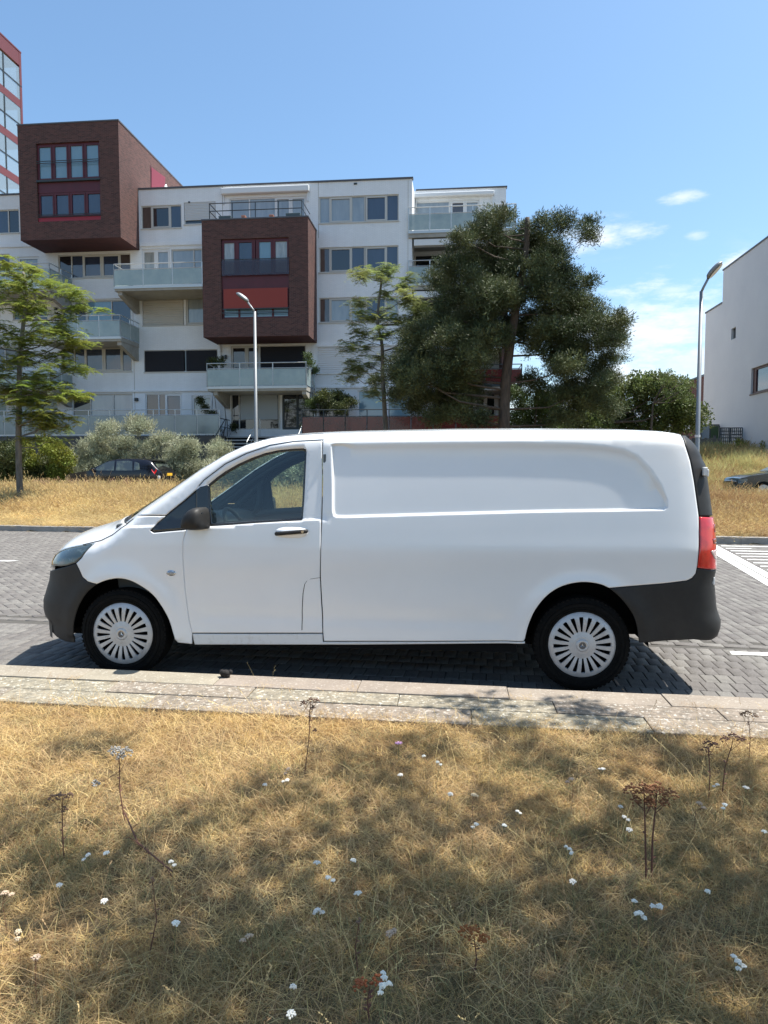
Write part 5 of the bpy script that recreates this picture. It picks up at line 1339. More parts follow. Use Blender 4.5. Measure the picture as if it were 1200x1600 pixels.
M_carglass = mat('car_window', (0.04, 0.05, 0.05), .05, spec=.9, coat=1, noise=(2.2, (.13,.16,.12), .5, .65))
M_carblack = mat('black_car_paint', (0.004, 0.004, 0.008), .25, spec=.4, coat=.5)
cz = gz(-14, 29) + .03
cx0 = [(-16.423,1.226)][0][0]
LC = 4.30
prof = [(0,.62),(.06,.78),(.35,.88),(.9,.96),(1.22,1.01),(1.55,1.22),(1.95,1.42),(2.35,1.50),(3.0,1.51),(3.6,1.47),(3.85,1.40),(4.05,1.15),(4.22,1.0),(4.30,.72)]
wins = [[(1.42,1.02),(1.56,1.15),(1.80,1.30),(2.05,1.40),(2.28,1.42),(2.30,1.02)],[(2.38,1.02),(2.36,1.42),(2.85,1.43),(3.05,1.40),(3.10,1.02)],[(3.16,1.03),(3.14,1.39),(3.35,1.32),(3.42,1.05)]]
c1, half = car(cx0, 29.1, cz, LC, 'black hatchback parked behind the tall dry grass on the left', 'parked_car', prof, 1.0, wins, M_carblack)
yb_ = 29.1
mb = MB(); mb.add([(cx0+3.66, yb_-.72, cz+1.42), (cx0+3.80, yb_-.70, cz+1.38), (cx0+4.12, yb_-.82, cz+1.02), (cx0+4.05, yb_-.885, cz+.86), (cx0+3.94, yb_-.89, cz+1.0)], [(0,1,2,3,4)]); mb.build('tail_light', M_red, c1, fix=False)
mb = MB(); mb.prism([(cx0+3.55, cz+1.50), (cx0+4.02, cz+1.44), (cx0+4.02, cz+1.40), (cx0+3.6, cz+1.44)], 'y', yb_-.62, yb_+.62); mb.build('roof_spoiler', M_carblack, c1)
mb = MB(); mb.prism([(cx0+3.9, cz+1.36), (cx0+4.07, cz+1.08), (cx0+4.10, cz+1.08), (cx0+3.93, cz+1.37)], 'y', yb_-.60, yb_+.60); mb.build('rear_window', M_carglass, c1)
mb = MB(); mb.prism([(cx0+3.1, cz+1.53), (cx0+3.28, cz+1.53), (cx0+3.24, cz+1.60)], 'y', yb_-.02, yb_+.02); mb.build('aerial', M_carblack, c1)
mb = MB(); mb.box(cx0+1.35, cx0+1.5, yb_-1.02, yb_-.86, cz+.98, cz+1.12); bevel(mb.build('wing_mirror', M_carblack, c1), .03, 3)
mb = MB(); mb.box(cx0+4.30, cx0+4.33, yb_-.26, yb_+.26, cz+.80, cz+.91); mb.build('number_plate', mat('yellow_plate', (.75,.42,.03), .5), c1)
mb = MB(); mb.box(cx0+4.12, cx0+4.22, yb_-.80, yb_-.66, cz+.66, cz+.80); bevel(mb.build('reversing_light', M_framew, c1), .02, 2)
# dark blue saloon, right edge
cz2 = gz(7.6, 29) + .03
M_blue = mat('dark_blue_car_paint', (0.018, 0.032, 0.045), .2, spec=.6, coat=1)
cx1 = [(9.676,1.166)][0][0] + .45
prof2 = [(0,.60),(.08,.74),(.4,.84),(.9,.92),(1.35,.98),(1.75,1.18),(2.2,1.37),(2.6,1.44),(3.2,1.42),(3.8,1.20),(4.3,1.02),(4.6,.95),(4.68,.7)]
wins2 = [[(1.62,1.0),(1.95,1.20),(2.3,1.34),(2.6,1.37),(2.62,1.0)],[(2.7,1.0),(2.7,1.37),(3.1,1.33),(3.6,1.02)]]
c2, half2 = car(cx1, 27.6, cz2, 4.68, 'dark blue saloon parked at the right edge behind the grass', 'parked_car', prof2, .97, wins2, M_blue)
mb = MB(); V = []
for k in range(7):
    u = 1.36 + (2.2-1.36)*k/6; zt = np.interp(u, [p[0] for p in prof2], [p[1] for p in prof2])
    for v in (-.78, -.4, 0, .4, .78): V.append((cx1+u, 27.6+v*(1-.1*k/6), cz2+zt+.035*(1-abs(v)*.5)+.012))
mb.add(V, [(i*5+j, (i+1)*5+j, (i+1)*5+j+1, i*5+j+1) for i in range(6) for j in range(4)]); mb.build('windscreen', mat('car_windscreen', (.12,.2,.24), .05, coat=1), c2, smooth=True, fix=False)
mb = MB(); mb.add([(cx1+.02, 27.6-.70, cz2+.70), (cx1+.30, 27.6-.87, cz2+.74), (cx1+.28, 27.6-.865, cz2+.60), (cx1+.02, 27.6-.75, cz2+.56)], [(0,1,2,3)]); mb.build('headlight', M_lens, c2, fix=False)

# small dark cone on the kerb
mb = MB(); co_ = [(-1.619,4.808)][0]; a = rnd.random
for k in range(9):
    ang = k*2.4; mb.ball((co_[0]+.016*math.cos(ang)+.005*k-.02, co_[1]+.014*math.sin(ang), .145+.012*math.sin(k)), .020, .016, .018, 6, 4)
mb.ball((co_[0], co_[1], .148), .042, .026, .026, 10, 6)
tag(mb.build('pine_cone', mat('black_cone', (.012,.010,.010), .85, bump=(160, 1, .004)), smooth=True), 'small black pine cone lying on the kerb below the van door', 'pine cone')
# ------------------------------------------------------------------ vegetation
def leafmat(name, col, col2, tr=.35, rough=.55, lo=.35, hi=.7, sc=.9, rand=.35, tone=False):
    return mat(name, col, rough, spec=.3, rand=rand, tone=tone, trans=tr, posn=(sc, col2, lo, hi))
M_bark = mat('bark', (0.11, 0.085, 0.065), .95, noise=(9, (0.05, 0.04, 0.032), .4, .65), bump=(25, 1, .02), stretch=(1, 1, .25))
M_barkg = mat('grey_bark', (0.17, 0.155, 0.13), .95, noise=(9, (0.09, 0.08, 0.068), .4, .65), bump=(25, 1, .01), stretch=(1, 1, .25))
M_pine = leafmat('pine_needles', (0.048, 0.066, 0.027), (0.135, 0.15, 0.06), .15, lo=.40, hi=.72, sc=.9, tone=True)
M_locust = leafmat('locust_leaves', (0.17, 0.23, 0.045), (0.29, 0.31, 0.07), .45, sc=.7, tone=True)
M_locust2 = leafmat('pale_tree_leaves', (0.20, 0.25, 0.085), (0.29, 0.30, 0.11), .4, sc=.7, tone=True)
M_hedge = leafmat('hedge_leaves', (0.14, 0.18, 0.03), (0.26, 0.25, 0.04), .35, sc=.9, tone=True)
M_hedged = leafmat('dark_hedge_leaves', (0.045, 0.06, 0.02), (0.10, 0.11, 0.03), .25, sc=.9, tone=True)
M_silver = leafmat('silver_leaves', (0.30, 0.32, 0.21), (0.42, 0.42, 0.29), .3, sc=1.2, tone=True)
M_conif = leafmat('shrub_leaves', (0.06, 0.09, 0.03), (0.11, 0.15, 0.045), .25, sc=1.3, tone=True)
M_decid = leafmat('tree_leaves', (0.085, 0.115, 0.035), (0.15, 0.18, 0.055), .35, sc=.6, tone=True)
M_shade = leafmat('overhanging_leaves', (0.08, 0.11, 0.03), (0.12, 0.15, 0.04), .25, sc=1, tone=True)
M_dry = leafmat('dry_grass', (0.58, 0.395, 0.17), (0.44, 0.30, 0.135), .35, rough=.7, sc=1.1, rand=.3)
M_dry2 = leafmat('straw', (0.68, 0.50, 0.25), (0.50, 0.35, 0.17), .3, rough=.7, sc=2.0, rand=.25)
M_green = leafmat('fading_green_grass', (0.23, 0.21, 0.095), (0.36, 0.285, 0.14), .35, rough=.65, sc=1.4, rand=.3)
M_tall = leafmat('tall_dry_grass', (0.66, 0.49, 0.235), (0.46, 0.36, 0.18), .4, rough=.7, sc=.8, rand=.28)
M_tallb = leafmat('brown_seed_grass', (0.36, 0.23, 0.11), (0.46, 0.32, 0.15), .35, rough=.75, sc=.6, rand=.3)
M_dune = leafmat('dune_grass', (0.40, 0.40, 0.17), (0.52, 0.46, 0.23), .4, rough=.65, sc=.5, rand=.3)
M_weed = leafmat('brown_weed', (0.30, 0.17, 0.12), (0.38, 0.26, 0.17), .3, rough=.8, sc=.9)

def tris(T, m, name='leaf'):
    T = np.asarray(T, np.float32); n = T.shape[0]*T.shape[1]
    return tri_mesh(name, T.reshape(-1, 3), np.arange(n).reshape(T.shape[0], T.shape[1]), m)
def rdir(n, up=0.0):
    v = nr.normal(size=(n, 3)); v[:, 2] += up; return v/np.linalg.norm(v, axis=1)[:, None]
def leafquads(C, D, L, Wd):
    """rhombic leaves: centres, directions, lengths, widths"""
    n = len(C); side = np.cross(D, rdir(n)); side /= np.linalg.norm(side, axis=1)[:, None]
    L = np.broadcast_to(np.asarray(L), (n,))[:, None]; Wd = np.broadcast_to(np.asarray(Wd), (n,))[:, None]
    return np.stack([C, C + D*L*.5 + side*Wd*.5, C + D*L, C + D*L*.5 - side*Wd*.5], 1)
def proto_tuft(n, r, L, w, m, up=.3, flat=1.0):
    C = rdir(n)*nr.random((n, 1))**.5*r; C[:, 2] *= flat
    D = C/r + rdir(n)*.6; D[:, 2] += up; D /= np.linalg.norm(D, axis=1)[:, None]
    return tris(leafquads(C, D, nr.uniform(.7, 1.2, n)*L, w), m)
def proto_spray(m, n=14, L=.25, leaf=.062, w=.032):
    """feathery leaf: leaflets in pairs along drooping ribs"""
    Q = []
    for s in range(5):
        a = rnd.uniform(0, 2*PI); d = np.array([math.cos(a), math.sin(a), .15])
        for i in range(n):
            t = (i//2+1)/(n/2); p = d*L*t + np.array([0, 0, -.10*t*t]); q = np.cross(d, [0, 0, 1])*(1 if i % 2 else -1) + d*.3 + np.array([0, 0, rnd.uniform(-.3, .3)])
            q /= np.linalg.norm(q); b = d*w*.5
            Q.append([p - b, p + q*leaf*.5 - b*.8, p + q*leaf, p + b + q*leaf*.3])
    return tris(Q, m)
def proto_grass(n, h, w, m, spread=.09, lean=.6, seed=False, hvar=.5, segs=2, curl=.5, sk=1.0):
    Q = []
    for i in range(n):
        a = rnd.uniform(0, 2*PI); rr = spread*math.sqrt(rnd.random()); p = np.array([rr*math.cos(a), rr*math.sin(a), 0.])
        b = rnd.uniform(0, 2*PI); hh = h*rnd.uniform(1-hvar, 1+hvar*.4); le = rnd.uniform(.05, lean); d = np.array([math.cos(b)*le, math.sin(b)*le, 1.]); d /= np.linalg.norm(d)
        s = np.array([-math.sin(b), math.cos(b), 0.]); s = s*math.cos(rnd.uniform(0, PI)) + np.array([math.cos(b), math.sin(b), 0])*.5; s /= np.linalg.norm(s)
        cur = p; ww = w*rnd.uniform(.6, 1.3)
        for k in range(segs):
            d2 = d + np.array([math.cos(b), math.sin(b), -.35])*curl*(k+1)/segs; d2 /= np.linalg.norm(d2)
            nx = cur + d2*hh/segs; w0 = ww*(1-k/segs*.6); w1 = ww*(1-(k+1)/segs*.75) if k < segs-1 else .0003
            Q.append([cur-s*w0/2, cur+s*w0/2, nx+s*w1/2, nx-s*w1/2]); cur = nx
        if seed and rnd.random() < .5:
            for k in range(6):
                o = d2*h*.16*(k/6.0-.6); dd = (d2*.02 + np.array([rnd.gauss(0, .012), rnd.gauss(0, .012), .01]))*sk; q = cur+o
                Q.append([q, q+s*.008*sk+dd*.4, q+dd, q-s*.008*sk+dd*.5])
    return tris(Q, m)
def rrot(n, tilt=.3): return np.stack([nr.normal(0, tilt, n), nr.normal(0, tilt, n), nr.random(n)*6.283], 1)
def anyrot(n): return nr.random((n, 3))*6.283

C_pine = proto_coll('pine_tufts', [proto_tuft(26, .17, .12, .022, M_pine, .6, .75) for _ in range(4)])
C_locust = proto_coll('locust_sprays', [proto_spray(M_locust) for _ in range(3)])
C_pale = proto_coll('pale_sprays', [proto_spray(M_locust2, 12, .24, .065, .034) for _ in range(3)])
C_hedge = proto_coll('hedge_clumps', [proto_tuft(30, .17, .085, .055, M_hedge, .3) for _ in range(3)])
C_hedged = proto_coll('dark_hedge_clumps', [proto_tuft(30, .17, .085, .05, M_hedged, .3) for _ in range(3)])
C_silver = proto_coll('silver_clumps', [proto_tuft(34, .16, .15, .024, M_silver, .7) for _ in range(3)])
C_conif = proto_coll('shrub_clumps', [proto_tuft(34, .17, .10, .035, M_conif, .6) for _ in range(3)])
C_decid = proto_coll('leaf_clumps', [proto_tuft(30, .22, .11, .065, M_decid, .1) for _ in range(3)])
C_shade = proto_coll('overhang_clumps', [proto_tuft(14, .17, .09, .06, M_shade, .0) for _ in range(3)])

def blob_points(clumps, per, shell=.55, low=.35):
    """leaf positions inside uneven clumps (x, y, z, r[, rz])"""
    out = []
    for c in clumps:
        x, y, z, r = c[:4]; rz = c[4] if len(c) > 4 else r*.65; n = max(4, int(per*r*r))
        d = rdir(n, .25); k = shell + (1-shell)*nr.random((n, 1)); k = np.where(nr.random((n, 1)) < low, nr.random((n, 1)), k)
        p = d*k*np.array([r, r, rz]) + np.array([x, y, z]) + nr.normal(0, r*.07, (n, 3)); out.append(p)
    return np.concatenate(out)
def tree(name, label, base, trunk, clumps, coll, per, bark=M_bark, group=None, scl=(.8, 1.25), tilt=.5, r0=.16, low=.35, shell=.5, cat='tree', limb=.05, rot=None, every=1):
    """trunk = list of (x, y, z); limbs run from the trunk to each clump"""
    t = thing(name, label, cat, base, group)
    mb = MB(); n = len(trunk); mb.tube(catmull3(trunk, 5), list(np.linspace(r0, r0*.35, (n-1)*5+1)), 10)
    tr = [Vector(p) for p in catmull3(trunk, 5)]
    for ci_, c in enumerate(clumps):
        if ci_ % every: continue
        e = Vector(c[:3]); cand = [p for p in tr if p.z < e.z - .15*(e - p).length] or tr[:3]
        s = min(cand, key=lambda p: (e-p).length); L = (e-s).length
        if L < .3: continue
        mid = s.lerp(e, .5) + Vector((rnd.gauss(0, .06), rnd.gauss(0, .06), -.06))*L
        q = s.lerp(e, .8) + Vector((rnd.gauss(0, .03), rnd.gauss(0, .03), .02))*L
        mb.tube([s, mid, q, e], [limb*(.5+L*.25), limb*(.35+L*.15), limb*.35, limb*.15], 6, cap=False)
        for _ in range(3):
            f = q + Vector((rnd.gauss(0, .4), rnd.gauss(0, .4), rnd.gauss(.1, .25)))*c[3]; mb.tube([q, f], [limb*.25, limb*.1], 4, cap=False)
    mb.build('trunk', bark, t, smooth=True)
    P = blob_points(clumps, per, shell, low); n = len(P)
    scatter('crown', coll, P, rrot(n, tilt) if rot is None else rot(n), nr.uniform(*scl, n), t, True)
    return t
def catmull3(pts, n):
    out = []; P = [pts[0]] + list(pts) + [pts[-1]]
    for i in range(1, len(P)-2):
        p = [np.array(P[j], float) for j in (i-1, i, i+1, i+2)]
        for k in range(n):
            t = k/n; out.append(tuple(.5*((2*p[1])+(-p[0]+p[2])*t+(2*p[0]-5*p[1]+4*p[2]-p[3])*t*t+(-p[0]+3*p[1]-3*p[2]+p[3])*t**3)))
    out.append(tuple(pts[-1])); return out
def spread(pts, Y, rpx, dy, sc=1109.0, jit=None):
    """clumps round a tree: surveyed (x, z) centres with radii given in metres"""
    return [(p[0], Y + d, p[1], r) for p, d, r in zip(pts, dy, rpx)]

# big pine
pine_xz = [(2.579,10.789),(2.329,10.408),(3.022,10.384),(1.633,10.431),(3.6,10.114),(1.051,10.381),(2.452,9.829),(3.425,9.524),(1.758,9.574),(0.872,9.462),(3.044,8.776),(0.239,9.202),(-0.35,8.869),(1.301,8.661),(2.238,8.335),(3.852,8.593),(0.481,8.31),(3.173,7.733),(4.434,8.049),(-0.344,7.815),(1.194,7.546),(3.988,7.252),(5.015,7.506),(-0.937,7.24),(0.136,6.865),(2.02,6.944),(4.802,6.657),(5.597,6.872),(-1.414,6.421),(-0.335,6.047),(1.087,6.259),(3.189,6.571),(4.354,5.969),(5.384,6.067),(-1.893,5.358),(-0.808,5.105),(0.503,5.324),(3.905,5.16),(5.17,5.259),(5.827,6.706),(-1.529,4.636),(-0.325,4.384),(0.628,4.493),(4.494,4.451),(5.41,4.674),(-2.256,5.004),(3.665,5.747),(1.543,7.771),(2.716,7.279),(4.962,4.095),(-0.562,3.789),(3.92,4.222)]
pr_ = [.35,.5,.5,.5,.6,.5,.75,.7,.7,.6,.75,.6,.6,.8,.7,.6,.7,.75,.6,.65,.85,.75,.55,.65,.8,.7,.7,.5,.7,.8,.9,.6,.65,.55,.7,.8,.8,.6,.55,.35,.6,.75,.6,.6,.5,.4,.5,.8,.6,.45,.55,.5]
pd_ = [rnd.uniform(-1.4, 1.4) for _ in pine_xz]
pcl = [(a, 27+d, b, r*1.15, r*.78) for (a, b), r, d in zip(pine_xz, pr_, pd_)]
pcl += [(a, 27 + rnd.uniform(-.8, 1.2), b, .62, .46) for a, b in [(3.566,9.29),(3.848,8.869),(4.157,8.217),(4.051,7.666),(4.607,7.33),(3.4,8.074),(2.922,9.24),(1.998,8.92),(0.538,10.074),(1.095,10.679),(4.454,6.895),(5.025,6.952),(3.884,6.558),(0.07,9.718),(3.143,9.922),(1.521,9.974),(4.699,5.963),(5.494,6.297),(4.481,5.269),(2.848,5.994),(4.144,4.689),(4.845,4.166),(5.543,3.739),(4.392,3.631),(3.816,3.4),(5.18,4.723),(-1.648,3.918),(-0.801,3.431),(0.157,3.783),(0.757,3.301),(-0.338,6.638),(-1.172,6.061),(-1.771,4.759),(-1.166,4.273),(0.151,4.736),(5.621,5.6),(3.646,7.027),(2.49,6.701)]]
pcl += [(a + rnd.gauss(0, .5), 27 + rnd.uniform(.6, 2.6), b + rnd.gauss(0, .3), r*1.0, r*.75) for (a, b), r in zip(pine_xz[6:46], pr_[6:46])]
pcl += [(a + rnd.gauss(0, .45), 27 + rnd.uniform(-2.0, .6), b + rnd.gauss(0, .25), r*.7, r*.5) for (a, b), r in zip(pine_xz[3:50], pr_[3:50]) if rnd.random() < .55]
pb = gz(1.8, 27)
tp = [(1.811,2.342),(1.772,3.77),(1.852,5.188),(2.024,6.593),(2.286,8.218),(2.501,9.598),(2.533,10.744)]
tree('pine_tree', 'large dark green pine with a broad open crown in front of the apartment balconies', (1.8, 27, pb), [(tp[0][0], 27, pb-.2)] + [(p[0], 27, p[1]) for p in tp[1:]], pcl, C_pine, 270, r0=.24, scl=(.75, 1.25), tilt=.6, limb=.038, shell=.35, low=.4, every=5)
# feathery tree on the left
def sprayrot(n): return np.stack([nr.normal(0, .22, n), nr.normal(0, .22, n), nr.random(n)*6.283], 1)
lx = [(-14.05,7.899),(-13.405,7.639),(-12.655,7.317),(-14.612,7.508),(-13.53,7.136),(-12.122,7.102),(-14.308,6.788),(-13.112,6.558),(-13.886,6.269),(-12.588,5.938),(-14.773,6.082),(-13.468,5.649),(-12.272,5.628),(-14.353,5.459),(-13.047,5.131),(-14.71,4.744),(-13.724,4.525),(-12.512,4.816),(-12.857,4.206),(-13.667,2.871),(-13.223,2.972),(-14.182,4.014),(-14.843,4.125),(-13.311,3.696),(-12.429,3.934),(-15.403,7.017),(-15.561,5.789),(-15.496,4.547),(-13.104,3.281),(-14.474,5.153),(-13.547,3.181)]
lcl = [(a, 22 + rnd.uniform(-1.1, 1.1), b, rnd.uniform(.55, .85), .26) for a, b in lx] + [(a + rnd.gauss(0, .35), 22 + rnd.uniform(-1.2, 1.2), b + rnd.gauss(0, .3), rnd.uniform(.3, .5), .2) for a, b in lx*2]
lb = gz(-14.2, 22)
lt = [(-14.264,2.248),(-14.185,3.911),(-14.121,5.147),(-13.977,6.169),(-13.812,7.183),(-13.919,7.895)]
tree('locust_tree', 'young feathery yellow green tree with a slim trunk at the left edge', (-14.3, 22, lb), [(lt[0][0], 22, lb-.1)] + [(p[0], 22, p[1]) for p in lt], lcl, C_locust, 88, bark=M_barkg, r0=.11, low=.5, shell=.2, rot=sprayrot, limb=.028, every=2, scl=(.7, 1.15))
# slender tree in the middle
mx_ = [(-2.998,9.352),(-3.726,9.118),(-2.298,8.954),(-2.946,8.59),(-3.989,8.36),(-1.91,8.311),(-3.337,7.707),(-2.426,7.56),(-1.522,7.795),(-1.266,8.094),(-3.992,7.08),(-2.946,6.804),(-2.036,6.66),(-3.731,6.304),(-2.554,6.029),(-1.646,6.015),(-3.995,5.535),(-3.208,5.266),(-2.163,5.253),(-3.471,4.701),(-2.423,4.741),(-4.388,6.444),(-1.907,7.168),(-1.392,7.539),(-4.392,5.281)]
mcl = [(a, 29 + rnd.uniform(-.9, .9), b, rnd.uniform(.5, .75), .36) for a, b in mx_] + [(a + rnd.gauss(0, .4), 29 + rnd.uniform(-1, 1), b + rnd.gauss(0, .35), rnd.uniform(.3, .5), .28) for a, b in mx_]
mb_ = gz(-2.8, 29)
mt_ = [(-2.867,2.41),(-2.919,3.97),(-2.998,5.264),(-3.024,6.549),(-3.206,7.577),(-3.05,9.1)]
tree('birch_tree', 'slender pale green tree standing before the white facade left of the pine', (-2.9, 29, mb_), [(mt_[0][0], 29, mb_-.1)] + [(p[0], 29, p[1]) for p in mt_[0:]], mcl, C_pale, 120, bark=M_barkg, r0=.12, low=.5, shell=.25, rot=sprayrot, limb=.03, every=2, scl=(.7, 1.15))
# trees at the right
rx_ = [(5.79,4.222),(6.766,4.643),(7.736,5.003),(8.566,5.108),(9.397,4.985),(6.364,3.645),(7.337,4.067),(8.309,4.202),(9.14,4.195),(9.829,4.189),(9.845,3.566),(5.38,3.363),(7.631,3.351),(8.745,3.345),(7.035,5.21),(8.976,5.329),(10.252,3.761)]
tree('garden_tree', 'broad bushy green tree right of the pine behind the van roof', (5.5, 33, gz(5.5, 33)), [(6.0, 33, gz(6, 33)-.1), (6.05, 33, 2.6), (6.1, 33, 3.6)], [(a, 33 + rnd.uniform(-1, 1), b, rnd.uniform(.7, 1.0), .62) for a, b in rx_], C_decid, 105, r0=.15, low=.3)
sx_ = [(8.737,5.312),(8.988,5.626),(9.412,5.144),(8.7,4.702),(9.215,4.776),(9.673,4.983),(9.48,4.508),(8.949,5.097),(8.561,5.102)]
tree('young_tree', 'sparse young tree with open twigs beside the street lamp on the right', (8.2, 31, gz(8.2, 31)), [(8.1, 31, gz(8.1, 31)-.1), (8.15, 31, 3.2), (8.2, 31, 4.3)], [(a, 31 + rnd.uniform(-.4, .4), b, .33, .20) for a, b in sx_], C_decid, 60, r0=.07, low=.5, limb=.03, scl=(.45, .75))
cx_ = [(2.251,3.45),(2.889,3.834),(3.527,3.958),(3.917,3.439),(3.154,3.185),(2.497,4.483),(3.212,4.605),(3.778,4.213),(4.052,2.922),(2.259,2.8),(3.289,2.666)]
tree('round_shrub', 'dense dark green shrub at the foot of the pine', (3.2, 29.5, gz(3.2, 29.5)), [(3.1, 29.5, gz(3.1, 29.5)-.1), (3.1, 29.5, 2.2)], [(a, 29.5 + rnd.uniform(-.7, .7), b, rnd.uniform(.5, .72), .5) for a, b in cx_], C_conif, 190, r0=.1, cat='shrub')
# shrubs and hedges before the terraces
def shrub(name, label, Y, pts, rr, coll, per, group=None, rz=.75, scl=(.8, 1.25)):
    x = sum(p[0] for p in pts)/len(pts); b = gz(x, Y)
    cl = [(a, Y + rnd.uniform(-.8, .8), z, rr*rnd.uniform(.8, 1.2), rr*rz) for a, z in pts]
    cl += [(a + rnd.gauss(0, .3), Y + rnd.uniform(-.6, 1.0), b + (z-b)*.45, rr, rr*.8) for a, z in pts]
    return tree(name, label, (x, Y, b), [(x, Y, b-.1), (x+.05, Y, b+.5), (x, Y, b+.9)], cl, coll, per, r0=.07, cat='shrub', group=group, limb=.02, low=.3, scl=scl)
shrub('silver_shrub', 'large silver leaved bush behind the black parked car', 32.5, [(-17.137,2.852),(-16.323,3.395),(-15.363,3.692),(-14.42,3.445),(-13.584,2.838),(-16.836,2.089),(-15.545,2.694),(-14.285,2.388),(-15.086,1.934),(-13.347,2.084),(-17.309,2.395)], .62, C_silver, 190)
shrub('silver_shrub', 'low silver green bush spilling left of the black parked car', 32.2, [(-19.844,1.386),(-19.416,1.631),(-18.439,1.996),(-17.642,1.873),(-16.996,2.175),(-18.776,1.448),(-17.974,1.448),(-16.691,1.691),(-19.086,1.874),(-17.333,1.479)], .55, C_silver, 170)
shrub('silver_shrub', 'low silver bush at the foot of the entrance steps', 31.5, [(-13.187,1.688),(-12.781,2.273),(-12.321,2.506),(-12.632,2.068),(-11.868,2.504),(-11.115,2.502),(-10.668,2.269),(-12.034,1.629),(-11.128,1.629),(-12.491,1.483),(-13.1,1.483)], .55, C_silver, 170)
shrub('silver_shrub', 'olive green bush seen through the van cab windows', 25.5, [(-8.524,1.506),(-7.673,1.741),(-6.833,1.67),(-6.114,1.857),(-5.402,1.74),(-7.803,1.035),(-6.598,1.155),(-5.644,1.157)], .6, C_silver, 150)
shrub('hedge_shrub', 'bright yellow green bush right of the slim trunk at the left', 31, [(-19.599,2.512),(-18.816,2.657),(-18.142,2.362),(-17.656,2.068),(-19.306,1.924),(-18.53,1.864),(-19.784,1.629),(-19.013,1.335)], .55, C_hedge, 190)
shrub('hedge_shrub', 'clipped dark hedge with yellow green top at the left edge', 30, [(-21.254,2.346),(-20.487,2.43),(-19.789,2.343),(-19.28,2.142),(-20.358,1.772),(-19.601,1.629),(-20.975,1.629),(-20.073,1.199)], .55, C_hedged, 190)
shrub('terrace_plant', 'bright green potted bush on the red glass terrace', 38.8, [(-7.947,5.085),(-7.588,5.221),(-7.842,4.734)], .35, C_conif, 220)
shrub('terrace_plant', 'dark broad planter bush beside the bright green one on the terrace', 38.9, [(-7.213,5.437),(-6.606,5.571),(-6.073,5.217),(-6.965,4.98),(-6.252,4.799),(-5.718,5.074)], .42, C_hedged, 200)
shrub('terrace_plant', 'clipped green hedge box at the right end of the middle balcony', 38.6, [(-7.996,7.566),(-7.892,7.218),(-7.823,6.975)], .22, C_conif, 300)
shrub('terrace_plant', 'small dark potted shrub at the left end of the middle balcony', 38.9, [(-13.615,7.45),(-13.282,7.586),(-13.101,7.372)], .22, C_hedged, 260)
shrub('terrace_plant', 'dark clipped plant beside the ground floor terrace door', 39.2, [(-14.09,5.247),(-13.984,4.887),(-14.026,4.599)], .24, C_hedged, 280)
shrub('fence_plant', 'low green plants growing along the timber fence below the trellis', 36, [(12.863,2.559),(13.452,2.712),(14.046,2.618),(14.638,2.554)], .35, C_hedge, 200, scl=(.6,1))
# planters on the roof terrace and furniture on balconies
def planter(rect, y, m, label, name='planter', d=.35):
    t = thing(name, label, 'planter', ((rect[0]+rect[1])/2, y, rect[2])); mb = MB()
    a, b, c, e = rect; mb.prism([(a+.04, c), (b-.04, c), (b, e), (a, e)], 'y', y, y+d); bevel(mb.build('pot', m, t), .02, 2)
    mb = MB(); mb.box(a+.05, b-.05, y+.05, y+d-.05, e-.02, e+.012); mb.build('soil', M_dark, t); return t
planter((-12.826,-12.136,14.859,15.128), 38, mat('slate_plastic', (.06,.09,.10), .6), 'long dark planter at the left end of the bay roof terrace')
planter((-9.139,-8.341,14.864,15.147), 38, MATS['slate_plastic'], 'long dark planter at the right end of the bay roof terrace')
planter((-11.571,-11.342,14.891,15.126), 38, mat('terracotta', (.35,.16,.11), .8), 'left terracotta pot on the bay roof terrace')
planter((-10.045,-9.801,14.872,15.105), 38, MATS['terracotta'], 'right terracotta pot on the bay roof terrace')

def noise2(x, y, s=1.0, o=0.0):
    return (math.sin(x*1.7*s+o)*math.cos(y*2.3*s-o*.7) + math.sin((x+y)*3.1*s+o*2)*.5 + math.sin((x*2.9-y*4.3)*s+o)*.35)/1.85
# ---- far verge: tall dry grass
C_tall = proto_coll('tall_grass', [proto_grass(46, .62, .009, M_tall, .22, .55, True, .45, 2, .45) for _ in range(4)])
C_tallb = proto_coll('brown_grass', [proto_grass(40, .70, .009, M_tallb, .22, .5, True, .5, 2, .4) for _ in range(3)])
C_dune = proto_coll('dune_grass', [proto_grass(44, .75, .012, M_dune, .25, .6, False, .5, 2, .5) for _ in range(3)])
C_weed = proto_coll('weeds', [proto_tuft(26, .13, .06, .03, M_weed, .6) for _ in range(2)])
def field(name, coll, n, xr_, dfun, hfun, keep=None, label=None):
    P, S = [], []
    while len(P) < n:
        x = rnd.uniform(*xr_); d = dfun(); y = far_edge(x) + d
        if keep and not keep(x, y, d): continue
        P.append((x, y, gz(x, y) - .02)); s = hfun(x, d)*rnd.uniform(.75, 1.2); S.append((.9+rnd.random()*.4, .9+rnd.random()*.4, s))
    S = np.array(S); return tag(scatter(name, coll, P, rrot(len(P), .10), S), kind='stuff')
hill = lambda x, d: (.22 + .72*sstep(.2, 4.5, d))*(1 + .28*noise2(x, d, .9, 2) + (.5 if rnd.random() < .05 else 0))
field('dry_grass', C_tall, 6800, (-26, -.5), lambda: .25 + 10.6*rnd.random()**1.15, hill)
field('dry_grass', C_tall, 1500, (-.5, 12), lambda: .25 + 4.0*rnd.random(), lambda x, d: .3 + .5*sstep(.2, 3, d))
field('brown_grass', C_tallb, 2200, (3, 13), lambda: .5 + 7.5*rnd.random(), lambda x, d: (.25 + .55*sstep(.2, 2.5, d))*(1 + .35*noise2(x, d, 1.1, 1)))
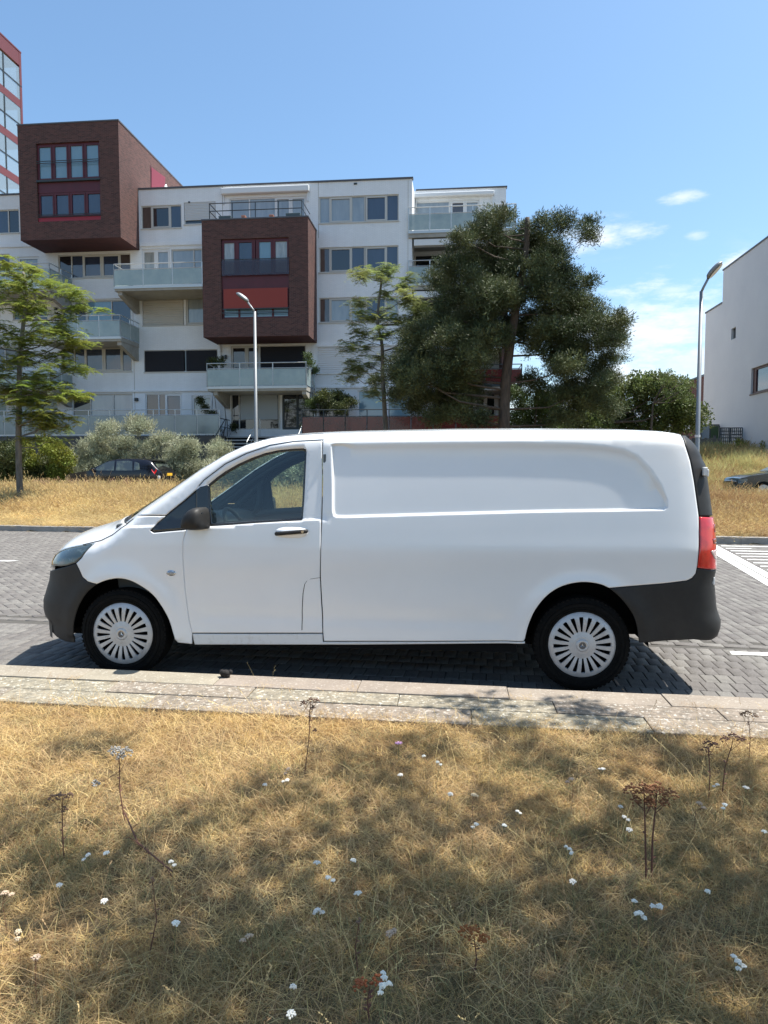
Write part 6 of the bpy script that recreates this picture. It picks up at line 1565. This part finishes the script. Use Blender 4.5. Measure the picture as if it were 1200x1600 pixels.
field('brown_grass', C_tallb, 1700, (-24, 3), lambda: 3 + 6.5*rnd.random()**.7, lambda x, d: .72*(1 + .3*noise2(x, d, 1.2, 4)))
field('dune_grass', C_dune, 4200, (4.5, 15), lambda: 6.5 + 19*rnd.random(), lambda x, d: (.6 if d < 12 else .95)*(1 + .4*noise2(x, d, .8, 3)), keep=lambda x, y, d: not (9.6 < d < 14.0) and x < 14.2)
field('dune_grass', C_dune, 1300, (-24, 4.5), lambda: 16.3 + 6*rnd.random(), lambda x, d: .9)
field('brown_grass', C_tallb, 1500, (4.5, 15), lambda: 14 + 10*rnd.random(), lambda x, d: .9*(1 + .4*noise2(x, d, .8, 1)), keep=lambda x, y, d: x < 14.2)
field('dune_grass', C_dune, 500, (-20, -7), lambda: 8 + 2.6*rnd.random(), lambda x, d: .7)
# seed heads standing before the black car
P = [(cx0 + rnd.uniform(-.2, 4.4), 26.4 + rnd.uniform(-.6, .6), 1.02 + rnd.uniform(-.12, .12)) for _ in range(60)]
tag(scatter('weed_heads', C_weed, P, anyrot(60), nr.uniform(.5, 1.0, 60)), kind='stuff')

# ---- near verge: short scorched grass
C_g1 = proto_coll('short_dry_grass', [proto_grass(60, .060, .0024, M_dry, .10, 1.6, False, .5, 2, .9) for _ in range(4)])
C_g2 = proto_coll('short_straw', [proto_grass(40, .105, .0026, M_dry2, .11, 1.6, False, .6, 3, .85) for _ in range(3)])
C_g3 = proto_coll('short_green_grass', [proto_grass(56, .085, .0024, M_green, .10, 1.2, False, .5, 3, .7) for _ in range(3)])
C_g4 = proto_coll('grass_stalks', [proto_grass(7, .30, .0020, M_dry2, .10, .9, True, .5, 3, .5, .28) for _ in range(4)])
C_g5 = proto_coll('dark_thatch', [proto_grass(40, .05, .0025, M_tallb, .10, 2.2, False, .5, 2, 1.0) for _ in range(3)])
def noise2(x, y, s=1.0, o=0.0):
    return (math.sin(x*1.7*s+o)*math.cos(y*2.3*s-o*.7) + math.sin((x+y)*3.1*s+o*2)*.5 + math.sin((x*2.9-y*4.3)*s+o)*.35)/1.85
def verge(name, coll, n, w, hs, ymax=.0, xy=(-4.2, 4.2, .35), sxy=1.0):
    P, S = [], []; tries = 0
    while len(P) < n and tries < n*40:
        tries += 1; x = rnd.uniform(xy[0], xy[1]); y = rnd.uniform(xy[2], 4.35)
        e = grass_edge(x) + .035*math.sin(x*5) + .03*math.sin(x*13+1) + ymax
        if y > e or rnd.random() > w(x, y): continue
        P.append((x, y, gz(x, min(y, e-.03)) - .004)); h = hs(x, y)*rnd.uniform(.7, 1.3); S.append((sxy*rnd.uniform(.8, 1.3), sxy*rnd.uniform(.8, 1.3), h))
    return tag(scatter(name, coll, P, rrot(len(P), .16), np.array(S)), kind='stuff')
verge('short_grass', C_g1, 9000, lambda x, y: .62 + .38*noise2(x, y, 2.4, 6), lambda x, y: .82 + .35*noise2(x, y))
verge('straw', C_g2, 4200, lambda x, y: .5 + .5*noise2(x, y, 1.3, 2), lambda x, y: .72)
verge('green_grass', C_g3, 3800, lambda x, y: min(1, max(.04, .25 + .35*sstep(-1.5, 1.2, x) + .8*noise2(x, y, 1.5, 5)) * (1.15 - .28*y + .3*sstep(-.5, 1, x))), lambda x, y: .72 + .6*max(0, noise2(x, y, 2.2, 1)))
verge('thatch', C_g5, 3200, lambda x, y: .6 + .4*noise2(x, y, 2, 3), lambda x, y: 1, ymax=.03)
verge('grass_stalks', C_g4, 700, lambda x, y: .25 + .75*max(0, noise2(x, y, 1.1, 4)) * (1.1 - .2*y), lambda x, y: rnd.uniform(.5, 1.1))
# a few tufts growing in the kerb joints and at the kerb foot
P = [(x, w3(.35)(x) + rnd.gauss(0, .01), .112) for x in [rnd.uniform(-3.3, 2.6) for _ in range(26)]] + [(x, grass_edge(x) + rnd.uniform(-.02, .10), .10) for x in [rnd.uniform(-.9, 2.4) for _ in range(120)]]
tag(scatter('kerb_tufts', C_g1, P, rrot(len(P), .2), nr.uniform(.3, .8, len(P))), kind='stuff')

# ---- yarrow and dead stems in the near grass
M_yar = mat('yarrow_white', (0.80, 0.77, 0.68), .8, rand=.12); M_cream = mat('dried_flower', (0.55, 0.43, 0.30), .9, rand=.15)
M_stem = mat('green_stem', (0.16, 0.17, 0.07), .8); M_stemb = mat('dead_stem', (0.13, 0.055, 0.035), .85); M_rust = mat('rust_seed', (0.17, 0.06, 0.03), .9, rand=.2)
M_greyh = mat('grey_seed', (0.20, 0.19, 0.17), .9, rand=.3, noise=(40, (.36,.35,.33), .5, .6)); M_pink = mat('pink_petal', (.62,.32,.50), .7); M_brownh = mat('brown_seed', (0.15, 0.085, 0.055), .9, rand=.3)
def umbel(mb, c, r, n, k, flat=.28, jz=.001):
    for i in range(n):
        a = i*2.4; q = r*math.sqrt((i+.5)/n); mb.ball((c[0]+q*math.cos(a), c[1]+q*math.sin(a), c[2]+r*flat*(1-(q/r)**2)+rnd.uniform(-jz, jz)), k*rnd.uniform(.8, 1.15), k*rnd.uniform(.8, 1.15), k*.6, 6, 3)
def flower_proto(name, m, ms, h, heads, k):
    t = bpy.data.objects.new(name, None); COL.objects.link(t)
    mb = MB(); b = Vector((0, 0, 0)); jx, jy = rnd.gauss(0, .01), rnd.gauss(0, .01); fork = Vector((jx, jy, h*.78))
    mb.tube([b, (jx*.5, jy*.5, h*.4), fork], [.0016, .0014, .0012], 5)
    hb = MB()
    for (dx, dy, dz, r, n) in heads:
        e = Vector((dx, dy, h+dz)); mb.tube([fork, e], .0009, 4)
        for q in range(4): a = q*1.57; mb.tube([e - Vector((0,0,.012)), e + Vector((math.cos(a)*r*.6, math.sin(a)*r*.6, -.001))], .0006, 3)
        umbel(hb, e, r, n, k)
    mb.build('stem', ms, t, local=True); hb.build('flower_head', m, t, local=True); return reg(t)
fp = [flower_proto('yarrow_plant', M_yar, M_stem, .15, [(0,0,0,.017,15)], .0052),
      flower_proto('yarrow_plant', M_yar, M_stem, .17, [(.012,0,0,.015,13),(-.016,.006,-.008,.012,9)], .0052),
      flower_proto('yarrow_plant', M_yar, M_stem, .16, [(0,0,0,.016,14),(.026,.010,-.012,.013,10),(-.020,.012,.006,.012,10),(.004,-.02,-.012,.012,9)], .0055),
      flower_proto('yarrow_plant', M_cream, M_stemb, .15, [(0,0,0,.018,14),(.03,0,-.01,.014,10)], .0055)]
used_p = set()
FL = list(zip([(-1.202,2.315),(-1.231,2.275),(-0.96,2.263),(-1.297,2.126),(-1.094,2.08),(-0.842,1.985),(-0.813,2.929),(-0.732,2.943),(-0.714,3.141),(-0.485,2.319),(-0.413,2.216),(-0.365,2.363),(-0.287,2.162),(-0.385,2.053),(-0.189,1.775),(-0.398,1.687),(-0.446,1.74),(-1.282,1.907),(-1.153,1.781),(-0.583,1.914),(-1.422,2.057),(-0.133,3.297),(-0.088,3.198),(-0.232,3.072),(-0.029,2.928),(0.51,3.095),(0.639,3.181),(0.239,2.722),(0.159,2.649),(0.064,2.605),(0.654,2.854),(0.648,2.753),(0.654,2.704),(0.392,2.473),(0.408,2.344),(1.102,3.043),(1.224,3.098),(1.08,2.876),(0.828,2.317),(1.137,2.719),(0.546,2.189),(0.568,2.159),(0.613,2.216),(0.772,1.976),(-0.158,2.03),(-0.171,1.766),(0.08,2.892),(0.973,2.925)],
    [1,1,1,0,0,0,0,1,3,0,1,0,0,2,2,0,0,3,3,3,3,0,1,0,0,3,1,1,1,1,0,1,0,2,0,1,1,1,0,0,1,2,1,2,3,2,3,3],
    ['upper of the twin white yarrow heads in the left middle grass','lower left twin white yarrow head in the left middle grass','white yarrow head left of the long fallen dark stem','small lone white yarrow head near the left edge','small white yarrow head below the twin heads on the left','small white yarrow head left of centre in deep shade','left of the two white yarrow heads just below the tall brown stem','broader right of the two yarrow heads below the tall brown stem','cream yarrow head close to the foot of the tall brown stem','small white yarrow head in the middle of the verge','round white yarrow head just right of the frame centre line low','lone white yarrow head upper middle of the shaded verge','small white yarrow head right of the round one','sunlit cream white yarrow cluster in the lower middle','large white yarrow cluster at the bottom middle','white yarrow head near the bottom edge left of centre','small white yarrow head above the bottom edge left of centre','dried cream yarrow head at the lower left','dried cream yarrow head lowest on the left edge','wide dried pale yarrow head in the lower left middle','dried cream yarrow head touching the left edge','tiny white yarrow head in the sunlit patch near the kerb','pair of white yarrow heads in the sunlit patch near the kerb','thin white yarrow head left of the sunlit pair','small white yarrow head below the sunlit pair','dried pale yarrow head right of centre near the kerb','flat white yarrow head right of centre near the kerb','white yarrow head highest of the three in the right middle shade','white yarrow head middle of the three in the right middle shade','white yarrow head leftmost of the three in the right middle shade','small white yarrow head highest left of the rust red stems','white yarrow head middle left of the rust red stems','small white yarrow head lowest left of the rust red stems','brightest white yarrow cluster right of centre','pointed pale yarrow bud under the brightest cluster','white yarrow pair behind the rust red stems','white yarrow pair nearest the right edge by the kerb','flat white yarrow head at the right below the pair','round white yarrow bud right of the rust red stems','tiny white yarrow head at the right edge','left head of the large white yarrow group at lower right','biggest white yarrow cluster at lower right','right head of the large white yarrow group at lower right','single large white yarrow head at lower right edge','dried cream yarrow head left of the orange seed plant','bright white yarrow cluster at the bottom centre','wide dried pale yarrow head in the upper middle shade','wide dried brown cream yarrow head behind the rust red stems']))
for (xy, k, lab) in FL:
    src = fp[k]
    if k in used_p: o = copy_tree(src)
    else: o = src; used_p.add(k)
    tag(o, lab, 'flower', 'yarrow plants in the near grass')
    o.location = (xy[0], xy[1], .25 - .155*1.0 - .01); o.rotation_euler = (rnd.gauss(0, .12), rnd.gauss(0, .12), rnd.uniform(0, 6.28)); s = rnd.uniform(.50, .72); o.scale = (s, s, 1)
pf = thing('pink_flower', 'small pink flower in the grass near the kerb', 'flower', (0, 0, 0)); p_ = [(-0.283,3.527)][0]
mb = MB()
for k in range(7): a = k*.9; mb.obox((p_[0]+.012*math.cos(a), p_[1]+.012*math.sin(a), .20), (.008*math.cos(a), .008*math.sin(a), .001), (-.004*math.sin(a), .004*math.cos(a), 0), (0, 0, .0006))
mb.build('petals', M_pink, pf); mb = MB(); mb.tube([(p_[0], p_[1], .09), (p_[0], p_[1], .20)], .0012, 5); mb.build('stem', M_stem, pf)
def dead_plant(xy, label, h, lean, heads, mh, ms, thick=.0028, name='dead_flower_stem', leaves=8, stems=((0, 0),), group='dead flower stems in the near grass'):
    t = thing(name, label, 'dead plant', (xy[0], xy[1], .09), group); x, y = xy
    for (sx, sy) in stems:
        mb = MB(); top_ = Vector((x + sx + lean[0], y + sy + lean[1], .09 + h)); base = Vector((x + sx*.4, y + sy*.4, .09))
        mid = base.lerp(top_, .5) + Vector((rnd.gauss(0, .008), rnd.gauss(0, .008), 0)); mb.tube([base, mid, top_], [thick, thick*.8, thick*.5], 6)
        hb = MB()
        for (dx, dz, r, n) in heads:
            a = rnd.uniform(0, 6.28); e = top_ + Vector((dx, rnd.gauss(0, .015), dz)); f = base.lerp(top_, .72 + rnd.uniform(0, .15)); mb.tube([f, f.lerp(e, .6) + Vector((0, 0, -.004)), e], thick*.35, 4)
            umbel(hb, e, r, int(n*1.8), .0052, .9, .007)
        for k in range(leaves):
            f = mid.lerp(top_, rnd.random()) if k % 2 else base.lerp(mid, .3 + .7*rnd.random()); a = rnd.uniform(0, 6.28); d = Vector((math.cos(a), math.sin(a), .4))*.018
            mb.add([f, f + d*.5 + Vector((-d.y, d.x, 0))*.25, f + d, f + d*.5 - Vector((-d.y, d.x, 0))*.3], [(0, 1, 2, 3)])
        mb.build('stem', ms, t, fix=False); hb.build('seed_head', mh, t)
    return t
b_ = [(-1.382,2.788),(-1.493,2.506),(-0.73,3.323),(0.698,2.56),(1.153,3.278),(1.225,3.317),(1.509,3.74),(-0.824,2.367),(0.223,2.278),(-0.226,1.827),(0.061,2.027),(-0.932,2.008),(-0.28,2.005)]
dead_plant(b_[0], 'tall dead stem with a broad grey seed head on the left', .30, (-.03, .02), [(-.03,0,.026,16),(0,.008,.028,18),(.032,.002,.026,16),(.015,-.01,.02,12),(-.10,-.13,.016,10)], M_greyh, M_stemb)
dead_plant(b_[1], 'shorter brown dead stem left of the grey seed head', .24, (-.01, .02), [(-.03,0,.018,10),(0,.008,.02,10),(.028,.004,.016,8),(.01,-.05,.012,6)], M_brownh, M_stemb)
dead_plant(b_[2], 'tall thin brown dead stem standing against the kerb left of centre', .37, (.03, .02), [(-.035,-.01,.015,8),(0,.006,.018,8),(.03,.004,.015,8),(.012,-.03,.012,6),(.02,-.14,.01,5)], M_brownh, M_stemb, leaves=12)
dead_plant(b_[3], 'pair of thick rust red dead stems with rusty seed heads at the right', .33, (.0, .03), [(-.045,0,.026,16),(0,.008,.03,18),(.045,-.004,.026,16),(.02,-.03,.02,12),(-.03,-.03,.02,12)], M_rust, M_stemb, thick=.0042, stems=((-.012, 0), (.035, .01)))
dead_plant(b_[4], 'dark dead stem with small brown heads left of the pair by the right kerb', .24, (-.0, .02), [(-.03,0,.02,10),(.0,.008,.02,10),(.03,.0,.018,8)], M_brownh, M_stemb)
dead_plant(b_[5], 'leaning dark dead stem in the middle of the three by the right kerb', .26, (.05, .02), [(-.04,0,.02,10),(.0,.01,.022,10),(.035,.0,.02,10)], M_brownh, M_stemb)
dead_plant(b_[6], 'slim dead stem rising against the kerb at the right edge', .23, (.0, .02), [(-.025,0,.016,8),(.0,.008,.018,8),(.025,.0,.016,8)], M_brownh, M_stemb, thick=.002)
dead_plant(b_[10], 'short dead plant with orange brown seed heads low right of centre', .13, (.0, .01), [(-.025,0,.02,12),(.0,.008,.022,12),(.03,-.012,.016,10)], mat('orange_seed', (.30,.11,.03), .9, rand=.2), M_stemb)
dead_plant(b_[9], 'orange brown seed plant at the bottom edge near the middle', .10, (.0, .01), [(-.025,0,.02,12),(.02,.004,.018,10)], MATS['orange_seed'], M_stemb)
dead_plant(b_[11], 'slim dark leafless stem low on the left', .24, (.01, .02), [(0, 0, .008, 4)], M_brownh, M_stemb, thick=.002, leaves=3)
dead_plant(b_[12], 'slim dark leafless stem low near the middle', .16, (.0, .01), [(0, 0, .006, 3)], M_brownh, M_stemb, thick=.002, leaves=2)
fs = thing('fallen_stem', 'long dark red stem lying across the grass in the left shade', 'dead plant', (0, 0, 0)); fpp = [(-1.37,2.76),(-1.204,2.523),(-1.076,2.404),(-0.978,2.313)]
mb = MB(); mb.tube([(p[0], p[1], .16 + .01*i) for i, p in enumerate(fpp)], .0032, 6)
for k in range(14):
    f = Vector((*fpp[k % 4], .17)).lerp(Vector((*fpp[(k+1) % 4 if (k+1) % 4 else 3], .17)), rnd.random()); mb.tube([f, f + Vector((rnd.gauss(0, .02), rnd.gauss(0, .02), rnd.uniform(-.01, .03)))], .0014, 4)
mb.build('stem', M_stemb, fs)

# ---- trees beside the camera whose crowns shade the near verge
SH = [(-1.843,2.765),(-1.904,3.53),(-1.43,2.238),(-1.282,2.497),(-1.08,2.76),(-1.011,2.28),(-0.761,2.595),(-0.618,2.248),(-0.394,2.83),(-0.559,3.539),(-0.238,3.699),(-0.255,2.514),(-0.025,2.922),(-0.019,2.381),(0.369,3.718),(0.257,3.125),(0.586,3.424),(0.494,2.868),(0.344,2.494),(0.997,3.869),(0.81,3.12),(0.84,2.758),(1.29,3.57),(1.312,3.171),(1.051,2.69),(0.624,2.375),(0.833,2.264),(0.378,2.157),(0.1,2.071),(-0.127,1.994),(-0.404,2.048),(-0.687,1.991),(-0.942,2.023),(-1.072,1.846),(-0.717,1.809),(-0.395,1.818),(-0.047,1.831),(0.25,1.907),(0.588,2.014),(0.841,1.991),(0.118,4.408),(0.669,4.404),(0.258,4.084),(0.86,4.198),(1.117,3.709),(-0.811,3.079),(-1.693,2.455),(1.031,2.416),(-0.607,2.057),(-0.292,2.247),(-0.328,3.227)]
SR = [.10,.10,.22,.20,.20,.24,.22,.22,.16,.14,.13,.20,.20,.22,.16,.20,.20,.22,.22,.16,.22,.22,.18,.20,.22,.22,.22,.22,.22,.20,.22,.20,.22,.22,.22,.22,.22,.22,.22,.22,.10,.12,.10,.10,.16,.10,.16,.2,.2,.2,.10]
cl1 = []
for (x, y), r in zip(SH, SR):
    for _ in range(2):
        h = rnd.uniform(5.2, 6.0); cl1.append((x + .44*h + rnd.gauss(0, .05), y + .105*h + rnd.gauss(0, .04), h + .1, r*.88, r*.65))
for _ in range(70):
    x = rnd.uniform(-3.4, 5.5); y = rnd.uniform(-3.5, .9); h = rnd.uniform(4.8, 7.5); cl1.append((x + .44*h, y + .105*h, h, .4, .3))
for _ in range(40):
    x = rnd.uniform(2.4, 6.0); y = rnd.uniform(.8, 4.2); h = rnd.uniform(4.8, 7.5); cl1.append((x + .44*h, y + .105*h, h, .4, .3))
for i, (bx, by, lab) in enumerate(((6.4, .9, 'leafy tree beside the camera on the near verge, outside the right edge'),)):
    tree('roadside_tree', lab, (bx, by, gz(bx, by)), [(bx, by, 0), (bx-.1, by, 1.6), (bx-.6, by+.1, 3.2), (bx-1.6, by+.1, 5.0), (bx-2.8, by, 6.4)], cl1, C_shade, 140, r0=.16, low=.6, shell=.2, limb=.022, scl=(.8, 1.2))

# white garden chairs on the ground floor terrace
def garden_chair(x, y, label):
    z = TZ; t = thing('garden_chair', label, 'chair', (x, y, z), 'garden chairs on the terrace')
    mb = MB(); mb.box(x-.25, x+.25, y-.25, y+.2, z+.40, z+.45); mb.build('seat', M_framew, t)
    mb = MB(); mb.obox((x, y+.24, z+.72), (.25, 0, 0), (0, .02, 0), (0, .05, .30)); mb.build('backrest', M_framew, t)
    for sx in (-.22, .22):
        for sy in (-.22, .17): mb = MB(); mb.box(x+sx-.02, x+sx+.02, y+sy-.02, y+sy+.02, z, z+.40); mb.build('leg', M_framew, t)
for (x, _), lab in zip([(-15.656,4.674),(-15.026,4.669)], ('left white garden chair behind the glass terrace screen', 'right white garden chair behind the glass terrace screen')): garden_chair(x, 38.6, lab)
